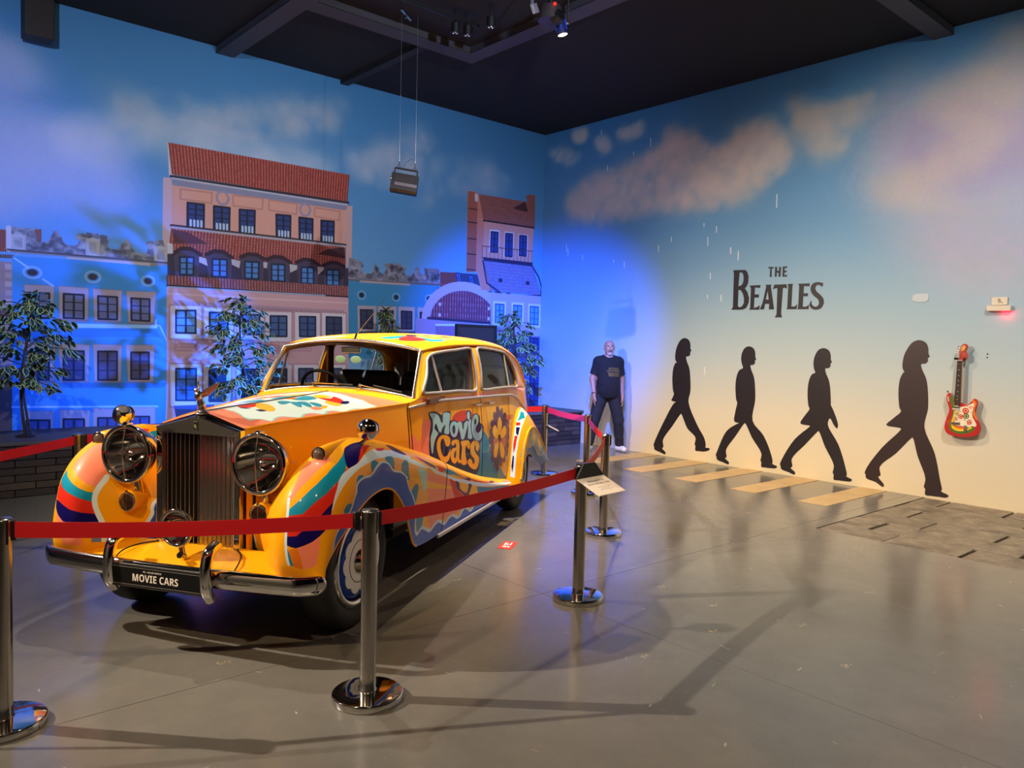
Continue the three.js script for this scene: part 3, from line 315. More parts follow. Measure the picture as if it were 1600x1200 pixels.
const roofEdge = table([[1.3, 1.595, 1.66, 0.575], [1.5, 1.622, 1.692, 0.612], [1.8, 1.64, 1.717, 0.645], [2.2, 1.645, 1.73, 0.665], [2.6, 1.64, 1.73, 0.668], [3.0, 1.615, 1.715, 0.66], [3.3, 1.575, 1.692, 0.648], [3.55, 1.52, 1.655, 0.64], [3.75, 1.445, 1.6, 0.635], [3.92, 1.34, 1.53, 0.633], [4.08, 1.17, 1.44, 0.63], [4.2, 1.03, 1.34, 0.61], [4.5, 0.84, 1.04, 0.5], [4.68, 0.57, 0.7, 0.34]]);
function roofAt(u, v) { const x = lerp(1.3, 4.68, u), [ye, yc, w] = roofEdge(x), s = v * 2 - 1, a = s * Math.PI / 2; return [x - (1 - smooth(0, 0.06, u)) * 0.015 * (1 - s * s), ye + (yc - ye) * Math.pow(Math.cos(a), 0.85), w * Math.sin(a) ** 1 * (0.86 + 0.14 * Math.abs(Math.sin(a)))]; }
const cabinZ = (x, y) => { const [yt, w] = bodyTop(x), [yr, , wr] = roofEdge(Math.max(x, 1.3)), t = clamp((y - yt) / Math.max(0.02, yr - yt), 0, 1.05); return lerp(w, wr, t) + 0.018 * Math.sin(Math.PI * clamp(t)); };
// front wing: stations of crown point S and lower edge E around the wheel and back along the running board
const wingRows = [
  [-0.57, 0.415, -0.55, 0.43], [-0.625, 0.53, -0.535, 0.505], [-0.635, 0.68, -0.47, 0.585], [-0.59, 0.85, -0.37, 0.67], [-0.47, 0.99, -0.27, 0.745], [-0.3, 1.07, -0.14, 0.797], [-0.1, 1.108, 0.02, 0.815],
  [0.1, 1.092, 0.16, 0.785], [0.28, 1.058, 0.275, 0.7], [0.43, 1.022, 0.36, 0.6], [0.57, 0.988, 0.43, 0.47], [0.7, 0.952, 0.51, 0.37], [0.85, 0.908, 0.64, 0.335], [1.05, 0.845, 0.95, 0.325], [1.3, 0.765, 1.28, 0.32],
  [1.7, 0.65, 1.7, 0.315], [2.1, 0.548, 2.1, 0.31], [2.5, 0.465, 2.5, 0.305], [2.8, 0.41, 2.8, 0.30]].map((r, i) => [i, ...r]);
const wingLine = table(wingRows);
function wingAt(u, v) {
  const k = u * 18, [sx, sy, ex, ey] = wingLine(k), zIn = k < 8 ? lerp(0.275, 0.46, smooth(2, 8, k)) : lerp(0.46, 0.742, smooth(8, 13, k)), zc = lerp(lerp(0.66, 0.71, smooth(0, 6, k)), 0.795, smooth(8, 14, k)), zo = lerp(lerp(0.865, 0.915, smooth(0, 5, k)), 0.878, smooth(9, 15, k));
  let dx = ex - sx, dy = ey - sy; const L = Math.hypot(dx, dy) || 1; dx /= L; dy /= L;
  if (k < 4) { const q = smooth(4, 0.3, k); dx = lerp(dx, 1, q); dy = lerp(dy, 0.0, q); }
  const dIn = lerp(0.3, 0.05, smooth(6, 12, k)), rr = Math.min(L * 0.8, lerp(0.2, 0.06, smooth(8, 14, k)));
  let z, d;
  if (v < 0.4) { const t = v / 0.4, e = 1 - t; z = lerp(zIn, zc, t); d = dIn * e * e * (3 - 2 * e); return [sx + dx * d, sy + dy * d, z]; }
  if (v < 0.72) { const a = (v - 0.4) / 0.32 * Math.PI / 2; z = lerp(zc, zo, Math.sin(a)); d = rr * (1 - Math.cos(a)); return [sx + dx * d, sy + dy * d, z]; }
  const t = (v - 0.72) / 0.28; return [lerp(sx + dx * rr, ex, t), lerp(sy + dy * rr, ey, t), zo - 0.012 * t * t];
}
const rearRows = [
  [2.88, 0.30, 3.17, 0.29], [2.95, 0.46, 3.18, 0.36], [3.0, 0.64, 3.2, 0.44], [3.09, 0.86, 3.23, 0.5], [3.24, 1.01, 3.28, 0.555], [3.43, 1.065, 3.36, 0.572], [3.63, 1.03, 3.46, 0.548], [3.85, 0.92, 3.58, 0.487],
  [4.05, 0.77, 3.68, 0.44], [4.22, 0.61, 3.78, 0.405], [4.33, 0.48, 3.9, 0.388], [4.34, 0.4, 4.05, 0.40]].map((r, i) => [i, ...r]);
const rearLine = table(rearRows);
function rearWingAt(u, v) { const [ox, oy, ix, iy] = rearLine(u * 11), w = bodyTop(ox)[1], t = v; return [lerp(ox, ix, t), lerp(oy, iy, t), lerp(w - 0.02, 0.9, 1 - (1 - Math.min(1, t * 1.5)) ** 2.4) - 0.02 * smooth(0.7, 1, t)]; }

// ---------------------------------------------------------------- the painted car
const INK = { yellow: '#eda00a', sun: '#f2b02a', orange: '#de7412', teal: '#0b88a6', sea: '#1f7898', red: '#d02a18', navy: '#130b55', salmon: '#ee8464', white: '#d0e2ea', wavy: '#c3d2da', blue: '#1f51b2', slate: '#5f7aa6', purple: '#381d49', mint: '#9fd0c8', lake: '#2f8ea6' };
function art(w, h, base, draw) {
  return texture(canvas(w, h, (c) => {
    c.fillStyle = base; c.fillRect(0, 0, w, h); const K = (pts) => pts.map(([u, v]) => [u * w, v * h]);
    draw({ c, B: (ink, pts) => blob(c, K(pts), ink), P: (ink, pts) => poly(c, K(pts), ink), L: (ink, wide, pts) => line(c, K(pts), wide, ink), K });
  }));
}
const wingArt = art(2048, 1024, INK.yellow, ({ B, P, L }) => {
  B(INK.salmon, [[0.1662, 0.3842], [0.1743, 0.3790], [0.1973, 0.3865], [0.2201, 0.3724], [0.2404, 0.3865], [0.2532, 0.4079], [0.2593, 0.4288], [0.2580, 0.4632], [0.2568, 0.4812], [0.2369, 0.4690], [0.2052, 0.4482], [0.1849, 0.4221], [0.1632, 0.3968]]);
  P(INK.teal, [[0.1504, 0.4032], [0.1626, 0.4335], [0.1756, 0.4587], [0.2008, 0.4944], [0.2231, 0.5123], [0.2549, 0.5171], [0.2751, 0.5082], [0.2940, 0.4868], [0.2904, 0.4978], [0.2654, 0.5507], [0.2514, 0.5733], [0.2223, 0.5803], [0.1915, 0.5586], [0.1669, 0.5162], [0.1476, 0.4801], [0.1417, 0.4111]]);
  P(INK.red, [[0.1417, 0.4101], [0.1476, 0.4801], [0.1669, 0.5162], [0.1915, 0.5586], [0.2223, 0.5803], [0.2514, 0.5733], [0.2657, 0.5872], [0.2484, 0.5821], [0.2209, 0.5838], [0.2066, 0.5968], [0.1816, 0.6087], [0.1563, 0.5760], [0.1351, 0.5452], [0.1212, 0.4956], [0.1110, 0.4680], [0.1088, 0.4189]]);
  P(INK.navy, [[0.1816, 0.6087], [0.1602, 0.6206], [0.1258, 0.6140], [0.1139, 0.5891], [0.1028, 0.5560], [0.0952, 0.5139], [0.0892, 0.4714], [0.0907, 0.4443], [0.0940, 0.4195], [0.1088, 0.4168], [0.1110, 0.4680], [0.1212, 0.4956], [0.1351, 0.5452], [0.1563, 0.5760]]);
  P(INK.salmon, [[0.0897, 0.4776], [0.0957, 0.5194], [0.1029, 0.5545], [0.1139, 0.5985], [0.0862, 0.6073], [0.0571, 0.6038], [0.0488, 0.5547], [0.0451, 0.5103], [0.0715, 0.5022]]);
  P(INK.orange, [[0.0859, 0.4361], [0.0893, 0.4777], [0.0715, 0.5022], [0.0457, 0.5118], [0.0496, 0.4646], [0.0651, 0.4477]]);
  B(INK.sea, [[0.0909, 0.4214], [0.0693, 0.4275], [0.0556, 0.4367], [0.0508, 0.4584], [0.0652, 0.4503], [0.0814, 0.4352]]);
  L(INK.white, 15, [[0.1668, 0.3866], [0.1476, 0.4014], [0.1280, 0.4080], [0.1092, 0.4136], [0.0899, 0.4188], [0.0714, 0.4248], [0.0550, 0.4333]]);
  P(INK.blue, [[0.0250, -0.0250], [0.0611, -0.0250], [0.1003, -0.0250], [0.1357, -0.0250], [0.1080, 0.0073], [0.0771, 0.0279], [0.0504, 0.0215], [0.0215, -0.0060]]);
  L(INK.white, 14, [[0.1419, -0.0105], [0.1073, 0.0085], [0.0774, 0.0304], [0.0506, 0.0240], [0.0216, -0.0031]]);
  P(INK.white, [[0.1606, 0.6234], [0.1816, 0.6087], [0.2082, 0.5943], [0.2225, 0.5812], [0.2382, 0.5764], [0.2580, 0.5829], [0.2815, 0.5965], [0.3016, 0.5879], [0.3202, 0.5749], [0.3406, 0.5672], [0.3632, 0.5641], [0.3857, 0.5729], [0.4442, 0.5620], [0.4967, 0.5765], [0.5199, 0.5824], [0.5064, 0.6143], [0.4447, 0.6152], [0.3946, 0.6208], [0.3616, 0.6321], [0.3134, 0.6338], [0.2763, 0.6238], [0.2364, 0.6203], [0.1947, 0.6187]]);
  P(INK.white, [[0.4207, 0.5591], [0.4473, 0.5722], [0.5058, 0.5896], [0.5714, 0.6433], [0.6256, 0.6947], [0.6906, 0.7316], [0.7441, 0.7421], [0.7845, 0.7452], [0.8205, 0.7399], [0.8664, 0.7239], [0.9229, 0.6524], [0.9970, 0.5680], [0.9964, 0.6365], [0.9419, 0.7038], [0.9027, 0.7476], [0.8497, 0.7643], [0.8091, 0.7638], [0.7709, 0.7620], [0.6771, 0.7402], [0.5660, 0.6745], [0.4804, 0.6222], [0.4289, 0.6123], [0.3982, 0.6077]]);
  B(INK.navy, [[0.2955, 0.4821], [0.3094, 0.4765], [0.3280, 0.4814], [0.3422, 0.4908], [0.3405, 0.5128], [0.3212, 0.5349], [0.2973, 0.5724], [0.2833, 0.5925], [0.2657, 0.5872], [0.2574, 0.5774], [0.2613, 0.5574]]);
  P(INK.red, [[0.3239, 0.5313], [0.3335, 0.5265], [0.3535, 0.5333], [0.3199, 0.5681], [0.2933, 0.5887], [0.2847, 0.5953], [0.2971, 0.5721]]);
  B(INK.red, [[0.3544, 0.5677], [0.3778, 0.5568], [0.3962, 0.5555], [0.3806, 0.5752], [0.3594, 0.5805]]);
  B(INK.purple, [[0.4252, 0.5138], [0.4554, 0.5022], [0.4745, 0.5282], [0.4924, 0.5529], [0.5007, 0.5740], [0.4638, 0.5744], [0.4313, 0.5591]]);
  for (const [ink, pts] of [['red', [[0.5550, 0.5754], [0.5909, 0.6044], [0.6118, 0.6301], [0.5769, 0.6235]]], ['purple', [[0.5773, 0.6020], [0.6306, 0.6423], [0.6720, 0.6951], [0.6760, 0.7224], [0.6263, 0.6753]]], ['red', [[0.6777, 0.6821], [0.7131, 0.6914], [0.7251, 0.7086], [0.7192, 0.7309], [0.6951, 0.7295]]],
    ['teal', [[0.7226, 0.7141], [0.7522, 0.6976], [0.7770, 0.7184], [0.7809, 0.7324], [0.7532, 0.7389], [0.7263, 0.7319]]], ['sun', [[0.7511, 0.7417], [0.7698, 0.7318], [0.7860, 0.7402], [0.7845, 0.7464], [0.7623, 0.7453]]], ['navy', [[0.7788, 0.7230], [0.7997, 0.7260], [0.8203, 0.7091], [0.8229, 0.7347], [0.8087, 0.7379], [0.7906, 0.7320]]],
    ['salmon', [[0.7889, 0.7267], [0.8026, 0.7207], [0.8129, 0.7274], [0.7998, 0.7329]]], ['red', [[0.8233, 0.7160], [0.8492, 0.7050], [0.8894, 0.6559], [0.8901, 0.6882], [0.8595, 0.7232], [0.8265, 0.7293]]], ['navy', [[0.8928, 0.6312], [0.9080, 0.6013], [0.9085, 0.6426], [0.8940, 0.6770]]], ['sun', [[0.9280, 0.5901], [0.9506, 0.5532], [0.9443, 0.6194], [0.9253, 0.6447]]], ['salmon', [[0.9609, 0.5391], [1.0026, 0.4963], [0.9987, 0.5752], [0.9577, 0.6123]]]]) B(INK[ink], pts);
  // below the white sweep
  P(INK.salmon, [[0.6144, 0.7226], [0.6780, 0.7445], [0.7548, 0.7650], [0.8092, 0.7721], [0.8533, 0.7756], [0.9420, 0.7396], [0.9435, 0.8348], [0.9057, 0.8996], [0.8709, 0.9319], [0.8079, 0.9351], [0.7656, 0.9374], [0.7188, 0.9424], [0.6929, 0.9573], [0.6771, 0.8965], [0.6596, 0.8439], [0.6539, 0.8047], [0.6297, 0.7985]]);
  P(INK.sun, [[0.4773, 0.7304], [0.6158, 0.7577], [0.6940, 0.7802], [0.7565, 0.7934], [0.8039, 0.7963], [0.7728, 0.8065], [0.7016, 0.8018], [0.6271, 0.7912], [0.5382, 0.7664]]);
  B(INK.red, [[0.7508, 0.7585], [0.7710, 0.7645], [0.7802, 0.7693], [0.7863, 0.8105], [0.8112, 0.8597], [0.8084, 0.9099], [0.8002, 0.9198], [0.7863, 0.8974], [0.7743, 0.8418], [0.7607, 0.7930]]);
  B(INK.purple, [[0.7754, 0.7631], [0.7882, 0.7675], [0.7929, 0.8042], [0.8132, 0.8259], [0.8184, 0.7599], [0.8263, 0.7602], [0.8252, 0.8058], [0.8198, 0.8308], [0.8143, 0.8873], [0.8138, 0.9270], [0.8072, 0.9154], [0.8065, 0.8458], [0.7835, 0.8027]]);
  B(INK.sun, [[0.7897, 0.7647], [0.8150, 0.7682], [0.8169, 0.7933], [0.8086, 0.8143], [0.7958, 0.8026]]);
  P(INK.sun, [[0.8282, 0.7637], [0.8437, 0.7685], [0.8482, 0.8300], [0.8322, 0.8669], [0.8273, 0.9542], [0.8193, 0.9353], [0.8199, 0.8344]]);
  P(INK.sea, [[0.8451, 0.7697], [0.9028, 0.7593], [0.9804, 0.6904], [0.9813, 0.8148], [0.9035, 0.8068], [0.8498, 0.8392]]);
  for (const p of [[[0.3126, 0.6363], [0.3011, 0.6986], [0.3208, 0.6816], [0.3316, 0.6608], [0.3262, 0.6369]], [[0.3683, 0.6295], [0.3664, 0.6575], [0.3865, 0.7092], [0.4004, 0.6636], [0.4050, 0.6195]], [[0.4627, 0.6268], [0.4353, 0.6952], [0.4724, 0.7254], [0.4834, 0.6678], [0.4854, 0.6223]], [[0.2517, 0.6599], [0.2463, 0.6877], [0.2725, 0.6871], [0.2717, 0.6647], [0.2634, 0.6523]], [[0.1768, 0.7008], [0.1901, 0.7969], [0.2098, 0.7616], [0.1997, 0.7062], [0.1873, 0.6966]],
    [[0.4505, 0.6404], [0.4330, 0.6999], [0.4649, 0.7599], [0.4857, 0.7531], [0.4738, 0.6668], [0.4718, 0.6292]], [[0.5099, 0.8343], [0.5161, 0.8665], [0.5546, 0.8670], [0.5659, 0.8137], [0.5607, 0.7794], [0.5364, 0.7769]], [[0.5829, 0.8976], [0.6444, 0.8869], [0.6496, 0.9254], [0.6177, 0.9536]]]) B(INK.sea, p);
  B(INK.mint, [[0.5446, 0.6753], [0.5525, 0.7238], [0.5832, 0.7545], [0.6051, 0.7972], [0.6284, 0.7949], [0.6251, 0.7624], [0.6191, 0.7309], [0.5804, 0.6938]]);
  const wave = [...[[0.0708, 0.9083], [0.0958, 0.9917], [0.1010, 0.9424], [0.1066, 0.7763], [0.1216, 0.7168], [0.1513, 0.7478], [0.1731, 0.8000]], ...[[0.1929, 0.8233], [0.2296, 0.7283], [0.2483, 0.6812], [0.2700, 0.6826], [0.2948, 0.7031], [0.3264, 0.6734], [0.3512, 0.6592], [0.3709, 0.6693], [0.3865, 0.7092], [0.4343, 0.7085], [0.4733, 0.7424]], ...[[0.4637, 0.7331], [0.4920, 0.8189], [0.5546, 0.8670], [0.5784, 0.9122], [0.5910, 0.9470], [0.6139, 0.9600], [0.6304, 0.9521], [0.6522, 0.9359], [0.6794, 0.9485], [0.6935, 0.9613], [0.7090, 0.9445], [0.7221, 0.9401], [0.7464, 0.9647], [0.7593, 0.9479], [0.7726, 0.9418], [0.7922, 0.9684], [0.8076, 0.9285], [0.8194, 0.9389], [0.8294, 0.9680], [0.8405, 0.9283], [0.8534, 0.9232], [0.8683, 0.9552], [0.8808, 0.9091], [0.8953, 0.9140], [0.9072, 0.9486], [0.9167, 0.8998], [0.9322, 0.8972], [0.9483, 0.8398], [0.9690, 0.8026], [0.9865, 0.7602]]];
  P(INK.blue, [...curve(wave, 5, false), [1, wave[wave.length - 1][1]], [1, 1.02], [wave[0][0], 1.02]]);
  L(INK.wavy, 13, wave);
});
const farWingArt = art(1024, 512, INK.yellow, ({ B, P, L }) => {
  B(INK.salmon, [[0.2463, 0.3711], [0.2400, 0.4253], [0.2208, 0.4360], [0.2061, 0.4506], [0.1945, 0.4589], [0.1798, 0.4123], [0.1691, 0.3632], [0.1626, 0.3099], [0.1610, 0.2809], [0.1773, 0.2711], [0.1901, 0.2680], [0.2084, 0.2947]]);
  P(INK.teal, [[0.1884, 0.5030], [0.1734, 0.4641], [0.1608, 0.4099], [0.1535, 0.3615], [0.1506, 0.3213], [0.1513, 0.2797], [0.1340, 0.2913], [0.1368, 0.3536], [0.1439, 0.4245], [0.1533, 0.4877], [0.1714, 0.5400]]);
  P(INK.red, [[0.1666, 0.5306], [0.1527, 0.4804], [0.1439, 0.4245], [0.1368, 0.3536], [0.1339, 0.2919], [0.1115, 0.2846], [0.1112, 0.3364], [0.1158, 0.4035], [0.1276, 0.4871], [0.1367, 0.5493]]);
  P(INK.navy, [[0.1340, 0.5504], [0.1281, 0.4907], [0.1158, 0.4035], [0.1115, 0.3364], [0.1115, 0.2846], [0.0937, 0.2674], [0.0903, 0.4482], [0.1025, 0.4965], [0.1180, 0.5390]]);
  P(INK.salmon, [[0.1100, 0.5260], [0.0975, 0.4816], [0.0904, 0.4459], [0.0937, 0.2674], [0.0691, 0.2982], [0.0664, 0.3434], [0.0393, 0.3563], [0.0327, 0.4930], [0.0733, 0.5055]]); P(INK.slate, [[0.0691, 0.2982], [0.0680, 0.2642], [0.0443, 0.2759], [0.0464, 0.3137]]); P(INK.white, [[0.0714, 0.2642], [0.0668, 0.2371], [0.0441, 0.2452], [0.0443, 0.2759]]);
  L(INK.white, 11, [[0.1892, 0.2650], [0.1809, 0.2681], [0.1640, 0.2796], [0.1467, 0.2884], [0.1287, 0.2848], [0.1126, 0.2724], [0.0928, 0.2587], [0.0709, 0.2503]]);
  P(INK.blue, [[0.1819, 0.0411], [0.1594, 0.0576], [0.1328, 0.0656], [0.1065, 0.0847], [0.0602, 0.1208], [0.0288, 0.1346], [0.0247, 0.0753]]); L(INK.white, 9, [[0.1906, 0.0427], [0.1673, 0.0624], [0.1454, 0.0709], [0.1298, 0.0711], [0.1053, 0.0884], [0.0604, 0.1249], [0.0317, 0.1398]]);
  P(INK.red, [[0.3137, 0.3602], [0.3419, 0.3224], [0.3198, 0.2753], [0.3158, 0.3113]]); P(INK.teal, [[0.3198, 0.2753], [0.3417, 0.3036], [0.3614, 0.3090], [0.3497, 0.2739], [0.3212, 0.2447]]);
});
const bodyArt = art(2048, 1024, INK.yellow, ({ B, P, L, K, c }) => {
  P(INK.salmon, [[0.0340, -0.0082], [0.1308, 0.0240], [0.2588, 0.0241], [0.6975, -0.0005], [0.7124, 0.0190], [0.3436, 0.0525], [0.2224, 0.0490], [0.0348, 0.0204]]);
  B(INK.salmon, [[0.0398, 0.1997], [0.0525, 0.1686], [0.0664, 0.1722], [0.0723, 0.2451], [0.0772, 0.4105], [0.0766, 0.5264], [0.0435, 0.4793], [0.0281, 0.4328], [0.0072, 0.3801], [0.0025, 0.3065], [0.0091, 0.2547], [0.0184, 0.2631], [0.0254, 0.3151], [0.0341, 0.2991]]);
  B(INK.red, [[0.1559, 0.2248], [0.1625, 0.1904], [0.1784, 0.1644], [0.2020, 0.1507], [0.2259, 0.1516], [0.2506, 0.1639], [0.2713, 0.1949], [0.2831, 0.2437], [0.2771, 0.2811], [0.2125, 0.2986], [0.1675, 0.2588]]);
  P(INK.sun, [[0.3542, 0.1456], [0.4342, 0.1419], [0.3892, 0.3285], [0.3501, 0.3484]]); P(INK.sun, [[0.4693, 0.1234], [0.6119, 0.1458], [0.5932, 0.2745], [0.4672, 0.2588]]); P(INK.orange, [[0.4651, 0.2605], [0.5901, 0.2825], [0.5816, 0.3276], [0.4651, 0.3066]]);  // pale wedges: reflections of the sky wall painted into the door colour
  P(INK.sea, [[0.3028, 0.3686], [0.3379, 0.3711], [0.3632, 0.4353], [0.3746, 0.5129], [0.3881, 0.5961], [0.4461, 0.6755], [0.5035, 0.8044], [0.5531, 0.8968], [0.5595, 0.9719], [0.4319, 0.8828], [0.3439, 0.8155], [0.2632, 0.7386], [0.2032, 0.6837], [0.2870, 0.4683]]);
  P(INK.lake, [[0.3112, 0.4518], [0.3379, 0.3744], [0.3632, 0.4353], [0.3763, 0.5345], [0.3795, 0.5779], [0.3160, 0.5613]]);
  B(INK.sun, [[0.4489, 0.7490], [0.4736, 0.7864], [0.5043, 0.8643], [0.5352, 0.9082], [0.5451, 0.8041], [0.5398, 0.7035], [0.5157, 0.6669], [0.4977, 0.7054], [0.4667, 0.7474]]);
  P('#150c40', curve(K([[0.0659, 0.1200], [0.0843, 0.1216], [0.1041, 0.1468], [0.1129, 0.1615], [0.1216, 0.1405], [0.1517, 0.1453], [0.1516, 0.2175], [0.1689, 0.2178], [0.1834, 0.2332], [0.2064, 0.2404], [0.2291, 0.2282], [0.2342, 0.1695], [0.2468, 0.1534], [0.2589, 0.1724], [0.2620, 0.2247], [0.2719, 0.2015], [0.2898, 0.1943], [0.3115, 0.2251], [0.3128, 0.2821], [0.3318, 0.3149], [0.3313, 0.3924], [0.3173, 0.4476], [0.3046, 0.4824], [0.3070, 0.5169], [0.3054, 0.5830], [0.3015, 0.7015], [0.2732, 0.7393], [0.2195, 0.6932], [0.1494, 0.6188], [0.1029, 0.5495], [0.0717, 0.5116], [0.0659, 0.4784], [0.0598, 0.4334], [0.0619, 0.2962], [0.0688, 0.1968], [0.0643, 0.1535]]).map(([x, y]) => [x / 2048, y / 1024]), 6));
  const pale = '#9dcbc4', gold = '#efa92a', dark = '#150c40';
  for (const p of [[[0.0682, 0.1283], [0.0838, 0.1357], [0.0992, 0.1596], [0.1096, 0.2162], [0.1140, 0.2237], [0.1196, 0.1517], [0.1247, 0.1462], [0.1495, 0.1568], [0.1509, 0.1751], [0.1428, 0.2509], [0.1410, 0.3162], [0.1358, 0.3215], [0.1206, 0.3069], [0.1257, 0.2424], [0.1128, 0.2644], [0.1043, 0.2949], [0.0999, 0.2884], [0.0875, 0.2187], [0.0818, 0.2506], [0.0883, 0.2772], [0.0943, 0.2975], [0.0841, 0.3331], [0.0763, 0.3809], [0.0715, 0.4427], [0.0686, 0.4338], [0.0655, 0.3680], [0.0665, 0.3108], [0.0747, 0.2581], [0.0755, 0.1777], [0.0683, 0.1434]],
    [[0.1656, 0.2265], [0.1801, 0.2414], [0.1865, 0.2773], [0.1834, 0.3194], [0.1751, 0.3501], [0.1638, 0.3567], [0.1527, 0.3397], [0.1459, 0.2999], [0.1471, 0.2583], [0.1538, 0.2333]], [[0.1830, 0.2436], [0.2031, 0.2443], [0.2092, 0.3037], [0.2129, 0.3113], [0.2198, 0.2582], [0.2381, 0.2448], [0.2339, 0.2930], [0.2197, 0.3640], [0.2091, 0.3932], [0.2005, 0.3828], [0.1956, 0.3424], [0.1877, 0.2777]],
    [[0.2421, 0.2511], [0.2556, 0.2346], [0.2529, 0.2993], [0.2577, 0.3654], [0.2597, 0.3997], [0.2474, 0.4052], [0.2362, 0.3906], [0.2380, 0.3263]], [[0.2442, 0.1643], [0.2509, 0.1769], [0.2515, 0.2154], [0.2459, 0.2382], [0.2383, 0.2284], [0.2363, 0.1922]],
    [[0.2847, 0.2029], [0.2995, 0.2106], [0.3044, 0.2431], [0.2984, 0.2877], [0.2854, 0.3112], [0.2824, 0.3351], [0.2909, 0.3657], [0.3069, 0.3634], [0.3196, 0.3344], [0.3204, 0.3065], [0.3271, 0.3368], [0.3257, 0.3904], [0.3150, 0.4279], [0.2944, 0.4371], [0.2751, 0.4149], [0.2625, 0.3671], [0.2582, 0.3139], [0.2629, 0.2508], [0.2728, 0.2134]]]) B(pale, p);
  for (const p of [[[0.1658, 0.2552], [0.1712, 0.2844], [0.1684, 0.3200], [0.1626, 0.3312], [0.1577, 0.3100], [0.1580, 0.2738]], [[0.2833, 0.2359], [0.2890, 0.2585], [0.2843, 0.2865], [0.2778, 0.2891], [0.2764, 0.2613]]]) B(dark, p);
  for (const p of [[[0.1115, 0.3186], [0.1312, 0.3293], [0.1445, 0.3595], [0.1439, 0.3966], [0.1357, 0.4178], [0.1258, 0.4106], [0.1199, 0.3735], [0.1140, 0.3474], [0.1060, 0.3556], [0.1022, 0.4009], [0.1062, 0.4558], [0.1154, 0.4900], [0.1284, 0.4905], [0.1386, 0.4641], [0.1443, 0.4408], [0.1447, 0.4861], [0.1357, 0.5312], [0.1218, 0.5420], [0.1060, 0.5217], [0.0934, 0.4667], [0.0878, 0.4050], [0.0904, 0.3539], [0.0990, 0.3278]],
    [[0.1646, 0.3752], [0.1838, 0.3861], [0.1902, 0.4271], [0.1884, 0.5007], [0.1884, 0.5442], [0.1963, 0.5606], [0.1984, 0.5817], [0.1859, 0.5789], [0.1782, 0.5588], [0.1688, 0.5724], [0.1553, 0.5593], [0.1464, 0.5171], [0.1465, 0.4689], [0.1563, 0.4429], [0.1710, 0.4421], [0.1720, 0.4193], [0.1677, 0.4053], [0.1601, 0.4215], [0.1507, 0.4115], [0.1510, 0.3881]], [[0.1974, 0.4053], [0.2141, 0.4046], [0.2354, 0.4101], [0.2461, 0.4316], [0.2476, 0.4657], [0.2401, 0.4887], [0.2318, 0.4716], [0.2279, 0.4495], [0.2215, 0.4658], [0.2213, 0.5290], [0.2288, 0.5977], [0.2240, 0.6118], [0.2009, 0.5956], [0.1985, 0.5179], [0.2016, 0.4570]],
    [[0.2645, 0.4314], [0.2836, 0.4326], [0.2981, 0.4564], [0.3026, 0.4962], [0.2939, 0.5269], [0.2821, 0.5136], [0.2799, 0.4784], [0.2740, 0.4693], [0.2712, 0.5007], [0.2822, 0.5452], [0.3001, 0.5870], [0.2992, 0.6466], [0.2853, 0.6843], [0.2658, 0.6733], [0.2445, 0.6381], [0.2330, 0.5986], [0.2352, 0.5792], [0.2488, 0.5732], [0.2587, 0.5990], [0.2659, 0.6288], [0.2737, 0.6199], [0.2711, 0.5857], [0.2543, 0.5449], [0.2474, 0.4901], [0.2525, 0.4458]]]) B(gold, p);
  B(dark, [[0.1707, 0.4665], [0.1651, 0.4774], [0.1609, 0.5120], [0.1661, 0.5299], [0.1713, 0.5123]]);
  // flower on the rear door
  const at = (x, y) => [215 + x, 460 + y];
  const ring = [[0.4453, 0.2009], [0.4789, 0.2235], [0.5055, 0.2767], [0.5214, 0.3465], [0.5250, 0.4194], [0.5264, 0.4918], [0.5223, 0.5742], [0.5149, 0.6426], [0.4977, 0.7054], [0.4723, 0.7388], [0.4427, 0.7592], [0.4192, 0.7208], [0.3984, 0.6423], [0.3863, 0.5588], [0.3794, 0.4677], [0.3857, 0.3934], [0.3984, 0.3204], [0.4176, 0.2481]];
  ring.forEach(([u, v], i) => { c.beginPath(); c.ellipse(u * 2048, v * 1024, 26, 40, 0, 0, 7); c.fillStyle = ['#3b2450', '#6a4f52', '#2d2145', '#4a3f57'][i % 4]; c.fill(); });
  B('#4d2d52', ring); B('#c9785e', [[0.4042, 0.4779], [0.4229, 0.4517], [0.4465, 0.4837], [0.4435, 0.5395], [0.4182, 0.5735]]); B('#b5604f', [[0.4711, 0.4935], [0.4939, 0.4791], [0.5076, 0.5319], [0.4943, 0.5854], [0.4693, 0.5508]]);
  for (const p of [[[0.4587, 0.2703], [0.4747, 0.3208], [0.4681, 0.4113], [0.4535, 0.4635], [0.4407, 0.4018], [0.4414, 0.3111]], [[0.4161, 0.3372], [0.4336, 0.3766], [0.4466, 0.4608], [0.4274, 0.4703], [0.4064, 0.4342], [0.3984, 0.3813]], [[0.4990, 0.3692], [0.5116, 0.4206], [0.5002, 0.4697], [0.4712, 0.4843], [0.4593, 0.4658], [0.4744, 0.4019]], [[0.4435, 0.5053], [0.4401, 0.5837], [0.4291, 0.6523], [0.4101, 0.6371], [0.4063, 0.5792], [0.4225, 0.5191]], [[0.4591, 0.5118], [0.4815, 0.5561], [0.4974, 0.6341], [0.4898, 0.6895], [0.4686, 0.6668], [0.4567, 0.5914]]]) B(INK.sun, p);
  B('#2a1a22', [[0.4498, 0.4392], [0.4614, 0.4550], [0.4621, 0.4957], [0.4532, 0.5185], [0.4435, 0.4882], [0.4419, 0.4533]]);
});
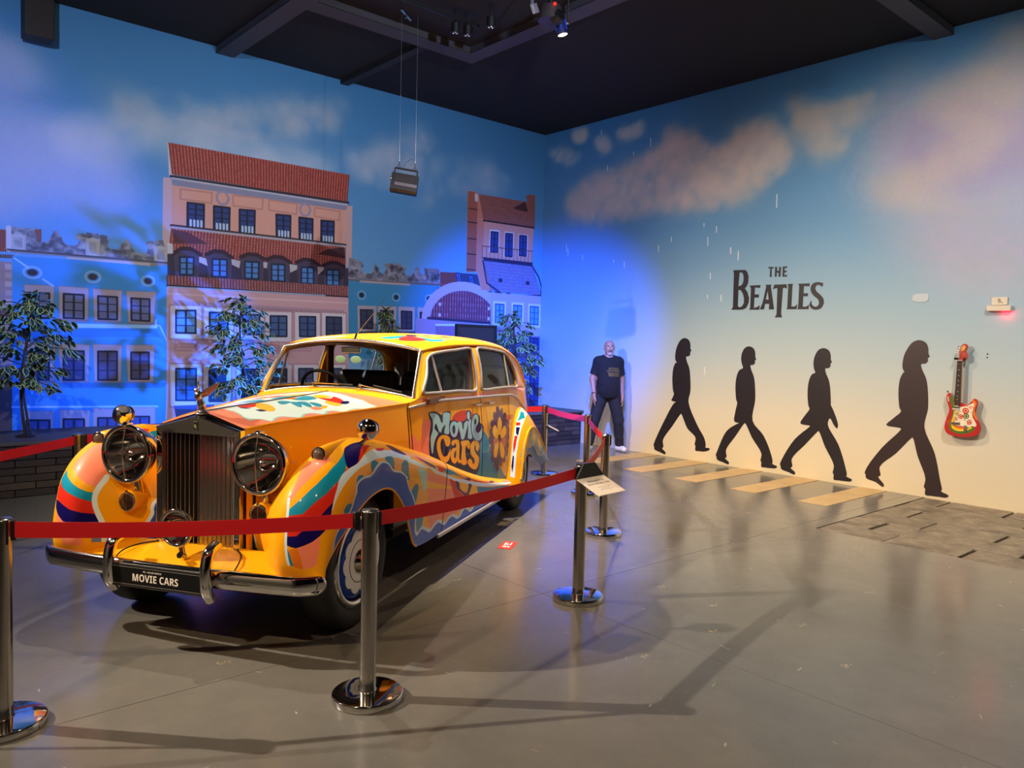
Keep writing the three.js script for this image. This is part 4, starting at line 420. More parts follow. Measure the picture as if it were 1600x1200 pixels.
const rearArt = art(1024, 512, INK.yellow, ({ B, P, L }) => {
  P(INK.white, [[0.0665, 0.1482], [0.1791, 0.1280], [0.2784, 0.1283], [0.3756, 0.1189], [0.4706, 0.0960], [0.4917, 0.0917], [0.5000, 0.1333], [0.5083, 0.1917], [0.5208, 0.2750], [0.5083, 0.2167], [0.5125, 0.2090], [0.3768, 0.2648], [0.2721, 0.2494], [0.1901, 0.2392], [0.0635, 0.2488]]);
  P(INK.teal, [[0.4171, 0.1262], [0.4446, 0.1633], [0.4111, 0.2454], [0.3725, 0.2031], [0.3312, 0.1415], [0.3754, 0.1492]]); P(INK.red, [[0.3235, 0.1265], [0.3456, 0.2032], [0.3299, 0.2146], [0.3057, 0.1348]]); P(INK.navy, [[0.3008, 0.1440], [0.3178, 0.2186], [0.2721, 0.2181], [0.2715, 0.1686]]);
  P(INK.red, [[0.2586, 0.1480], [0.2702, 0.2081], [0.2166, 0.1969], [0.1822, 0.1596], [0.2202, 0.1437]]); P(INK.navy, [[0.1794, 0.1585], [0.1737, 0.1865], [0.1260, 0.1926], [0.0870, 0.1772], [0.1229, 0.1490]]); P(INK.purple, [[0.4917, 0.1000], [0.4958, 0.1333], [0.5042, 0.1833], [0.5000, 0.1681]]); P(INK.salmon, [[0.5000, 0.1333], [0.5083, 0.1917], [0.5042, 0.1833]]);
  P('#8fa19d', [[0.1774, 0.3476], [0.2279, 0.3717], [0.3074, 0.4291], [0.3822, 0.4398], [0.4638, 0.4502], [0.5875, 0.4167], [0.6542, 0.4667], [0.7333, 0.5000], [0.7875, 0.5167], [0.8167, 0.5250], [0.8045, 0.6608], [0.7179, 0.8198], [0.5392, 0.8211], [0.3333, 0.7750]]);
  for (const p of [[[0.2872, 0.4715], [0.3494, 0.4739], [0.4012, 0.5160], [0.3639, 0.6329], [0.2997, 0.6980]], [[0.4551, 0.4891], [0.5285, 0.4862], [0.5546, 0.6656], [0.5412, 0.7838], [0.4791, 0.7022]], [[0.5875, 0.4333], [0.6167, 0.4583], [0.6809, 0.6027], [0.6711, 0.7325], [0.6093, 0.6408]]]) P(INK.sun, p);
  P('#5d8f92', [[0.1546, 0.3864], [0.2066, 0.4390], [0.2428, 0.6233], [0.1828, 0.5239], [0.1015, 0.4497]]);
  P(INK.slate, [[0.72, 0.5], [0.8, 0.3], [0.9, 0.12], [1.01, 0.05], [1.01, 1.02], [0.72, 1.02]]);
  const wave = [[0.0548, 0.4717], [0.1506, 0.5012], [0.2406, 0.7500], [0.2993, 0.7026], [0.4514, 0.8746], [0.5129, 0.7996], [0.6052, 0.8224], [0.6828, 0.8299], [0.7549, 0.7428], [0.7831, 0.5844], [0.7875, 0.5167], [0.8125, 0.5167]];
  P(INK.slate, [...curve(wave, 5, false), [1, 1.02], [wave[0][0], 1.02]]); L(INK.wavy, 7, wave);
});
const bonnetArt = art(2048, 1024, INK.salmon, ({ B, P, L, c }) => {
  const halves = (draw) => { draw((p) => p); draw((p) => p.map(([u, v]) => [u, 1 - v])); };
  const edge = [...[[0.1192, 0.5711], [0.1252, 0.6258], [0.1163, 0.6951], [0.0965, 0.7803], [0.0891, 0.8545]], ...[[0.1002, 0.8573], [0.1384, 0.8749], [0.1567, 0.9483], [0.2064, 0.9067], [0.2449, 0.8975], [0.2762, 0.9367], [0.3038, 0.9716], [0.3671, 0.9204], [0.4122, 0.9237], [0.4464, 0.9737], [0.5060, 0.9297], [0.5425, 0.9392], [0.5653, 0.9938], [0.6419, 0.9598], [0.6935, 0.9765], [0.7042, 1.0250], [0.7570, 0.9859], [0.7995, 0.9829], [0.8289, 0.8979], [0.8709, 0.8238], [0.8865, 0.7400], [0.9231, 0.6540], [0.9641, 0.5347]]];
  halves((m) => { const e = m(edge); P('#cfe0d8', [...curve(e, 6, false), [e[e.length - 1][0], 0.5], [e[0][0], 0.5]]); L('#8fc6b8', 16, e); });
  for (const [ink, p] of [['lake', [[0.4792, 0.5517], [0.4297, 0.6431], [0.4596, 0.6492], [0.5294, 0.6051], [0.5231, 0.5574]]], ['lake', [[0.5247, 0.6100], [0.4565, 0.7404], [0.4556, 0.7732], [0.4866, 0.7464], [0.5449, 0.6431]]], ['lake', [[0.5514, 0.6365], [0.5032, 0.7493], [0.4927, 0.8076], [0.5363, 0.7677], [0.5873, 0.6604]]], ['lake', [[0.5965, 0.6886], [0.5380, 0.8021], [0.5479, 0.8287], [0.5830, 0.8027], [0.6102, 0.7264]]], ['lake', [[0.5854, 0.5726], [0.6872, 0.5250], [0.7641, 0.5187], [0.7584, 0.5827], [0.7096, 0.6378], [0.6155, 0.6331]]],
    ['salmon', [[0.4927, 0.8076], [0.4703, 0.8655], [0.4947, 0.8823], [0.5361, 0.8510], [0.5291, 0.8120]]], ['sun', [[0.5838, 0.8033], [0.5965, 0.8223], [0.5386, 0.8706], [0.5272, 0.8632]]], ['sun', [[0.6913, 0.7198], [0.7059, 0.7569], [0.7091, 0.8110], [0.6626, 0.8584], [0.6280, 0.8533], [0.6338, 0.7901]]], ['red', [[0.7461, 0.6032], [0.7710, 0.6793], [0.8389, 0.6550], [0.7752, 0.7725], [0.7029, 0.8293], [0.6974, 0.7577]]], ['navy', [[0.7611, 0.7834], [0.7877, 0.7956], [0.7510, 0.8359], [0.7061, 0.8471], [0.6988, 0.8263]]], ['sun', [[0.8246, 0.5328], [0.8570, 0.5641], [0.8320, 0.6336], [0.7759, 0.6616], [0.7339, 0.6120]]],
    ['orange', [[0.5833, 0.5043], [0.6445, 0.4888], [0.6668, 0.5170], [0.6018, 0.5570]]], ['sun', [[0.3006, 0.5575], [0.3744, 0.5078], [0.3825, 0.5746], [0.3190, 0.7290], [0.2740, 0.7626], [0.2517, 0.7236], [0.2694, 0.6342]]], ['red', [[0.2194, 0.5103], [0.2792, 0.4750], [0.3480, 0.5032], [0.2714, 0.5969], [0.2416, 0.5912], [0.2192, 0.5675]]], ['navy', [[0.2315, 0.6710], [0.2626, 0.6893], [0.2613, 0.7319], [0.2286, 0.7219]]], ['navy', [[0.2040, 0.5325], [0.2265, 0.5757], [0.2396, 0.6127], [0.2076, 0.6037]]]]) halves((m) => B(INK[ink], m(p)));
});
const roofArt = art(1024, 1024, INK.yellow, ({ B }) => {
  for (const [ink, p] of [['teal', [[0.0579, 0.5924], [0.0854, 0.6143], [0.1083, 0.6250], [0.1333, 0.6250], [0.0707, 0.6762], [0.0422, 0.6376]]], ['teal', [[0.1417, 0.6667], [0.1375, 0.7114], [0.1163, 0.7984], [0.1560, 0.8476], [0.1140, 0.8728], [0.0813, 0.8249], [0.1165, 0.7377]]], ['red', [[0.0514, 0.6883], [0.1125, 0.6517], [0.1292, 0.6583], [0.1167, 0.7116], [0.0891, 0.7992], [0.0581, 0.7899], [0.0374, 0.7256]]], ['purple', [[0.1625, 0.6167], [0.1833, 0.6333], [0.1333, 0.6917], [0.1250, 0.6602]]], ['mint', [[0.0417, 0.2250], [0.0625, 0.2583], [0.0750, 0.3500], [0.0792, 0.4000], [0.0592, 0.4112], [0.0342, 0.3554]]], ['purple', [[0.1917, 0.6750], [0.2083, 0.6917], [0.1958, 0.7167], [0.1792, 0.7000]]], ['purple', [[0.2333, 0.7333], [0.2417, 0.7750], [0.2417, 0.7917], [0.2083, 0.7750]]]]) B(INK[ink], p);
});
const car = thing('vintage_car', 'yellow vintage limousine covered in painted waves and flowers behind red belts', 'car', [1.8640, 0, -4.5410], 0.56600);
{
  const mirror = (at) => (u, v) => { const [x, y, z] = at(u, v); return [x, y, -z]; };
  const skin = (map) => paint(0xffffff, { map });
  const both = (name, at, nu, nv, mat) => { part(name, grid(at, nu, nv), mat, car); part(name, grid(mirror(at), nu, nv, true), mat, car); };
  part('bonnet', grid(bonnetAt, 60, 40), skin(bonnetArt), car, 'salmon pink bonnet top painted with a white cloud and blue petals');
  both('bonnet_side', bonnetSideAt, 40, 24, M.yellow);
  part('scuttle', grid(scuttleAt, 14, 40), M.yellow, car);
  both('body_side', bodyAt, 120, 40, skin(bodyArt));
  part('roof', grid(roofAt, 120, 48), skin(roofArt), car);
  part('front_wing', grid(wingAt, 220, 64), skin(wingArt), car); part('front_wing', grid(mirror(wingAt), 220, 64, true), skin(farWingArt), car);
  both('rear_wing', rearWingAt, 100, 32, skin(rearArt));
  // cabin sides with window openings
  const top = [], base = [];
  for (let i = 0; i <= 60; i++) { const x = lerp(1.3, 4.06, i / 60); top.push([x, roofEdge(x)[0] - 0.002]); }
  for (let i = 0; i <= 60; i++) { const x = lerp(4.06, 1.1, i / 60); base.push([x, bodyTop(x)[0]]); }
  const front = curve([[1.17, 1.293], [1.27, 1.288], [1.7, 1.283], [2.075, 1.272], [2.09, 1.29], [2.11, 1.45], [2.125, 1.6], [2.11, 1.613], [1.8, 1.603], [1.55, 1.588], [1.4, 1.568], [1.33, 1.535], [1.24, 1.42], [1.16, 1.31]], 5);
  const rear = curve([[2.225, 1.272], [2.7, 1.258], [3.1, 1.247], [3.36, 1.236], [3.395, 1.25], [3.385, 1.35], [3.33, 1.45], [3.24, 1.53], [3.14, 1.568], [2.9, 1.592], [2.6, 1.61], [2.28, 1.615], [2.262, 1.6], [2.24, 1.45], [2.215, 1.285]], 5);
  const side = (sgn) => {
    const g = slab([...top, ...base.slice(0, -1), [1.1, 1.256]], 0.02, 0, [front, rear]), p = g.attributes.position;
    for (let i = 0; i < p.count; i++) p.setZ(i, sgn * (p.getZ(i) - 0.02 + cabinZ(p.getX(i), p.getY(i))));
    if (sgn < 0) for (let i = 0; i < p.count; i += 3) { const a = [0, 1, 2].map((k) => p['get' + 'XYZ'[k]](i + 1)); for (let k = 0; k < 3; k++) p.array[(i + 1) * 3 + k] = p.array[(i + 2) * 3 + k]; for (let k = 0; k < 3; k++) p.array[(i + 2) * 3 + k] = a[k]; }
    g.computeVertexNormals(); return g;
  };
  for (const s of [1, -1]) {
    part('window_pillars', side(s), M.yellow, car);
    for (const [win, bar] of [[front, [[1.415, 1.572], [1.425, 1.285]]], [rear, [[3.105, 1.572], [3.07, 1.25]]]]) {
      const fr = part('window_frame', tube(win.filter((_, i) => i % 2 === 0).map(([x, y]) => [x, y, s * (cabinZ(x, y) + 0.004)]), 0.012, 220, true, 8), M.satin, car, 'satin metal window frame');
      part('window_divider', rod(...bar.map(([x, y]) => [x, y, s * (cabinZ(x, y) - 0.003)]), 0.009), M.satin, fr);
      const g = new THREE.ShapeGeometry(shape(win)), p = g.attributes.position; for (let i = 0; i < p.count; i++) p.setZ(i, s * (cabinZ(p.getX(i), p.getY(i)) - 0.012)); g.computeVertexNormals(); part('window_glass', g, M.glass, fr);
    }
    const gutter = []; for (let i = 0; i <= 40; i++) { const x = lerp(1.3, 4.02, i / 40), [ye, , w] = roofEdge(x); gutter.push([x, ye + 0.002, s * (w + 0.003)]); }
    part('rain_gutter', tube(gutter, 0.009, 120), M.yellow, car);
    // bright strip along the waist, door seams, handles
    const strip = []; for (let i = 0; i <= 40; i++) { const x = lerp(0.99, 3.72, i / 40), v = lerp(0.042, 0.075, i / 40) + 0.13 * smooth(2.9, 3.72, x) ** 2, b = bodyAt((x - 0.97) / 3.71, v); strip.push([b[0], b[1], s * (b[2] + 0.003)]); }
    part('waist_strip', tube(strip, 0.012, 160, false, 8), M.satin, car, 'satin metal strip along the waist');
    const seam = (x0, x1, v0, v1, n = 18) => { const q = []; for (let i = 0; i <= n; i++) { const t = i / n, x = lerp(x0, x1, t), b = bodyAt((x - 0.97) / 3.71, lerp(v0, v1, t)); q.push([b[0], b[1], s * b[2]]); } return tube(q, 0.0032, 50, false, 6); };
    const wseam = []; for (let i = 0; i <= 14; i++) { const b = wingAt(13.25 / 18, lerp(0.42, 1, i / 14)); wseam.push([b[0], b[1], s * b[2]]); }
    part('door_seam', [seam(1.0, 1.02, 0, 0.55), seam(0.985, 0.985, 0, 0.4), seam(2.17, 2.17, 0, 0.85), seam(3.02, 2.9, 0.05, 0.7), tube(wseam, 0.0032, 50, false, 6)], M.deepBlack, car);
    for (const x of [2.02, 2.34]) { const b = bodyAt((x - 0.97) / 3.71, 0.115); const h = part('door_handle', [rod([x - 0.06, b[1], s * (b[2] + 0.035)], [x + 0.07, b[1], s * (b[2] + 0.035)], 0.009), rod([x - 0.05, b[1], s * b[2]], [x - 0.05, b[1], s * (b[2] + 0.035)], 0.011), rod([x + 0.05, b[1], s * b[2]], [x + 0.05, b[1], s * (b[2] + 0.035)], 0.008)], M.chrome, car); }
    part('running_board_strip', put(box(1.98, 0.028, 0.022, 0.008), 1.93, 0.312, s * 0.884, 0, 0, -0.008), M.satin, car, 'satin metal strip along the running board');
    // ridges on the rear wing
    for (const [v, r] of [[0.03, 0.012], [0.46, 0.014]]) { const q = []; for (let i = 0; i <= 40; i++) { const b = rearWingAt(lerp(v < 0.1 ? 0.02 : 0.06, v < 0.1 ? 0.92 : 0.82, i / 40), v); q.push([b[0], b[1], s * b[2]]); } part('wing_ridge', tube(q, r, 160), M.yellow, car); }
    // lip of the front wheel arch
    const lip = []; for (let i = 0; i <= 60; i++) { const b = wingAt(lerp(0.3, 11.5, i / 60) / 18, 1); lip.push([b[0], b[1], s * (b[2] - 0.004)]); } part('arch_lip', tube(lip, 0.007, 160), M.yellow, car);
  }
  // windscreen
  const ws = part('windscreen', grid((u, v) => { const s = v * 2 - 1, a = screenBase(s), b = screenTop(s); return [lerp(a[0], b[0], u), lerp(a[1], b[1], u), lerp(a[2], b[2], u)]; }, 12, 30), phys(0xffffff, 0.03, { transmission: 1, thickness: 0, specularIntensity: 1 }), car);
  const rim = []; for (let i = 0; i <= 16; i++) rim.push(screenBase(i / 8 - 1)); for (let i = 0; i <= 4; i++) { const a = screenBase(1), b = screenTop(1), t = (i + 0.5) / 5; rim.push(a.map((q, k) => lerp(q, b[k], t))); } for (let i = 16; i >= 0; i--) rim.push(screenTop(i / 8 - 1)); for (let i = 4; i >= 0; i--) { const a = screenBase(-1), b = screenTop(-1), t = (i + 0.5) / 5; rim.push(a.map((q, k) => lerp(q, b[k], t))); }
  part('windscreen_frame', tube(rim, 0.0135, 260, true), M.chromeSoft, ws);
  for (const [s0, s1] of [[-0.3, 0.22], [0.33, 0.86]]) {
    const a = screenBase(s0), b = screenBase(s1), w = part('wiper', [rod([a[0] - 0.035, a[1] + 0.012, a[2]], [a[0] - 0.01, a[1] + 0.035, a[2]], 0.012), rod([a[0] - 0.03, a[1] + 0.035, a[2]], [b[0] - 0.02, b[1] + 0.03, b[2] - 0.1], 0.005)], M.chrome, car);
    part('wiper_blade', rod([a[0] + 0.0, a[1] + 0.03, a[2] + 0.1], [b[0] + 0.0, b[1] + 0.025, b[2]], 0.006), M.rubber, w);
    part('wiper_blade', put(ball(0.014), a[0] - 0.035, a[1] + 0.012, a[2]), M.chrome, w);
  }
  // bonnet hinge, latch, studs
  const hinge = []; for (let i = 0; i <= 12; i++) { const b = bonnetAt(i / 12, 0.5); hinge.push([b[0], b[1] + 0.001, 0]); }
  part('bonnet_hinge', tube(hinge, 0.0065, 60), M.chromeSoft, car);
  for (const s of [1, -1]) { const e = []; for (let i = 0; i <= 12; i++) { const b = bonnetAt(i / 12, s > 0 ? 1 : 0); e.push(b); } part('bonnet_edge', tube(e, 0.007, 60), M.yellow, car); const l = bonnetSideAt(0.2, 0.36); part('bonnet_latch', [rod([l[0] - 0.06, l[1] - 0.006, s * (l[2] + 0.012)], [l[0] + 0.07, l[1] + 0.01, s * (l[2] + 0.014)], 0.008, 0.004), put(ball(0.012), l[0], l[1], s * l[2])], M.chrome, car); part('bonnet_stud', [put(ball(0.008), l[0] - 0.07, l[1] + 0.1, s * l[2]), put(ball(0.006), l[0] + 0.04, l[1] + 0.09, s * (l[2] + 0.004))], M.chrome, car); }
  // radiator
  const rad = part('radiator_shell', [slab([[-0.268, 0.47], [-0.235, 0.47], [-0.235, 1.135], [0.235, 1.135], [0.235, 0.47], [0.268, 0.47], [0.268, 1.158], [0, 1.232], [-0.268, 1.158]], 0.1, 0.004)].map((g) => { g.rotateY(-Math.PI / 2); return g.translate(-0.33, 0, 0); }), M.chrome, car, 'mirror bright radiator shell with a gabled top');
  part('radiator_pediment', put(slab([[-0.24, 1.133], [0.24, 1.133], [0.262, 1.157], [0, 1.228], [-0.262, 1.157]], 0.02, 0.003).rotateY(-Math.PI / 2), -0.425, 0, 0), M.chrome, rad);
  const capGeo = (s) => grid((u, v) => [lerp(-0.435, -0.37, u), lerp(1.236 + 0.016 * u, 1.158 + 0.012 * u, v), s * lerp(0, 0.272, v)], 6, 6, s < 0);
  part('radiator_cap_plate', [capGeo(1), capGeo(-1)], M.darkChrome, rad);
  part('radiator_core', put(box(0.02, 0.68, 0.48), -0.36, 0.81, 0), M.deepBlack, rad);
  const slat = box(0.0045, 0.665, 0.03, 0.0015); for (let i = 0; i < 16; i++) { const z = lerp(-0.217, 0.217, i / 15), m = part('radiator_slat', slat, M.chromeSoft, rad); m.position.set(-0.41, 0.803, z); m.rotation.y = z > 0 ? 0.8 : -0.8; }
  const badge = part('badge', put(box(0.006, 0.052, 0.03, 0.002), -0.449, 1.175, 0), M.black, rad);
  const emblem = texture(canvas(96, 160, (c) => { c.fillStyle = '#17150f'; c.fillRect(0, 0, 96, 160); c.translate(0, 160); c.scale(1, -1); c.strokeStyle = '#cbbf9e'; c.lineWidth = 3; c.strokeRect(5, 5, 86, 150); c.fillStyle = '#d8cca8'; c.font = 'bold 62px serif'; c.textAlign = 'center'; c.fillText('R', 42, 88); c.fillText('R', 54, 118); }));
  part('badge_plate', new THREE.PlaneGeometry(0.027, 0.048).rotateY(-Math.PI / 2).translate(-0.4525, 1.175, 0), std(0xffffff, 0.3, 0.5, { map: emblem }), badge);
  // winged figure
  const mas = part('mascot', [lathe([[0, 0], [0.032, 0], [0.032, 0.008], [0.02, 0.014], [0.014, 0.022], [0.018, 0.03], [0, 0.032]], 20), put(lathe([[0, 0], [0.022, 0], [0.018, 0.03], [0.013, 0.055], [0.016, 0.075], [0.008, 0.085], [0, 0.087]], 16), 0, 0.03, 0, 0, 0, 0.35), put(ball(0.011), -0.045, 0.122, 0), put(ball(0.02).scale(1, 1.3, 0.8), -0.03, 0.095, 0)], M.chromeSoft, car, 'bright winged figure leaning forward on the radiator');
  mas.position.set(-0.395, 1.235, 0); mas.scale.setScalar(1.12);
  for (const s of [1, -1]) { const w = slab(curve([[-0.018, 0], [0.01, 0.016], [0.05, 0.028], [0.09, 0.032], [0.075, 0.014], [0.055, 0.0], [0.03, -0.012], [0, -0.014]], 5), 0.004, 0.002); w.rotateY(-s * 0.55); w.rotateZ(0.32); w.translate(-0.02, 0.1, s * 0.012); part('mascot_wing', w, M.chromeSoft, mas); part('mascot_arm', rod([-0.036, 0.104, s * 0.008], [0.0, 0.112, s * 0.03], 0.005, 0.003), M.chrome, mas); }
  // lamps
  const lens = phys(0xffffff, 0.02, { transmission: 1, thickness: 0 });
  function lamp(name, r, [x, y, z], depth, bar, rimR = 0.09) {
    const L = new THREE.Group(); L.name = name; L.position.set(x, y, z); car.add(L); const toFront = (g) => g.rotateZ(Math.PI / 2);
    part('lamp_bowl', toFront(lathe([[0, -depth], [r * 0.35, -depth * 0.95], [r * 0.72, -depth * 0.66], [r * 0.94, -depth * 0.26], [r, 0.0], [r * 0.955, 0.004], [r * 0.9, -depth * 0.25], [r * 0.68, -depth * 0.6], [r * 0.3, -depth * 0.88], [0, -depth * 0.92]], 48)), M.chrome, L);
    part('lamp_rim', toFront(new THREE.TorusGeometry(r * 0.96, r * rimR, 12, 56).rotateX(Math.PI / 2)), M.chrome, L);
    part('lamp_lens', toFront(lathe([[0, r * 0.16], [r * 0.35, r * 0.14], [r * 0.7, r * 0.08], [r * 0.94, 0.0]], 44)), lens, L);
    part('lamp_bulb', [toFront(put(ball(r * 0.12), 0, -r * 0.25, 0)), toFront(put(cyl(r * 0.06, r * 0.06, r * 0.5), 0, -r * 0.5, 0))], M.chromeSoft, L);
    if (bar) part('lamp_bar', tube([[-0.004, r * 0.95, 0], [-r * 0.13, r * 0.5, 0], [-r * 0.18, 0, 0], [-r * 0.13, -r * 0.5, 0], [-0.004, -r * 0.95, 0]], r * 0.022, 30), M.chromeSoft, L);
    return L;
  }
  for (const s of [1, -1]) {
    const h = lamp('headlamp', 0.16, [-0.49, 1.0, s * 0.425], 0.2, true); part('headlamp_stalk', [rod([0.07, -0.12, 0], [0.1, -0.3, -s * 0.01], 0.022, 0.03), put(ball(0.016), -0.01, 0.165, 0), put(box(0.05, 0.012, 0.012, 0.004), 0.02, 0.168, 0), put(ball(0.012), 0.01, -0.16, 0)], M.chrome, h);
    const t = lamp('indicator_lamp', 0.052, [-0.485, 0.728, s * 0.425], 0.07, true, 0.12); t.children[2].material = phys(0x2a1408, 0.05, { clearcoat: 1 }); part('lamp_housing', put(lathe([[0, -0.16], [0.03, -0.14], [0.052, -0.07], [0.06, -0.01], [0.054, 0]], 28).rotateZ(Math.PI / 2), 0.005, 0.004, 0), M.yellow, t); part('lamp_finial', put(ball(0.01), -0.005, 0.058, 0), M.chrome, t);
    // side lamp at the nose of a streamlined fairing on the wing
    const sl = part('side_lamp', put(lathe([[0, 0.4], [0.012, 0.36], [0.026, 0.25], [0.036, 0.1], [0.038, 0.0], [0, 0]], 24).rotateZ(-Math.PI / 2).scale(1, 1.0, 1), 0, 0, 0, 0, 0, 0.12), M.yellow, car); sl.position.set(-0.385, 1.055, s * 0.72);
    part('side_lamp_rim', new THREE.TorusGeometry(0.035, 0.008, 10, 28).rotateY(Math.PI / 2), M.chrome, sl); part('side_lamp_lens', put(ball(0.032), 0, 0, 0).scale(0.6, 1, 1), phys(0x5c4a3e, 0.12, { clearcoat: 0.6 }), sl);
    // wing mirror: dome on a stalk
    const mi = part('wing_mirror', put(ball(0.062, 28), 0, 0, 0).scale(0.8, 1, 1), M.chrome, car, 'domed bright wing mirror'); mi.position.set(-0.07, 1.165, s * 0.845); part('mirror_stalk', rod([0, -0.05, 0], [-0.02, -0.1, -s * 0.06], 0.009, 0.013), M.chrome, mi); part('mirror_glass', new THREE.CircleGeometry(0.05, 28).rotateY(Math.PI / 2).translate(0.051, 0, 0), M.chrome, mi);
  }
  const fog = lamp('fog_lamp', 0.098, [-0.6, 0.645, 0], 0.1, false, 0.11); part('fog_lamp_bracket', [rod([0.03, -0.08, 0], [0.02, -0.16, 0.03], 0.016), rod([0.0, -0.15, 0.05], [-0.04, -0.13, 0.055], 0.018)], M.chrome, fog);
  // apron, bumper, plate
  const apron = grid((u, v) => { const z = lerp(-0.7, 0.7, v), e = Math.abs(z) / 0.86, k = u; const y = k < 0.75 ? lerp(0.512, 0.462, (k / 0.75) ** 1.5) : 0.462 - 0.035 * ((k - 0.75) / 0.25) ** 1.3, x = k < 0.75 ? lerp(-0.4, -0.615, k / 0.75) : -0.615 - 0.025 * Math.sin((k - 0.75) / 0.25 * Math.PI / 2); return [x + 0.09 * e ** 3, y - 0.03 * e ** 2, z]; }, 30, 50);
  part('front_apron', apron, M.yellow, car);
  for (const s of [1, -1]) part('apron_seam', tube([[-0.42, 0.513, s * 0.24], [-0.5, 0.503, s * 0.33], [-0.58, 0.482, s * 0.37], [-0.625, 0.45, s * 0.375], [-0.637, 0.4, s * 0.37]], 0.004, 40), M.deepBlack, car);
  const plan = (t) => { const z = t * 0.885, e = Math.abs(t); return [-0.7 + 0.055 * e ** 2 + 0.12 * Math.max(0, e - 0.86) ** 1.4 * 9, z]; };
  part('front_bumper', grid((u, v) => { const q = (u * 2 - 1), w = Math.sign(q) * (1 - (1 - Math.abs(q)) ** 1.5), [x, z] = plan(w), e = Math.abs(w), a = v * Math.PI * 2, k = Math.sqrt(Math.max(0.0005, 1 - clamp((e - 0.955) / 0.045) ** 2)), sx = 0.026 * k, sy = 0.05 * k; return [x - sx * Math.sign(Math.cos(a)) * Math.abs(Math.cos(a)) ** 0.8, 0.432 + sy * Math.sign(Math.sin(a)) * Math.abs(Math.sin(a)) ** 0.9, z]; }, 90, 28), M.chrome, car);
  for (const s of [1, -1]) part('overrider', put(tube([[-0.66, 0.6, s * 0.3], [-0.72, 0.575, s * 0.3], [-0.745, 0.51, s * 0.3], [-0.748, 0.43, s * 0.3], [-0.738, 0.37, s * 0.3], [-0.71, 0.325, s * 0.3]], 0.027, 40, false, 14)).translate(0, 0, -s * 0.3).scale(1, 1, 1.15).translate(0, 0, s * 0.3), M.chrome, car);
  const plateArt = texture(canvas(1024, 200, (c) => { c.fillStyle = '#0b0a0a'; c.fillRect(0, 0, 1024, 200); c.translate(0, 200); c.scale(1, -1); c.strokeStyle = '#8e8a84'; c.lineWidth = 4; c.beginPath(); c.roundRect(20, 22, 984, 156, 16); c.stroke(); c.strokeStyle = '#4a4744'; c.beginPath(); c.roundRect(5, 6, 1014, 188, 20); c.stroke(); c.fillStyle = '#e9dfd2'; c.textAlign = 'center'; c.save(); c.translate(500, 142); c.scale(0.92, 1); c.font = 'bold 92px sans-serif'; c.fillText('MOVIE CARS', 0, 0); c.restore(); c.font = 'bold 22px sans-serif'; c.fillText('PR - FSO BE RANCH', 470, 58); }));
  const plate = part('number_plate', put(box(0.012, 0.124, 0.6, 0.005), -0.742, 0.412, 0.0), M.black, car, 'black number plate with white capital letters');
  part('plate_face', new THREE.PlaneGeometry(0.59, 0.116).rotateY(-Math.PI / 2).translate(-0.7492, 0.412, 0), phys(0xffffff, 0.6, { map: plateArt, specularIntensity: 0.3 }), plate);
  // wheels
  const tyreGeo = lathe([[0.27, -0.075], [0.3, -0.088], [0.34, -0.092], [0.372, -0.08], [0.387, -0.055], [0.39, -0.02], [0.39, 0.02], [0.387, 0.055], [0.372, 0.08], [0.34, 0.092], [0.3, 0.088], [0.27, 0.075]], 72).rotateX(Math.PI / 2);
  const scallop = []; for (let i = 0; i < 220; i++) { const a = i / 220 * Math.PI * 2, r = 0.163 + 0.024 * Math.abs(Math.cos(a * 5)) ** 0.8; scallop.push([r * Math.cos(a), r * Math.sin(a)]); }
  for (const [x, s, y] of [[0, 1, 0], [0, -1, 0], [3.417, 1, 0], [3.417, -1, 0]]) {
    const w = new THREE.Group(); w.name = 'wheel'; w.position.set(x, 0.39, s * 0.68); if (s < 0) w.rotation.y = Math.PI; car.add(w);
    part('tyre', tyreGeo, M.rubber, w);
    part('wheel_rim', [lathe([[0.228, 0.078], [0.236, 0.092], [0.25, 0.094], [0.268, 0.088], [0.276, 0.072], [0.268, 0.06]], 72).rotateX(Math.PI / 2), put(cyl(0.27, 0.27, 0.02, 48), 0, 0, -0.02, Math.PI / 2)], M.chrome, w, 'bright wheel trim ring');
    part('wheel_disc', lathe([[0, 0.088], [0.1, 0.088], [0.18, 0.084], [0.226, 0.072], [0.226, 0.03]], 64).rotateX(Math.PI / 2), paint(0x12399c), w, 'blue painted wheel disc');
    part('scalloped_disc', put(slab(scallop, 0.004, 0.0015), 0, 0, 0.0875), paint(0xd9d9d6), w, 'white scalloped disc on the wheel');
    part('disc_line', new THREE.TorusGeometry(0.122, 0.0022, 6, 60).translate(0, 0, 0.0935), M.deepBlack, w);
    part('hub_cap', lathe([[0.07, 0.092], [0.068, 0.105], [0.055, 0.112], [0.05, 0.125], [0.042, 0.13], [0.03, 0.131], [0, 0.131]], 40).rotateX(Math.PI / 2), M.chrome, w);
  }
  // chassis, inner wheel wells, cabin
  part('chassis', [put(box(4.6, 0.14, 1.15), 1.95, 0.36, 0), put(box(0.9, 0.62, 0.6), 0.1, 0.7, 0), put(box(3.2, 0.05, 1.4), 2.2, 0.4, 0), put(box(0.06, 0.5, 1.36), 0.62, 0.62, 0), put(box(1.4, 0.4, 0.9), 3.7, 0.6, 0)], M.deepBlack, car);  // black boxes, added to block light under the body
  for (const x of [0, 3.417]) part('axle', rod([x, 0.39, -0.62], [x, 0.39, 0.62], 0.04), M.deepBlack, car);
  part('dashboard', put(box(0.16, 0.2, 1.2, 0.03), 1.27, 1.16, 0), M.wood, car);
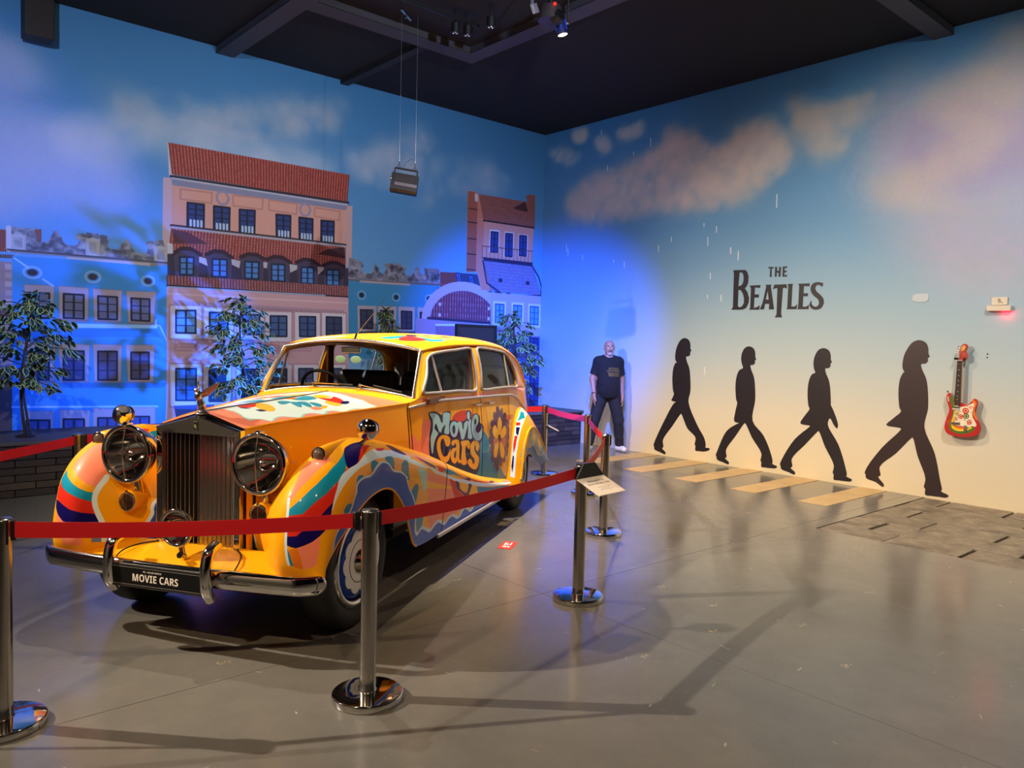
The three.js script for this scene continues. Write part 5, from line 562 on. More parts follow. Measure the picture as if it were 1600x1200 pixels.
  const st = part('steering_wheel', new THREE.TorusGeometry(0.2, 0.013, 10, 48), M.black, car); st.position.set(1.52, 1.24, -0.34); st.rotation.set(0, Math.PI / 2, 0); st.rotateX(-0.5); part('steering_spoke', [rod([-0.19, 0, 0], [0.19, 0, 0], 0.008), rod([0, 0, 0], [0, -0.19, 0], 0.008), rod([0, 0, 0], [0, 0, -0.3], 0.02)], M.black, st);
  for (const [x, h, m] of [[1.95, 0.62, M.leather], [3.15, 0.66, M.greyCloth]]) { const seat = part('seat', put(box(0.5, 0.18, 1.2, 0.06), x, 0.78, 0), m, car); for (const z of [-0.31, 0.31]) part('seat_back', put(box(0.14, h, 0.58, 0.06), x + 0.26, 0.78 + h / 2, z, 0, 0, 0), m, seat); }
  part('cabin_lining', [put(box(2.2, 0.02, 1.0), 2.5, 1.63, 0), put(box(0.03, 0.55, 1.1), 3.75, 1.15, 0)], M.greyCloth, car);
  part('cabin_partition', [put(box(0.04, 0.42, 1.24), 2.34, 1.06, 0), put(box(0.03, 0.36, 0.04), 2.34, 1.44, 0)], M.wood, car);
  for (const s of [1, -1]) { part('door_cap', put(box(2.3, 0.05, 0.03, 0.01), 2.3, 1.235, s * 0.7), M.wood, car); part('pillar_trim', put(box(0.1, 0.36, 0.02), 2.17, 1.43, s * 0.665), M.wood, car); }
  for (const z of [-0.075, 0.055]) part('sun_visor', put(ball(0.046, 24).scale(0.08, 0.6, 1), 1.285, 1.515, z), phys(0x7fa583, 0.4), car, 'small pale green oval behind the windscreen');
  part('driver_mirror', [put(box(0.02, 0.05, 0.16, 0.008), 1.31, 1.585, 0)], M.chrome, car);
  part('aerial', [rod([1.36, 1.655, 0], [1.395, 1.71, 0.0], 0.01, 0.008), rod([1.395, 1.71, 0], [1.83, 2.0, 0.02], 0.0035, 0.002), put(ball(0.016), 1.36, 1.662, 0)], M.chrome, car);
}

// ---------------------------------------------------------------- barrier posts and belts
const POSTS = [[0.515, -3.79], [1.85, -3.07], [3.66, -3.45], [5.09, -4.52], [6.3, -5.87], [6.77, -7.05], [1.4, -6.62], [-0.75, -4.75], [4.6, -8.25]];
{
  const where = ['silver barrier post at the left edge in front of the car', 'silver barrier post in front of the front wheel of the car', 'silver barrier post carrying the tilted white information card', 'silver barrier post just behind the one with the white card', 'silver barrier post nearest the standing man', 'silver barrier post behind the tail of the car', 'silver barrier post on the far side of the car by the brick bench', 'silver barrier post left of the car outside the view', 'silver barrier post hidden behind the cabin of the car'];
  const poleGeo = lathe([[0, 0.03], [0.043, 0.03], [0.043, 0.045], [0.038, 0.05], [0.038, 0.79], [0.0395, 0.793], [0.0395, 0.882], [0.037, 0.892], [0, 0.895]], 40), baseGeo = lathe([[0, 0.0], [0.163, 0.0], [0.165, 0.004], [0.165, 0.03], [0.158, 0.036], [0.06, 0.043], [0, 0.044]], 64);
  const slot = [put(box(0.011, 0.1, 0.006, 0.002), 0, 0.835, 0.038), put(cyl(0.0055, 0.0055, 0.006, 12), 0, 0.783, 0.038, Math.PI / 2)];
  POSTS.forEach(([x, z], i) => {
    const p = thing('barrier_post', where[i], 'barrier post', [x, 0, z], 0);
    part('post_base', baseGeo, M.chrome, p); part('pole', poleGeo, M.steel, p);
    const head = new THREE.Group(); head.name = 'belt_head'; p.add(head);
    part('belt_cassette', put(box(0.032, 0.088, 0.05, 0.006), 0, 0.838, 0), M.black, head).position.set(0.034, 0, 0); 
    for (const a of [0.4, Math.PI / 2 + 0.4, Math.PI + 0.4]) part('belt_slot', slot[0], M.deepBlack, head).rotation.y = a;
  });
  const red = std(0xc8101c, 0.55); const dir = (a, b) => V(b[0] - a[0], 0, b[1] - a[1]).normalize();
  const links = [[0, 1, 'red belt in front of the radiator of the car'], [1, 2, 'red belt along the door side of the car'], [2, 3, 'short red belt behind the white information card'], [3, 4, 'red belt between the two posts nearest the standing man'], [4, 5, 'red belt across the brick bench behind the car'], [5, 8, 'red belt passing behind the tail of the car'], [8, 6, 'red belt on the far side of the car'], [6, 7, 'red belt left of the car in front of the brick bench'], [7, 0, 'red belt left of the front post, outside the view']];
  for (const [i, j, text] of links) {
    const d = dir(POSTS[i], POSTS[j]), a = V(POSTS[i][0], 0.842, POSTS[i][1]).addScaledVector(d, 0.043), b = V(POSTS[j][0], 0.842, POSTS[j][1]).addScaledVector(d, -0.07), L = a.distanceTo(b), sag = 0.012 + 0.004 * L, n = V(-d.z, 0, d.x), hw = 0.034, th = 0.0008;
    const g = grid((u, v) => { const k = v * 4, c = [[-hw, -th], [hw, -th], [hw, th], [-hw, th], [-hw, -th]], q = Math.min(3, Math.floor(k)), t = k - q, h = lerp(c[q][0], c[q + 1][0], t), w = lerp(c[q][1], c[q + 1][1], t), p = a.clone().lerp(b, u); return [p.x + n.x * w, p.y + h - sag * 4 * u * (1 - u), p.z + n.z * w]; }, 24, 4);
    const belt = whole('barrier_belt', toCreasedNormals(g, 0.5), red, text, 'barrier belt');
    const e = part('belt_clip', put(box(0.03, 0.084, 0.03, 0.005), b.x + d.x * 0.008, b.y, b.z + d.z * 0.008), M.black, belt);
  }
  // information card clamped on the third post
  const card = texture(canvas(640, 480, (c) => { c.fillStyle = '#efe3d6'; c.fillRect(0, 0, 640, 480); c.translate(0, 480); c.scale(1, -1); c.fillStyle = '#2e2a28'; c.textAlign = 'center'; c.font = 'bold 62px sans-serif'; c.fillText('ROLLS-ROYCE', 320, 140); c.fillText('Silver Wraith 1952', 320, 215); const q = rng(4); c.fillStyle = '#6b635d'; for (const [y, w] of [[288, 250], [324, 210], [360, 290]]) for (let x = 320 - w / 2; x < 320 + w / 2;) { const l = 14 + q() * 34; c.fillRect(x, y, l, 9); x += l + 8; } }));
  const s = thing('information_card', 'white printed card tilted in a black clamp on the post beside the car', 'sign', [3.67, 0.895, -3.45], 0.1);
  part('card_clamp', slab([[-0.06, 0.01], [0.06, 0.01], [0.143, -0.078], [-0.143, -0.078]], 0.01, 0.002).rotateX(-0.12).translate(0, 0, 0.044), M.black, s);
  part('card_collar', put(cyl(0.045, 0.045, 0.03, 28), 0, -0.01, 0), M.black, s);
  const sheet = part('card_sheet', put(box(0.285, 0.005, 0.205, 0.001), 0, 0, 0.1025), std(0xefe3d6, 0.6), s); sheet.position.set(0, -0.077, 0.055); sheet.rotation.x = 0.4;
  part('card_print', new THREE.PlaneGeometry(0.275, 0.195).rotateX(-Math.PI / 2).translate(0, 0.0032, 0.1025), std(0xffffff, 0.55, 0, { map: card }), sheet);
  const s2 = thing('information_card', 'small white card on the post behind the tail of the car', 'sign', [6.77, 0.6, -7.05], 0.9); part('card_sheet', put(box(0.2, 0.006, 0.14, 0.002), 0, 0, 0.11, 0.45), std(0xd8d0c0, 0.6), s2); part('card_arm', rod([0, 0.02, 0.036], [0, 0, 0.07], 0.008), M.black, s2);
}
// floor sticker
{
  const map = texture(canvas(256, 128, (c) => { c.fillStyle = '#c63a2c'; c.fillRect(0, 0, 256, 128); c.translate(0, 128); c.scale(1, -1); c.fillStyle = '#f0e6dc'; c.beginPath(); c.ellipse(70, 62, 22, 40, 0.2, 0, 7); c.fill(); c.fillStyle = '#c63a2c'; c.fillRect(46, 66, 50, 10); c.fillStyle = '#f0e6dc'; c.fillRect(120, 26, 90, 18); c.fillRect(120, 54, 60, 14); c.fillRect(120, 82, 100, 12); }));
  const g = put(box(0.24, 0.002, 0.12, 0.0005), 0, 0.001, 0), st = whole('floor_sticker', g, std(0xc63a2c, 0.4), 'small red sticker with white print on the floor beside the car', 'sticker'); st.position.set(4.165, 0, -4.739); st.rotation.y = 0.62;
  part('sticker_print', new THREE.PlaneGeometry(0.23, 0.11).rotateX(-Math.PI / 2).translate(0, 0.0028, 0), std(0xffffff, 0.45, 0, { map }), st);
}
// ---------------------------------------------------------------- wall figures and lettering: thin vinyl on the right wall
const onWall = (o, z, y, off = 0.001) => { o.position.set(ROOM.x1 - off, y, z); o.rotation.y = -Math.PI / 2; return o; };
{
  const vinyl = std(0x1d1618, 0.45), vinylBrown = std(0x2a1a18, 0.45);
  // a generic walker seen from the side, drawn as one outline: rear foot, rear leg, coat, hair, face, front leg
  function walker({ h, rear, fore, hair, coat, tail, hand }) {
    const hip = 0.47, P = [];
    const [rx, ry] = rear, [fx, fy] = fore;                         // toes' places as shares of the height
    P.push([-0.075, hip + 0.06], [-0.088 - tail * 0.5, hip + 0.02 - coat * 0.3], [-0.095 - tail, hip - coat], [-0.05 - tail * 0.3, hip - coat - 0.012], [-0.07, hip - coat - 0.02]);
    P.push([(-0.07 + rx - 0.05) / 2 - 0.012, 0.28], [rx - 0.056, 0.1 + ry], [rx - 0.072, 0.052 + ry], [rx - 0.066, 0.046 + ry], [rx - 0.06, 0.02 + ry], [rx + 0.005, 0.002 + ry], [rx + 0.055, -0.002 + ry * 0.4], [rx + 0.06, 0.014 + ry * 0.4], [rx + 0.02, 0.04 + ry], [rx + 0.034, 0.052 + ry], [rx + 0.026, 0.11 + ry], [(rx + 0.02) / 2 + 0.008, 0.25]);
    P.push([-0.002, 0.36], [0.006, 0.365], [(fx - 0.055) / 2 - 0.01, 0.25], [fx - 0.062, 0.11 + fy], [fx - 0.068, 0.05 + fy], [fx - 0.06, 0.044 + fy], [fx - 0.058, 0.004 + fy], [fx - 0.02, 0.003 + fy], [fx + 0.02, 0.004 + fy], [fx + 0.072, 0.008 + fy * 1.2], [fx + 0.08, 0.022 + fy * 1.2], [fx + 0.035, 0.042 + fy], [fx + 0.04, 0.052 + fy], [fx + 0.026, 0.11 + fy], [(0.075 + fx + 0.03) / 2 + 0.012, 0.28]);
    P.push([0.075, hip - coat * 0.8]);
    if (hand) P.push([0.09, hip + 0.0], [0.125, hip - 0.05], [0.148, hip - 0.07], [0.155, hip - 0.045], [0.115, hip + 0.06], [0.078, hip + 0.12]);
    P.push([0.09, 0.56], [0.085, 0.66], [0.07, 0.75], [0.04, 0.815], [0.035, 0.845], [0.062, 0.85], [0.075, 0.868], [0.073, 0.885], [0.084, 0.893], [0.075, 0.915], [0.072, 0.95], [0.055, 0.984], [0.015, 1.0], [-0.025, 0.985], [-0.05 - hair * 0.2, 0.94], [-0.055 - hair * 0.6, 0.89], [-0.045 - hair, 0.85 - hair], [-0.035 - hair * 0.8, 0.82 - hair], [-0.068, 0.8 - hair * 0.3], [-0.09, 0.75], [-0.098, 0.66], [-0.085, 0.55]);
    return curve(P.map(([x, y]) => [x * h, y * h]), 4);
  }
  const figs = [
    [-6.98, 1.74, { h: 1.78, rear: [-0.2, 0.012], fore: [0.22, 0.07], hair: 0.03, coat: 0.0, tail: 0.005, hand: false }, 'black vinyl figure striding on the wall nearest the standing man', vinyl],
    [-5.9, 1.68, { h: 1.68, rear: [-0.19, 0.01], fore: [0.23, 0.02], hair: 0.0, coat: 0.1, tail: 0.0, hand: false }, 'black vinyl walking figure in a short boxy jacket, second from the standing man', vinyl],
    [-4.83, 1.68, { h: 1.68, rear: [-0.23, 0.012], fore: [0.2, 0.008], hair: 0.01, coat: 0.06, tail: 0.05, hand: true }, 'dark vinyl walking figure with one swinging hand, third from the standing man', vinyl],
    [-3.68, 1.78, { h: 1.8, rear: [-0.22, 0.035], fore: [0.16, 0.0], hair: 0.035, coat: 0.04, tail: 0.07, hand: false }, 'large dark brown vinyl walking figure nearest the guitar', vinylBrown]];
  for (const [z, , p, text, mat] of figs) onWall(whole('walking_silhouette', slab(walker(p), 0.002), mat, text, 'silhouette'), z, 0.022, 0.0015);
  const sign = thing('wall_lettering', 'black two line capital lettering high on the sky wall above the walkers', 'lettering', [ROOM.x1 - 0.0015, 0, 0], -Math.PI / 2);
  const letter = (pts, holes = []) => part('letter', slab(pts, 0.003, 0, holes), vinyl, sign);
  letter(curve([[-6.176, 2.761], [-6.078, 2.760], [-5.982, 2.756], [-5.953, 2.726], [-5.930, 2.665], [-5.933, 2.571], [-5.955, 2.525], [-5.981, 2.503], [-5.938, 2.450], [-5.908, 2.365], [-5.914, 2.300], [-5.948, 2.230], [-6.009, 2.208], [-6.183, 2.210], [-6.157, 2.248], [-6.161, 2.485], [-6.163, 2.713]], 1), [[[-6.075, 2.723], [-6.036, 2.726], [-6.013, 2.692], [-6.004, 2.621], [-6.016, 2.570], [-6.041, 2.543], [-6.084, 2.535]], [[-6.081, 2.483], [-6.046, 2.480], [-6.009, 2.433], [-5.987, 2.367], [-5.986, 2.301], [-6.012, 2.255], [-6.054, 2.240], [-6.082, 2.261]]]);
  letter([[-5.905, 2.538], [-5.742, 2.538], [-5.745, 2.499], [-5.823, 2.509], [-5.827, 2.414], [-5.758, 2.412], [-5.762, 2.369], [-5.827, 2.372], [-5.828, 2.228], [-5.779, 2.241], [-5.739, 2.264], [-5.746, 2.204], [-5.900, 2.208], [-5.885, 2.234], [-5.885, 2.495]]);
  letter([[-5.667, 2.538], [-5.579, 2.539], [-5.585, 2.512], [-5.523, 2.205], [-5.601, 2.206], [-5.597, 2.279], [-5.660, 2.281], [-5.674, 2.207], [-5.736, 2.208], [-5.699, 2.295], [-5.653, 2.514]], [[[-5.630, 2.459], [-5.608, 2.339], [-5.655, 2.340]]]);
  letter([[-5.534, 2.535], [-5.361, 2.535], [-5.346, 2.475], [-5.368, 2.489], [-5.409, 2.488], [-5.419, 2.154], [-5.403, 2.098], [-5.508, 2.098], [-5.484, 2.136], [-5.487, 2.488], [-5.526, 2.486], [-5.553, 2.473]]);
  letter([[-5.342, 2.537], [-5.266, 2.538], [-5.273, 2.509], [-5.276, 2.242], [-5.231, 2.237], [-5.189, 2.269], [-5.205, 2.203], [-5.343, 2.205], [-5.332, 2.234], [-5.331, 2.512]]);
  letter([[-5.190, 2.535], [-5.033, 2.534], [-5.036, 2.496], [-5.111, 2.503], [-5.114, 2.408], [-5.050, 2.406], [-5.053, 2.368], [-5.115, 2.370], [-5.116, 2.235], [-5.069, 2.234], [-5.029, 2.259], [-5.035, 2.201], [-5.191, 2.203], [-5.178, 2.231], [-5.177, 2.506]]);
  letter(curve([[-4.852, 2.525], [-4.866, 2.484], [-4.898, 2.507], [-4.935, 2.507], [-4.956, 2.476], [-4.940, 2.432], [-4.883, 2.382], [-4.840, 2.329], [-4.834, 2.269], [-4.866, 2.213], [-4.929, 2.192], [-4.994, 2.211], [-5.024, 2.262], [-4.997, 2.311], [-4.995, 2.268], [-4.963, 2.235], [-4.921, 2.234], [-4.897, 2.266], [-4.907, 2.318], [-4.965, 2.367], [-5.009, 2.421], [-5.018, 2.481], [-4.991, 2.528], [-4.937, 2.545], [-4.882, 2.538]], 4));
  letter([[-5.633, 2.777], [-5.558, 2.774], [-5.555, 2.752], [-5.583, 2.758], [-5.580, 2.639], [-5.608, 2.641], [-5.606, 2.759], [-5.629, 2.751]]); letter([[-5.534, 2.773], [-5.506, 2.772], [-5.506, 2.719], [-5.476, 2.718], [-5.476, 2.770], [-5.449, 2.768], [-5.450, 2.638], [-5.479, 2.639], [-5.479, 2.692], [-5.507, 2.694], [-5.507, 2.640], [-5.534, 2.641]]); letter([[-5.423, 2.771], [-5.361, 2.771], [-5.360, 2.748], [-5.395, 2.752], [-5.395, 2.716], [-5.366, 2.715], [-5.367, 2.692], [-5.395, 2.694], [-5.395, 2.653], [-5.355, 2.659], [-5.359, 2.635], [-5.422, 2.636]]);
  for (const l of sign.children) { l.scale.x = 1; }
}

// ---------------------------------------------------------------- guitar on the wall
{
  const GZ = -3.12, GY = 0.72, rel = (pts) => pts.map(([z, y]) => [z - GZ, y - GY]);
  const bodyPts = curve(rel([[-3.271, 1.229], [-3.289, 1.207], [-3.291, 1.169], [-3.274, 1.111], [-3.259, 1.062], [-3.260, 1.012], [-3.278, 0.950], [-3.294, 0.878], [-3.291, 0.818], [-3.260, 0.775], [-3.190, 0.757], [-3.100, 0.757], [-3.012, 0.772], [-2.961, 0.801], [-2.943, 0.859], [-2.953, 0.916], [-2.986, 0.972], [-3.004, 1.024], [-2.998, 1.078], [-2.986, 1.138], [-2.993, 1.171], [-3.016, 1.179], [-3.036, 1.150], [-3.064, 1.119], [-3.110, 1.111], [-3.168, 1.136], [-3.201, 1.146], [-3.232, 1.166], [-3.254, 1.202]]), 4);
  const guard = curve(rel([[-3.200, 1.124], [-3.170, 1.132], [-3.166, 1.087], [-3.109, 1.092], [-3.052, 1.116], [-3.015, 1.138], [-3.009, 1.116], [-3.020, 1.062], [-3.022, 0.993], [-2.994, 0.937], [-2.977, 0.904], [-2.984, 0.879], [-3.022, 0.883], [-3.061, 0.861], [-3.106, 0.872], [-3.174, 0.875], [-3.199, 0.917], [-3.201, 0.997], [-3.194, 1.062]]), 3);
  const box2 = (pts) => pts.reduce((b, [x, y]) => [Math.min(b[0], x), Math.max(b[1], x), Math.min(b[2], y), Math.max(b[3], y)], [9, -9, 9, -9]), [bx0, bx1, by0, by1] = box2(bodyPts);
  const paintMap = texture(mural(bx0, bx1, by0, by1, 512, (c) => {
    const t = (p) => rel(p); c.fillStyle = '#b3201b'; c.fillRect(bx0, by0, 2, 2);
    line(c, t([[-3.247, 1.182], [-3.227, 1.104], [-3.209, 1.046], [-3.213, 0.976], [-3.233, 0.904], [-3.231, 0.839], [-3.193, 0.808], [-3.111, 0.802], [-3.041, 0.824], [-3.008, 0.857]]), 0.035, '#4f6a25'); line(c, t([[-3.204, 1.116], [-3.198, 1.017], [-3.209, 0.946], [-3.220, 0.890], [-3.206, 0.847], [-3.158, 0.827], [-3.078, 0.840], [-3.035, 0.864]]), 0.028, '#e9c21f'); line(c, t([[-3.187, 0.948], [-3.199, 0.897], [-3.177, 0.860], [-3.096, 0.858], [-3.053, 0.877]]), 0.03, '#e06a1c'); line(c, t([[-3.166, 0.901], [-3.151, 0.877], [-3.097, 0.878]]), 0.03, '#cf3a1e');
    line(c, t([[-3.024, 1.159], [-3.001, 1.141], [-3.015, 1.072], [-3.005, 1.014], [-2.978, 0.967]]), 0.025, '#e2741f'); line(c, t([[-3.281, 1.190], [-3.272, 1.141]]), 0.01, '#d8d2c8');
  }));
  const g = thing('electric_guitar', 'electric guitar painted in red, green and yellow bands hanging on the wall', 'guitar', [ROOM.x1 - 0.055, GY, GZ], -Math.PI / 2);
  const bodyG = slab(bodyPts, 0.03, 0.006); { const p = bodyG.attributes.position, uv = bodyG.attributes.uv; for (let i = 0; i < p.count; i++) uv.setXY(i, (p.getX(i) - bx0) / (bx1 - bx0), (p.getY(i) - by0) / (by1 - by0)); }
  const B = part('guitar_body', bodyG, phys(0xffffff, 0.3, { map: paintMap, clearcoat: 0.8 }), g);
  const gb = box2(guard), guardMap = texture(mural(gb[0], gb[1], gb[2], gb[3], 384, (c) => {
    c.fillStyle = '#e6dcc2'; c.fillRect(gb[0], gb[2], 1, 1); const r = rng(4); const t = (x, y) => rel([[-3.421, 1.835], [-3.324, 1.737]].map(([a, b], i, q) => [lerp(q[0][0], q[1][0], x / 100), lerp(q[0][1], q[1][1], y / 100)]))[0];
    for (const [x, y, q, ink] of [[340, 805, 0.033, '#c5301f'], [350, 865, 0.03, '#3d5a22'], [296, 875, 0.026, '#c5301f'], [386, 932, 0.026, '#c23022'], [387, 763, 0.017, '#d0551f'], [205, 870, 0.02, '#3d5a22'], [240, 905, 0.02, '#d0551f'], [255, 840, 0.02, '#d9a21f']]) { oval(c, t(x, y), q, q, ink); oval(c, t(x, y), q * 0.55, q * 0.5, '#eadbb0', 0.005); }
    for (let i = 0; i < 60; i++) { const x = 200 + r() * 220, y = 730 + r() * 250, p = t(x, y); line(c, [p, [p[0] + (r() - 0.5) * 0.03, p[1] + (r() - 0.5) * 0.03]], 0.004, ['#7a5a2a', '#c5301f', '#3d5a22', '#5b4a3a'][(r() * 4) | 0], false, 1); }
  }));
  const guardG = slab(guard, 0.003, 0.001); { const p = guardG.attributes.position, uv = guardG.attributes.uv; for (let i = 0; i < p.count; i++) uv.setXY(i, (p.getX(i) - gb[0]) / (gb[1] - gb[0]), (p.getY(i) - gb[2]) / (gb[3] - gb[2])); }
  const pg = part('pickguard', guardG, phys(0xffffff, 0.3, { map: guardMap, clearcoat: 0.5 }), g, 'cream pickguard with small painted discs'); pg.position.z = 0.037;
  const P = (x, y) => rel([[lerp([[-3.421, 1.835]][0][0], [[-2.972, 1.842]][0][0], x / 500), lerp([[-3.175, 1.839]][0][1], [[-3.118, 0.757]][0][1], y / 1100)]])[0];
  const n0 = P(270, 245), n1 = P(268, 750);
  part('neck', put(slab([[-0.021, n0[1]], [0.021, n0[1]], [0.029, n1[1]], [-0.029, n1[1]]], 0.02, 0.003), n0[0], 0, 0.018), std(0xb98a4e, 0.4), g);
  const fb = part('fretboard', put(slab([[-0.022, n0[1]], [0.022, n0[1]], [0.03, n1[1]], [-0.03, n1[1]]], 0.006, 0.001), n0[0], 0, 0.042), std(0x241710, 0.4), g);
  for (let i = 1; i <= 20; i++) { const t = (1 - Math.pow(2, -i / 12)) / (1 - Math.pow(2, -21 / 12)), y = lerp(n0[1], n1[1], t); part('fret', put(box(0.044 + 0.016 * t, 0.0028, 0.003), n0[0], y, 0.0495), M.chromeSoft, fb); if ([3, 5, 7, 9, 12, 15, 17].includes(i)) part('fret_dot', put(cyl(0.0045, 0.0045, 0.002, 12), n0[0], y + 0.012, 0.0492, Math.PI / 2), std(0xd9d2c0, 0.4), fb); }
  const head = part('headstock', slab(curve(rel([[-3.187, 1.604], [-3.184, 1.647], [-3.190, 1.691], [-3.180, 1.728], [-3.169, 1.766], [-3.148, 1.782], [-3.121, 1.779], [-3.108, 1.754], [-3.120, 1.724], [-3.125, 1.702], [-3.108, 1.664], [-3.110, 1.622], [-3.137, 1.602]]), 4), 0.018, 0.003).translate(0, 0, 0.022), phys(0xa52a1c, 0.3, { clearcoat: 0.8 }), g); 
  part('headstock_patch', slab(curve(rel([[-3.175, 1.716], [-3.168, 1.750], [-3.148, 1.768], [-3.127, 1.757], [-3.136, 1.722], [-3.159, 1.703]]), 4), 0.002).translate(0, 0, 0.044), std(0xd99a4a, 0.4), head);
  for (let i = 0; i < 6; i++) { const [x, y] = P(252 + i * 4.5, 215 - i * 26); part('tuner', [put(cyl(0.0055, 0.0055, 0.022, 14), x + 0.012, y, 0.05, Math.PI / 2), put(cyl(0.003, 0.003, 0.03, 10), x - 0.012, y, 0.032, 0, 0, Math.PI / 2), put(ball(0.008, 12), x - 0.03, y, 0.032)], M.chromeSoft, head); }
  part('nut', put(box(0.046, 0.005, 0.01), n0[0], n0[1] + 0.004, 0.046), std(0xe8e0d0, 0.4), g);
  { const [x, y] = P(264, 958); part('bridge', [put(box(0.092, 0.026, 0.012, 0.003), x, y, 0.046), ...[0, 1, 2, 3, 4, 5].map((i) => put(box(0.009, 0.018, 0.008, 0.002), x - 0.03 + i * 0.012, y + 0.002, 0.056))], M.chromeSoft, g); for (const [py, s] of [[795, 0], [775, 1]]) { const q = P(260, py); part('pickup', put(box(0.075, 0.02, 0.008, 0.003), q[0], q[1] - s * 0.001, 0.044), s ? std(0x39512a, 0.4) : std(0xd2cdbf, 0.4), g); } const j = P(375, 1008); part('control_plate', put(box(0.03, 0.075, 0.008, 0.004), 0, 0, 0), M.chromeSoft, g).position.set(j[0], j[1], 0.042); part('knob', put(cyl(0.012, 0.01, 0.012, 20), j[0] + 0.012, j[1] + 0.02, 0.05, Math.PI / 2), M.chromeSoft, g); }
  for (let i = 0; i < 6; i++) { const u = (i - 2.5) / 2.5, b = P(264, 958); part('string', rod([n0[0] + u * 0.017, n0[1] + 0.004, 0.0525], [b[0] + u * 0.03, b[1], 0.061], 0.0007, 0.0007, 5), M.steel, g); }
  { const p = P(262, 1105), q = P(143, 603); part('strap_pin', put(cyl(0.006, 0.008, 0.02, 14), p[0], p[1], 0.016), M.black, g); part('strap_pin', put(cyl(0.008, 0.006, 0.02, 14), q[0], q[1], 0.016), M.black, g); }
  const hy = P(270, 215);
  const hook = thing('guitar_hanger', 'small black two armed hanger behind the head of the guitar', 'hanger', [ROOM.x1, GY + hy[1], GZ + hy[0]], -Math.PI / 2);
  part('hanger_plate', put(box(0.05, 0.07, 0.012, 0.004), 0, 0, 0.006), M.black, hook); for (const s of [-1, 1]) part('hanger_arm', [rod([0, 0, 0.01], [s * 0.042, -0.012, 0.04], 0.008), rod([s * 0.042, -0.012, 0.035], [s * 0.046, -0.008, 0.1], 0.011), put(ball(0.014), s * 0.046, -0.008, 0.1)], M.black, hook);
}
// sensor box, screw holes, patch on the sky wall
{
  const [sz, sy] = [[-2.841, 2.204]][0], s = thing('wall_sensor', 'cream wall box with a small red light right of the guitar', 'sensor', [ROOM.x1, sy, sz], -Math.PI / 2), cream = std(0xcfc3b0, 0.5);
  part('sensor_case', put(box(0.235, 0.06, 0.06, 0.008), 0, -0.028, 0.03), cream, s); part('sensor_plate', put(box(0.155, 0.085, 0.022, 0.005), -0.006, 0.05, 0.011), cream, s);
  part('sensor_symbol', [put(new THREE.TorusGeometry(0.011, 0.0028, 8, 20), -0.008, 0.062, 0.023), rod([0.0, 0.05, 0.023], [0.028, 0.03, 0.023], 0.0025), rod([-0.018, 0.042, 0.023], [0.002, 0.03, 0.023], 0.0025)], std(0x4a4238, 0.5), s);
  const led = part('sensor_light', put(ball(0.006, 10), 0.072, -0.06, 0.04), new THREE.MeshStandardMaterial({ color: 0xff2233, emissive: 0xff1530, emissiveIntensity: 6 }), s);
  const l = new THREE.PointLight(0xff1a2e, 0.05); l.position.set(0.072, -0.078, 0.045); l.castShadow = true; l.shadow.radius = 0.2; s.add(l);
  for (const [k, p] of [[-2.937, 1.679], [-2.938, 1.642]].entries()) onWall(whole('screw_hole', put(cyl(0.008, 0.008, 0.004, 14), 0, 0, 0, Math.PI / 2), M.deepBlack, `${k ? 'lower' : 'upper'} of two tiny dark screw holes in the sky wall right of the guitar`, 'screw hole', 'screw holes beside the guitar'), p[0], p[1], 0.001);
  const [pz, py] = [[-3.667, 2.307]][0]; onWall(whole('wall_patch', put(slab(curve([[-0.085, -0.02], [-0.08, 0.035], [0, 0.05], [0.085, 0.04], [0.08, -0.03], [0, -0.045]], 5), 0.003, 0.0015), 0, 0, 0), std(0xa9b4bd, 0.35), 'pale oval filler patch on the sky wall right of the lettering', 'patch'), pz, py, 0.001);
}
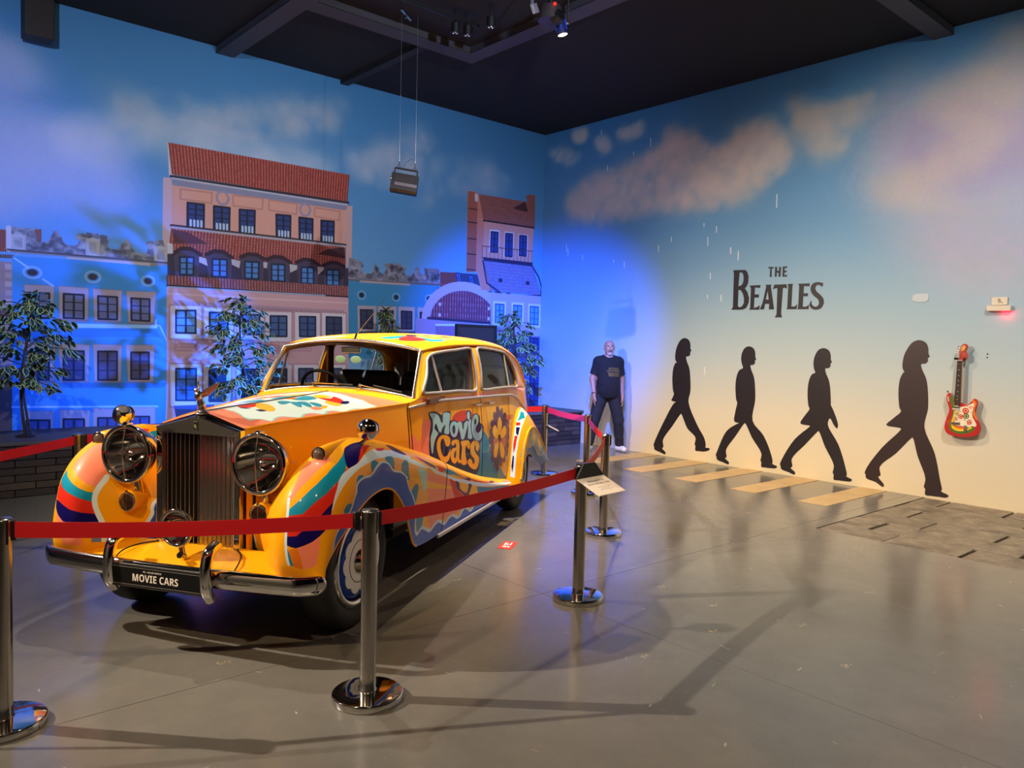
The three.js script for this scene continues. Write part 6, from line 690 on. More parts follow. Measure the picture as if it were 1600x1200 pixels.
// ---------------------------------------------------------------- radio hanging on two wires
{
  const r = thing('hanging_radio', 'old dark portable radio hung on two thin wires above the car', 'radio', [4.88, 3.33, -7.5], -0.62); r.rotation.z = -0.13;
  const prof = [[-0.062, 0.0], [0.062, 0.0], [0.075, 0.02], [0.07, 0.06], [0.042, 0.2], [-0.036, 0.2], [-0.068, 0.06], [-0.075, 0.02]];
  part('radio_case', put(slab(prof, 0.29, 0.006).rotateY(-Math.PI / 2), 0.145, 0, 0), std(0x120e0e, 0.45), r);
  const front = (w, h, x, y, d) => put(box(w, h, d, 0.002), x, 0, 0).rotateX(-0.2).translate(0, y, lerp(0.074, 0.046, (y - 0.05) / 0.15));
  part('radio_grille', front(0.24, 0.085, 0.02, 0.145, 0.008), std(0x120e10, 0.7), r); part('radio_dial', front(0.25, 0.032, 0.02, 0.082, 0.012), std(0x8f8a94, 0.3, 0.6), r, 'pale metal tuning strip'); part('radio_dial_line', front(0.25, 0.004, 0.02, 0.082, 0.016), M.black, r);
  part('radio_handle', [rod([-0.13, 0.19, 0], [-0.125, 0.265, 0], 0.009), rod([0.13, 0.19, 0], [0.125, 0.265, 0], 0.009), rod([-0.13, 0.265, 0], [0.13, 0.265, 0], 0.011)], M.black, r);
  part('radio_knob', put(cyl(0.02, 0.016, 0.02, 20), -0.158, 0.14, 0, 0, 0, Math.PI / 2), M.chromeSoft, r);
  for (const x of [-0.09, 0.09]) part('radio_hook', [new THREE.TorusGeometry(0.014, 0.003, 8, 20).translate(x, 0.285, 0), rod([x, 0.295, 0], [x, 0.345, 0], 0.005)], M.black, r);
  part('radio_cord', tube([[-0.05, 0.275, 0], [-0.01, 0.34, 0.01], [0.04, 0.39, 0], [0.08, 0.37, 0], [0.09, 0.33, 0]], 0.002, 40), M.black, r);
  r.updateMatrixWorld(); for (const x of [-0.09, 0.09]) { const a = r.localToWorld(V(x, 0.34, 0)); const w = whole('hanging_wire', rod([a.x, a.y, a.z], [a.x, 5.3, a.z], 0.0022, 0.0022, 6), std(0x8e97a6, 0.3, 0.8), x < 0 ? 'left thin wire holding the hanging radio' : 'right thin wire holding the hanging radio', 'wire'); part('wire_loop', new THREE.TorusGeometry(0.02, 0.0015, 6, 18).scale(0.6, 1.6, 1).translate(a.x, a.y + 0.05, a.z), M.black, w); }
  const br = thing('ceiling_bracket', 'small pale metal bracket on the ceiling holding the radio wires', 'bracket', [4.88, ROOM.h, -7.5]); part('bracket_bar', put(box(0.3, 0.02, 0.03, 0.004), 0, -0.03, 0), M.chromeSoft, br).rotation.y = 0.62; part('bracket_stem', put(cyl(0.012, 0.012, 0.08), 0, -0.03, 0), M.chromeSoft, br);
}
// ---------------------------------------------------------------- ceiling trays, devices, dark board
{
  const grey0 = std(0x3a3a41, 0.6), dim = std(0x1a1a1d, 0.7);
  const tray = (name, x0, x1, z0, z1, text, y = 5.25, grey = grey0) => { const t = thing(name, text, 'cable tray', [(x0 + x1) / 2, y, (z0 + z1) / 2]); const w = x1 - x0, d = z1 - z0; part('tray_floor', put(box(w, 0.012, d), 0, 0, 0), grey, t); if (w > d) for (const s of [-1, 1]) part('tray_side', put(box(w, 0.08, 0.012), 0, 0.04, s * (d / 2 - 0.006)), grey, t); else for (const s of [-1, 1]) part('tray_side', put(box(0.012, 0.08, d), s * (w / 2 - 0.006), 0.04, 0), grey, t); return t; };
  tray('cable_tray', 3.72, 3.95, ROOM.z0, -4.2, 'grey cable tray running from the mural wall above the bonnet');
  tray('cable_tray', 3.95, 6.25, -8.05, -7.8, 'grey cable tray arm parallel to the mural wall'); tray('cable_tray', 6.02, 6.25, -7.8, -3.6, 'grey cable tray arm running toward the viewer beside the lit spotlight');
  tray('cable_tray', 5.48, 5.6, ROOM.z0, -8.05, 'narrow dark cable tray reaching the mural wall behind the radio', 5.28, dim); tray('cable_tray', 7.2, ROOM.x1, -3.68, -3.46, 'short grey cable tray meeting the sky wall');
  const tr = thing('lamp_track', 'black lamp track under inside the angle of the grey cable tray', 'lamp track', [4.5, 5.2, -6.98]); part('track_rail', put(box(2.0, 0.035, 0.035), 0, 0, 0), M.black, tr); 
  const r = rng(6);
  for (const [x, z, text] of [[5.24, -7.06, 'small black ceiling spot with bright dots, left of three'], [5.38, -7.02, 'small black ceiling spot with bright dots, middle of three'], [5.42, -6.66, 'small black ceiling spot with bright dots, right of three']]) { const s = thing('small_spot', text, 'spotlight', [x, 5.18, z]); part('spot_housing', put(cyl(0.05, 0.05, 0.1), 0, -0.05, 0), M.black, s); part('spot_stem', put(cyl(0.01, 0.01, 0.16), 0, 0.075, 0), M.black, s); for (let k = 0; k < 3; k++) part('spot_dot', put(ball(0.009, 10), 0.022 * Math.cos(k * 2.1), -0.1, 0.022 * Math.sin(k * 2.1)), std(0xe8e4dc, 0.3), s); }
  const pj = thing('ceiling_projector', 'dark round ceiling device with a red light beside the lit spotlight', 'projector', [5.55, 5.02, -5.86]); part('device_body', put(cyl(0.13, 0.11, 0.14, 32), 0, 0, 0), std(0x2b2626, 0.5), pj); part('device_stem', put(cyl(0.03, 0.03, 0.28), 0, 0.17, 0), M.black, pj); part('device_light', put(ball(0.016, 12), -0.06, 0.05, 0.12), new THREE.MeshStandardMaterial({ color: 0xff2222, emissive: 0xff1111, emissiveIntensity: 3 }), pj); part('device_bracket', [put(box(0.012, 0.26, 0.03), -0.26, 0.14, 0.0), put(box(0.1, 0.09, 0.03, 0.004), -0.24, -0.02, 0.02, 0, 0.3, 0.5)], std(0x9a9aa0, 0.4, 0.6), pj); part('device_lens', put(cyl(0.05, 0.06, 0.1, 24), 0.0, -0.06, 0.1, Math.PI / 2.5), M.black, pj);
  const [bx0, by1] = [[7.635, 1.939]][0];
  const bd = thing('dark_board', 'dark brown framed board standing on the bench behind the car roof', 'board', [7.42, 0.555, -9.3]); part('board_panel', put(box(0.74, 1.3, 0.03), 0, 0.69, 0), std(0x2e2722, 0.6), bd); part('board_frame', slab([[-0.39, 0], [0.39, 0], [0.39, 1.37], [-0.39, 1.37]], 0.05, 0.003, [[[-0.36, 0.03], [-0.36, 1.34], [0.36, 1.34], [0.36, 0.03]]]).translate(0, 0.002, -0.02), std(0x1d1815, 0.5), bd);
  const ad = thing('wall_speaker', 'dark box hanging from the ceiling edge at the top left', 'speaker', [1.72, 5.0, -9.86]); part('speaker_case', put(box(0.28, 0.5, 0.22, 0.01), 0, 0.06, 0), std(0x1f1a18, 0.6), ad); part('speaker_mount', put(box(0.05, 0.12, 0.14), 0, 0.26, -0.14), M.black, ad);
}

// ---------------------------------------------------------------- artificial fig trees on the bench
{
  const leafMap = texture(canvas(64, 128, (c, w, h) => { c.fillStyle = '#b9c78e'; c.fillRect(0, 0, w, h); c.beginPath(); c.moveTo(32, 2); c.bezierCurveTo(66, 34, 58, 88, 32, 122); c.bezierCurveTo(4, 92, 2, 34, 32, 2); c.fillStyle = '#1d3a22'; c.fill(); const r = rng(2); for (let i = 0; i < 26; i++) { c.fillStyle = r() < 0.5 ? 'rgba(40,80,40,0.5)' : 'rgba(15,35,20,0.5)'; c.beginPath(); c.ellipse(14 + r() * 36, 14 + r() * 96, 3 + r() * 5, 4 + r() * 9, 0.4, 0, 7); c.fill(); } c.strokeStyle = '#7d9a5a'; c.lineWidth = 2; c.beginPath(); c.moveTo(32, 0); c.lineTo(32, 122); c.stroke(); }));
  const leafMat = std(0xffffff, 0.45, 0, { map: leafMap }), bark = std(0x4b3d30, 0.85, 0, { bumpMap: noiseTexture(128, 44, [[6, 1], [24, 1], [60, 0.6]], false, (f) => [f * 255, f * 255, f * 255]), bumpScale: 0.006 });
  const leafGeo = [0, 1, 2].map((k) => { const L = 0.12, W = 0.03 + k * 0.004, prof = [[0, 0.002], [0.2, 0.8], [0.45, 1], [0.72, 0.7], [1, 0.02]]; return grid((u, v) => { const i = Math.min(3, Math.floor(u * 4)), t = u * 4 - i, w = lerp(prof[i][1], prof[i + 1][1], t) * W, s = v * 2 - 1; return [s * w, -0.018 * u * u - 0.006 * (1 - Math.abs(s)) * (k === 1 ? -1 : 1), lerp(prof[i][0], prof[i + 1][0], t) * L]; }, 4, 2); });
  for (const g of leafGeo) { const uv = g.attributes.uv; for (let i = 0; i < uv.count; i++) uv.setXY(i, uv.getY(i), uv.getX(i)); }
  function tree(x, z, h, spread, n, seed, text, lean = 0, low = 0.22) {
    const r = rng(seed), t = thing('fig_tree', text, 'tree', [x, 0.555, z]);
    part('tree_foot', lathe([[0, 0], [0.09, 0], [0.09, 0.012], [0.03, 0.03], [0, 0.03]], 28), std(0x2b2522, 0.8), t);
    const trunkAt = (k) => [lean * k * k + 0.04 * Math.sin(k * 5 + seed), 0.01 + (h - 0.09) * k, 0.03 * Math.sin(k * 4 + seed * 2)];
    const pts = []; for (let i = 0; i <= 8; i++) pts.push(trunkAt(i / 8)); part('trunk', tube(pts, 0.014, 60, false, 8), bark, t); part('trunk', tube(pts.slice(0, 6).map(([a, b, c], i) => [a + 0.05 - i * 0.012, b, c + 0.02]), 0.012, 40, false, 8), bark, t);
    const branches = 34, tips = [];
    for (let i = 0; i < branches; i++) {
      const k = low + (0.97 - low) * (i / branches), a = i * 2.4 + r() * 0.8, o = trunkAt(k), len = spread * (1.08 - Math.abs(k - 0.5) * 1.25) * (0.7 + r() * 0.5), e = [o[0] + Math.cos(a) * len, o[1] + len * 0.28 * (r() + 0.2) - len * 0.12, o[2] + Math.sin(a) * len * 0.75], m = o.map((q, j) => lerp(q, e[j], 0.5) + (j === 1 ? 0.05 : 0));
      part('branch', tube([o, m, e], 0.005, 14, false, 5), bark, t); tips.push([o, m, e, a]);
    }
    for (let i = 0; i < n; i++) {
      const [o, m, e, a] = tips[(r() * tips.length) | 0], s = 0.25 + 0.75 * r() ** 0.7, p = o.map((q, j) => (1 - s) * (1 - s) * q + 2 * s * (1 - s) * m[j] + s * s * e[j] + (r() - 0.5) * 0.08);
      const l = part('leaf', leafGeo[(r() * 3) | 0], leafMat, t); l.position.set(...p); l.rotation.set(0.15 + r() * 0.9, Math.PI / 2 - a + (r() - 0.5) * 2.4, (r() - 0.5) * 1.4, 'YXZ'); l.scale.setScalar(0.65 + r() * 0.4);
    }
    for (let i = 0; i < 16; i++) { const k = 0.9 + 0.12 * r(), o = trunkAt(Math.min(1, k)), l = part('leaf', leafGeo[i % 3], leafMat, t); l.position.set(o[0], o[1] + (k > 1 ? (k - 1) : 0), o[2]); l.rotation.set(-0.2 - r() * 0.8, i * 2.4, 0, 'YXZ'); }
    const more = new THREE.InstancedMesh(leafGeo[1], leafMat, Math.round(n * 0.9)); more.name = 'foliage'; more.userData.kind = 'stuff'; lit(more); t.add(more); const dm = new THREE.Object3D();
    for (let i = 0; i < more.count; i++) { const [o, m, e, a] = tips[(r() * tips.length) | 0], s = 0.15 + 0.8 * r() ** 0.8, p = o.map((q, j) => (1 - s) * (1 - s) * q + 2 * s * (1 - s) * m[j] + s * s * e[j] + (r() - 0.5) * 0.1); dm.position.set(...p); dm.rotation.set(0.1 + r() * 1.0, Math.PI / 2 - a + (r() - 0.5) * 2.8, (r() - 0.5) * 1.5, 'YXZ'); dm.scale.setScalar(0.6 + r() * 0.4); dm.updateMatrix(); more.setMatrixAt(i, dm.matrix); }
    return t;
  }
  tree(1.5, -9.42, 1.56, 0.5, 284, 3, 'variegated leafy tree at the left edge in front of the blue house', 0.04, 0.34);
  tree(3.84, -9.5, 1.66, 0.5, 284, 7, 'variegated leafy tree in front of the pink house behind the bonnet', 0.05);
  tree(5.96, -9.5, 1.62, 0.22, 120, 12, 'leafy tree top showing above the car roof in front of the teal house');
  tree(8.4, -9.5, 1.66, 0.44, 284, 19, 'variegated leafy tree in the corner behind the tail of the car', 0.02);
}

// ---------------------------------------------------------------- the standing man
{
  const smin = (a, b, k) => { const h = clamp(0.5 + 0.5 * (b - a) / k); return lerp(b, a, h) - k * h * (1 - h); };
  const cap = (x, y, z, [ax, ay, az], [bx, by, bz], ra, rb) => { const px = x - ax, py = y - ay, pz = z - az, dx = bx - ax, dy = by - ay, dz = bz - az, t = clamp((px * dx + py * dy + pz * dz) / (dx * dx + dy * dy + dz * dz || 1)); return Math.hypot(px - t * dx, py - t * dy, pz - t * dz) - lerp(ra, rb, t); };
  const ell = (x, y, z, [cx, cy, cz], [rx, ry, rz]) => { const a = (x - cx) / rx, b = (y - cy) / ry, c = (z - cz) / rz, k = Math.hypot(a, b, c), m = Math.min(rx, ry, rz); return (k - 1) * m * (k < 1 ? 1 : 1 + 0.0 * k); };
  function meshOf(field, lo, hi, n) {
    const mc = new MarchingCubes(n, new THREE.MeshStandardMaterial(), false, false, 400000); mc.isolation = 0;
    const half = n / 2, c = [0, 1, 2].map((k) => (lo[k] + hi[k]) / 2), s = [0, 1, 2].map((k) => (hi[k] - lo[k]) / 2);
    for (let k = 0; k < n; k++) for (let j = 0; j < n; j++) for (let i = 0; i < n; i++) mc.field[i + j * n + k * n * n] = -field(c[0] + (i - half) / half * s[0], c[1] + (j - half) / half * s[1], c[2] + (k - half) / half * s[2]);
    mc.update(); const m = mc.count, p = new Float32Array(m * 3), q = new Float32Array(m * 3), e = 0.002;
    for (let i = 0; i < m; i++) {
      const x = c[0] + mc.positionArray[i * 3] * s[0], y = c[1] + mc.positionArray[i * 3 + 1] * s[1], z = c[2] + mc.positionArray[i * 3 + 2] * s[2]; p.set([x, y, z], i * 3);
      const nx = field(x + e, y, z) - field(x - e, y, z), ny = field(x, y + e, z) - field(x, y - e, z), nz = field(x, y, z + e) - field(x, y, z - e), L = Math.hypot(nx, ny, nz) || 1; q.set([nx / L, ny / L, nz / L], i * 3);
    }
    let w = 0; const bad = (i) => [0, 1, 2].some((k) => !(Math.abs(p[i * 3 + k] - c[k]) <= s[k] * 1.01));
    for (let i = 0; i < m; i += 3) { if (bad(i) || bad(i + 1) || bad(i + 2)) continue; p.copyWithin(w * 3, i * 3, i * 3 + 9); q.copyWithin(w * 3, i * 3, i * 3 + 9); w += 3; }
    return made(p.slice(0, w * 3), q.slice(0, w * 3));
  }
  function made(p, q) {
    const m = p.length / 3, g = new THREE.BufferGeometry(); g.setAttribute('position', new THREE.BufferAttribute(p, 3)); g.setAttribute('normal', new THREE.BufferAttribute(q, 3)); g.setAttribute('uv', new THREE.BufferAttribute(new Float32Array(m * 2), 2)); return g;
  }
  // joints, facing +z, left hand at +x
  const J = { pel: [0, 0.93, -0.01], belly: [0, 1.08, 0.03], chest: [0, 1.3, 0.0], neck: [0, 1.45, -0.01], head: [0, 1.6, 0.02], sR: [-0.16, 1.405, -0.02], eR: [-0.245, 1.13, -0.02], wR: [-0.225, 0.885, 0.085], sL: [0.16, 1.405, -0.02], eL: [0.215, 1.12, -0.035], wL: [0.225, 0.875, 0.04], hR: [-0.1, 0.88, 0], kR: [-0.2, 0.5, 0.03], aR: [-0.27, 0.1, -0.01], hL: [0.1, 0.88, 0], kL: [0.175, 0.49, 0.03], aL: [0.215, 0.1, -0.02] };
  const torso = (x, y, z) => { let d = smin(ell(x, y, z, J.chest, [0.175, 0.2, 0.13]), ell(x, y, z, J.belly, [0.172, 0.2, 0.16]), 0.08); d = smin(d, ell(x, y, z, J.pel, [0.165, 0.13, 0.135]), 0.07); return smin(d, cap(x, y, z, J.sR, J.sL, 0.062, 0.062), 0.06); };
  const arm = (x, y, z, s, e, w) => smin(cap(x, y, z, s, e, 0.06, 0.045), cap(x, y, z, e, w, 0.045, 0.03), 0.03);
  const legs = (x, y, z) => { const a = smin(cap(x, y, z, J.hR, J.kR, 0.094, 0.062), cap(x, y, z, J.kR, J.aR, 0.062, 0.042), 0.03), b = smin(cap(x, y, z, J.hL, J.kL, 0.094, 0.062), cap(x, y, z, J.kL, J.aL, 0.062, 0.042), 0.03); return smin(a, b, 0.03); };
  const bodyField = (x, y, z) => { let d = torso(x, y, z); d = smin(d, cap(x, y, z, J.neck, J.head, 0.062, 0.058), 0.04); d = smin(d, arm(x, y, z, J.sR, J.eR, J.wR), 0.04); d = smin(d, arm(x, y, z, J.sL, J.eL, J.wL), 0.04); return smin(d, legs(x, y, z), 0.05); };
  const hd = [0, 1.625, 0.02];
  const headField = (x, y, z) => {
    x -= hd[0]; y -= hd[1]; z -= hd[2]; const ax = Math.abs(x);
    let d = smin(ell(x, y, z, [0, 0.03, -0.015], [0.078, 0.088, 0.096]), ell(x, y, z, [0, -0.045, 0.02], [0.066, 0.072, 0.072]), 0.035);
    d = smin(d, ell(x, y, z, [0, -0.095, 0.052], [0.036, 0.026, 0.032]), 0.03);                         // chin with its beard
    d = smin(d, cap(x, y, z, [0, 0.012, 0.078], [0, -0.03, 0.106], 0.009, 0.0145), 0.012);               // nose
    d = smin(d, ell(ax, y, z, [0.014, -0.036, 0.09], [0.009, 0.008, 0.01]), 0.008);
    d = smin(d, cap(ax, y, z, [0.012, 0.026, 0.079], [0.05, 0.026, 0.06], 0.009, 0.008), 0.014);         // brow
    d = -smin(-d, ell(ax, y, z, [0.031, 0.006, 0.086], [0.018, 0.012, 0.014]) , 0.008);                  // eye sockets
    d = smin(d, ell(ax, y, z, [0.031, 0.006, 0.066], [0.0135, 0.011, 0.012]), 0.002);                    // eyes
    d = smin(d, cap(x, y, z, [-0.022, -0.058, 0.084], [0.022, -0.058, 0.084], 0.008, 0.008), 0.008);     // moustache and lips
    d = smin(d, cap(x, y, z, [-0.016, -0.076, 0.084], [0.016, -0.076, 0.084], 0.0065, 0.0065), 0.006);
    d = smin(d, ell(ax, y, z, [0.08, 0.0, -0.012], [0.01, 0.032, 0.02]), 0.008);                         // ears
    return smin(d, cap(x, y, z, [0, -0.08, -0.02], [0, -0.2, -0.035], 0.058, 0.064), 0.02);
  };
  const handField = (w, side, out) => {
    const [wx, wy, wz] = w, k = side, f = [[-0.026, 0.066, 0.0085], [-0.009, 0.074, 0.009], [0.009, 0.07, 0.0085], [0.025, 0.056, 0.0075]];
    return (x, y, z) => {
      const X = (x - wx) * k, Y = y - wy, Z = z - wz; let d = smin(cap(X, Y, Z, [0, 0.03, 0], [0.0, -0.03, 0.004], 0.029, 0.026), ell(X, Y, Z, [0, -0.055, 0.008], [0.022, 0.046, 0.041]), 0.02);
      for (const [o, L, r] of f) { const a = [0.0, -0.09, 0.01 - o], b = [-0.004, -0.09 - L * 0.5, 0.016 - o * 1.05], c = [-0.018, -0.09 - L * 0.95, 0.018 - o]; d = smin(d, Math.min(cap(X, Y, Z, a, b, r, r * 0.94), cap(X, Y, Z, b, c, r * 0.94, r * 0.78)), 0.006); }
      return smin(d, smin(cap(X, Y, Z, [-0.006, -0.03, 0.03], [-0.016, -0.066, 0.055], 0.013, 0.011), cap(X, Y, Z, [-0.016, -0.066, 0.055], [-0.02, -0.094, 0.06], 0.011, 0.009), 0.006), 0.012);
    };
  };
  const body = meshOf(bodyField, [-0.42, 0.02, -0.24], [0.42, 1.6, 0.26], 96), head = meshOf(headField, [-0.11, 1.46, -0.12], [0.11, 1.745, 0.16], 84);
  const hands = [meshOf(handField(J.wR, -1), [J.wR[0] - 0.08, J.wR[1] - 0.19, J.wR[2] - 0.08], [J.wR[0] + 0.08, J.wR[1] + 0.07, J.wR[2] + 0.1], 60), meshOf(handField(J.wL, 1), [J.wL[0] - 0.08, J.wL[1] - 0.19, J.wL[2] - 0.08], [J.wL[0] + 0.08, J.wL[1] + 0.07, J.wL[2] + 0.1], 60)];
  const skinGeo = mergeGeometries([body, head, ...hands]); {
    const p = skinGeo.attributes.position, col = new Float32Array(p.count * 3), r = rng(5);
    for (let i = 0; i < p.count; i++) {
      const x = p.getX(i) - hd[0], y = p.getY(i) - hd[1], z = p.getZ(i) - hd[2], ax = Math.abs(x); let c = [0.38, 0.18, 0.12];
      if (p.getY(i) > 1.5) {
        if (y > 0.055 - 0.3 * Math.max(0, z) && z < 0.06 - Math.max(0, y - 0.05)) c = c.map((q) => q * 0.82);                     // shaved hair
        if (ax > 0.06 && y < 0.02 && y > -0.06 && z < 0.035) c = [0.3, 0.2, 0.16];
        if (Math.hypot(ax - 0.031, (y - 0.006) * 1.4) < 0.0125 && z > 0.068) c = Math.hypot(ax - 0.031, y - 0.006) < 0.0055 ? [0.02, 0.015, 0.01] : [0.6, 0.55, 0.52];
        if (Math.hypot((ax - 0.032) * 0.45, y - 0.031) < 0.0075 && z > 0.055) c = [0.07, 0.05, 0.04];                             // brows
        if (ax < 0.032 && y < -0.047 && y > -0.063 && z > 0.07) c = [0.06, 0.045, 0.04];                                          // dark moustache
        if (ax < 0.018 && y < -0.066 && y > -0.08 && z > 0.075) c = [0.42, 0.17, 0.14];                                           // lips
        if (y < -0.082 && y > -0.13 && z > 0.035 && ax < 0.045) c = [0.42, 0.4, 0.39];                                            // grey chin beard
      }
      col.set(c, i * 3);
    }
    skinGeo.setAttribute('color', new THREE.BufferAttribute(col, 3));
  }
  const man = lit(new THREE.Mesh(skinGeo, phys(0xffffff, 0.5, { vertexColors: true, sheen: 0.2 }))); man.name = 'person'; scene.add(man);
  tag(man, 'bald bearded man in black t-shirt and dark trousers standing by the sky wall', 'person');
  man.position.set(9.13, 0, -8.1); man.rotation.y = -0.68;
  const shirt = (x, y, z) => { let d = smin(torso(x, y, z) - 0.018, ell(x, y, z, [0, 1.0, 0.02], [0.19, 0.22, 0.172]), 0.06); const sl = (s, e) => { const t = 0.72, m = s.map((q, k) => lerp(q, e[k], t)); return cap(x, y, z, s, m, 0.075, 0.07); }; d = smin(d, sl(J.sR, J.eR), 0.035); d = smin(d, sl(J.sL, J.eL), 0.035); d += 0.003 * Math.sin(y * 46 + x * 14) * smooth(1.25, 0.95, y) * smooth(0.05, 0.15, Math.abs(x)); d = Math.max(d, 0.845 - y); d = Math.max(d, -cap(x, y, z, [0, 1.47, 0.02], [0, 1.7, 0.03], 0.072, 0.09)); const cut = (s, e) => { const L = Math.hypot(e[0] - s[0], e[1] - s[1], e[2] - s[2]); return ((x - s[0]) * (e[0] - s[0]) + (y - s[1]) * (e[1] - s[1]) + (z - s[2]) * (e[2] - s[2])) / L - L * 0.74; }; if (Math.abs(x) > 0.175) d = Math.max(d, x < 0 ? cut(J.sR, J.eR) : cut(J.sL, J.eL)); return Math.max(d, -(torso(x, y, z) + 0.004) * 0 - 1); };
  part('t_shirt', meshOf(shirt, [-0.38, 0.82, -0.26], [0.38, 1.54, 0.27], 96), std(0x0a0a0d, 0.9), man, 'black t-shirt with gold outlined lettering');
  const trousers = (x, y, z) => { let d = smin(legs(x, y, z) - 0.022, ell(x, y, z, J.pel, [0.18, 0.13, 0.15]), 0.05); d += 0.004 * Math.sin(y * 60 + x * 20 + z * 18) * smooth(0.3, 0.1, y) + 0.003 * Math.sin(y * 34 - z * 30) * smooth(0.75, 0.5, y); d = Math.max(d, y - 1.0); return Math.max(d, 0.085 - y); };
  part('trousers', meshOf(trousers, [-0.42, 0.06, -0.22], [0.42, 1.03, 0.24], 100), std(0x17161a, 0.85), man, 'dark tapered trousers gathered at the ankles');
  const shoe = (a, turn) => { const S = Math.sin(turn), Cc = Math.cos(turn); return (x, y, z) => { const X = (x - a[0]) * Cc - (z - a[2]) * S, Z = (x - a[0]) * S + (z - a[2]) * Cc; let d = smin(cap(X, y, Z, [0, 0.045, -0.045], [0, 0.04, 0.13], 0.046, 0.042), cap(X, y, Z, [0, 0.06, -0.03], [0, 0.1, -0.025], 0.046, 0.045), 0.03); return Math.max(d, 0.002 - y); }; };
  for (const [a, t] of [[J.aR, -0.35], [J.aL, 0.45]]) { const s = part('shoe', meshOf(shoe(a, t), [a[0] - 0.16, -0.01, a[2] - 0.16], [a[0] + 0.16, 0.16, a[2] + 0.22], 56), std(0xd9d6d2, 0.6), man, 'white trainer'); for (let i = 0; i < 4; i++) { const q = 0.03 + i * 0.022, x = a[0] + Math.sin(t) * q, z = a[2] + Math.cos(t) * q; part('lace', rod([x - 0.025 * Math.cos(t), 0.092 - i * 0.003, z + 0.025 * Math.sin(t)], [x + 0.025 * Math.cos(t), 0.092 - i * 0.003, z - 0.025 * Math.sin(t)], 0.004, 0.004, 6), std(0xf0eeea, 0.7), s); } }
  part('bracelet', new THREE.TorusGeometry(0.036, 0.006, 8, 24).rotateX(Math.PI / 2 - 0.3).translate(J.wR[0] - 0.004, J.wR[1] + 0.028, J.wR[2] - 0.01), M.black, man);
  const print = texture(canvas(512, 256, (c) => { c.clearRect(0, 0, 512, 256); c.translate(0, 256); c.scale(1, -1); c.strokeStyle = '#a88a3a'; c.lineJoin = 'round'; c.lineWidth = 3.6; c.textAlign = 'center'; c.save(); c.translate(256, 112); c.scale(1.32, 1); c.font = 'bold 118px sans-serif'; c.strokeText('STAR', 0, 0); c.restore(); c.save(); c.translate(256, 222); c.scale(1.2, 1); c.font = 'bold 118px sans-serif'; c.strokeText('WARS', 0, 0); c.restore(); c.beginPath(); c.moveTo(62, 112); c.lineTo(20, 112); c.lineTo(20, 92); c.lineTo(60, 92); c.moveTo(450, 112); c.lineTo(496, 112); c.lineTo(496, 92); c.lineTo(452, 92); c.stroke(); }));
  const face = grid((u, v) => { const x = lerp(-0.06, 0.172, u), y = lerp(1.165, 1.335, v); let z = 0.3; for (let i = 0; i < 60; i++) { const d = shirt(x, y, z); if (d < 0.0006) break; z = Math.max(0.04, z - clamp(d * 0.7, 0.0005, 0.012)); } return [x, y, z + 0.003]; }, 24, 16);
  const pm = std(0xffffff, 0.7, 0, { map: print, transparent: true, alphaTest: 0.4 }); part('shirt_print', face, pm, man, 'gold outlined two line lettering');
}

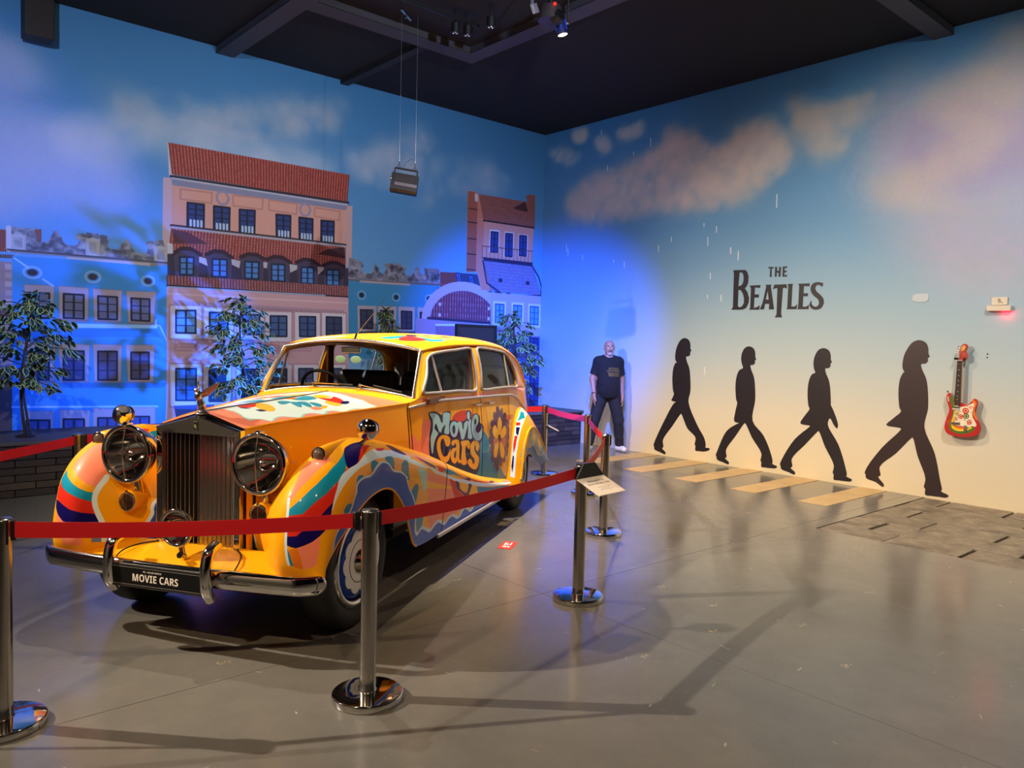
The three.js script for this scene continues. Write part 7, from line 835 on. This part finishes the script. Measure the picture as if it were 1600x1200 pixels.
// ---------------------------------------------------------------- the spotlights: fitting, glowing face and light
{
  const text = ['far left ceiling spotlight throwing the long shadows of the front posts', 'left ceiling spotlight aimed at the sky wall', 'ceiling spotlight above the bonnet', 'amber ceiling spotlight left of the viewer', 'ceiling spotlight above the car roof', 'lit spotlight with a blue lined barrel under the ceiling', 'ceiling spotlight washing the sky wall', 'added unseen fill spotlight behind the viewer on the right', 'added unseen fill spotlight behind the viewer', 'cool ceiling spotlight washing the left of the town mural', 'cool ceiling spotlight washing the right of the town mural', 'added unseen spotlight brightening the bare hall wall left of the viewer', 'blue ceiling spotlight over the floor beside the car', 'blue ceiling spotlight aimed at the corner of the murals'];
  const shell = std(0x1a1a1c, 0.5), up = V(0, 1, 0);
  LAMPS.forEach((d, i) => {
    const [at, to, color] = d, inView = i === VISIBLE_SPOT, l = thing('track_spotlight', text[i] ?? 'ceiling spotlight', 'spotlight', at, 0, i === VISIBLE_SPOT ? undefined : 'ceiling spotlights');
    const dirv = V(...to).sub(V(...at)).normalize(), q = new THREE.Quaternion().setFromUnitVectors(up, dirv.clone().negate());
    const aim = new THREE.Group(); aim.name = 'spot_head'; aim.quaternion.copy(q); l.add(aim);
    part('spot_barrel', lathe([[0, 0.18], [0.045, 0.18], [0.052, 0.17], [0.055, 0.02], [0.055, 0.0], [0.05, 0.0], [0.05, 0.012], [0, 0.014]], 32), inView ? std(0x16204a, 0.4) : shell, aim);
    part('spot_face', put(cyl(0.048, 0.048, 0.004, 28), 0, 0.006, 0), new THREE.MeshStandardMaterial({ color: 0x000000, emissive: color, emissiveIntensity: inView ? 14 : 6 }), aim);
    if (inView) for (let k = 0; k < 5; k++) part('spot_fin', put(box(0.008, 0.12, 0.01), 0.055 * Math.cos(k * 1.25), 0.1, 0.055 * Math.sin(k * 1.25)), std(0x2a49c8, 0.4), aim);
    part('spot_bracket', [rod([0.07, 0.14, 0], [0.07, Math.max(0.16, ROOM.h - at[1]), 0], 0.012), rod([0.03, 0.14, 0], [0.075, 0.14, 0], 0.012)], inView ? M.chromeSoft : shell, l);
    const p = V(...at).addScaledVector(dirv, 0.02); spot([[p.x, p.y, p.z], to, ...d.slice(2)]);
  });
}
{
  const text = ['blue floodlight on the floor behind the car aimed at the blue house', 'blue floodlight on a short stand behind the car aimed at the floor'];
  BLUES.forEach(([at, to, candela, angle], i) => {
    const l = thing('blue_floodlight', text[i], 'floodlight', [at[0], 0, at[2]]), dirv = V(...to).sub(V(...at)).normalize(), aim = new THREE.Group(); aim.name = 'flood_head'; aim.position.y = at[1]; aim.quaternion.setFromUnitVectors(V(0, 1, 0), dirv.clone().negate()); l.add(aim);
    part('flood_body', lathe([[0, 0.16], [0.07, 0.16], [0.095, 0.13], [0.1, 0.0], [0.092, 0.0], [0.09, 0.01], [0, 0.012]], 28), M.black, aim); part('flood_face', put(cyl(0.088, 0.088, 0.004, 28), 0, 0.004, 0), new THREE.MeshStandardMaterial({ color: 0x000000, emissive: 0x1038ff, emissiveIntensity: 5 }), aim);
    part('flood_stand', [put(cyl(0.014, 0.014, at[1] - 0.1), 0, (at[1] - 0.1) / 2, 0), lathe([[0, 0], [0.13, 0], [0.13, 0.012], [0.02, 0.02], [0, 0.02]], 28), put(cyl(0.014, 0.014, 0.12), 0, at[1] - 0.1, 0)], M.black, l);
    const p = V(...at).addScaledVector(dirv, 0.03); spot([[p.x, p.y, p.z], to, BLUE, candela, angle, 1, 2.5]);
  });
}


renderer.render(scene, camera);
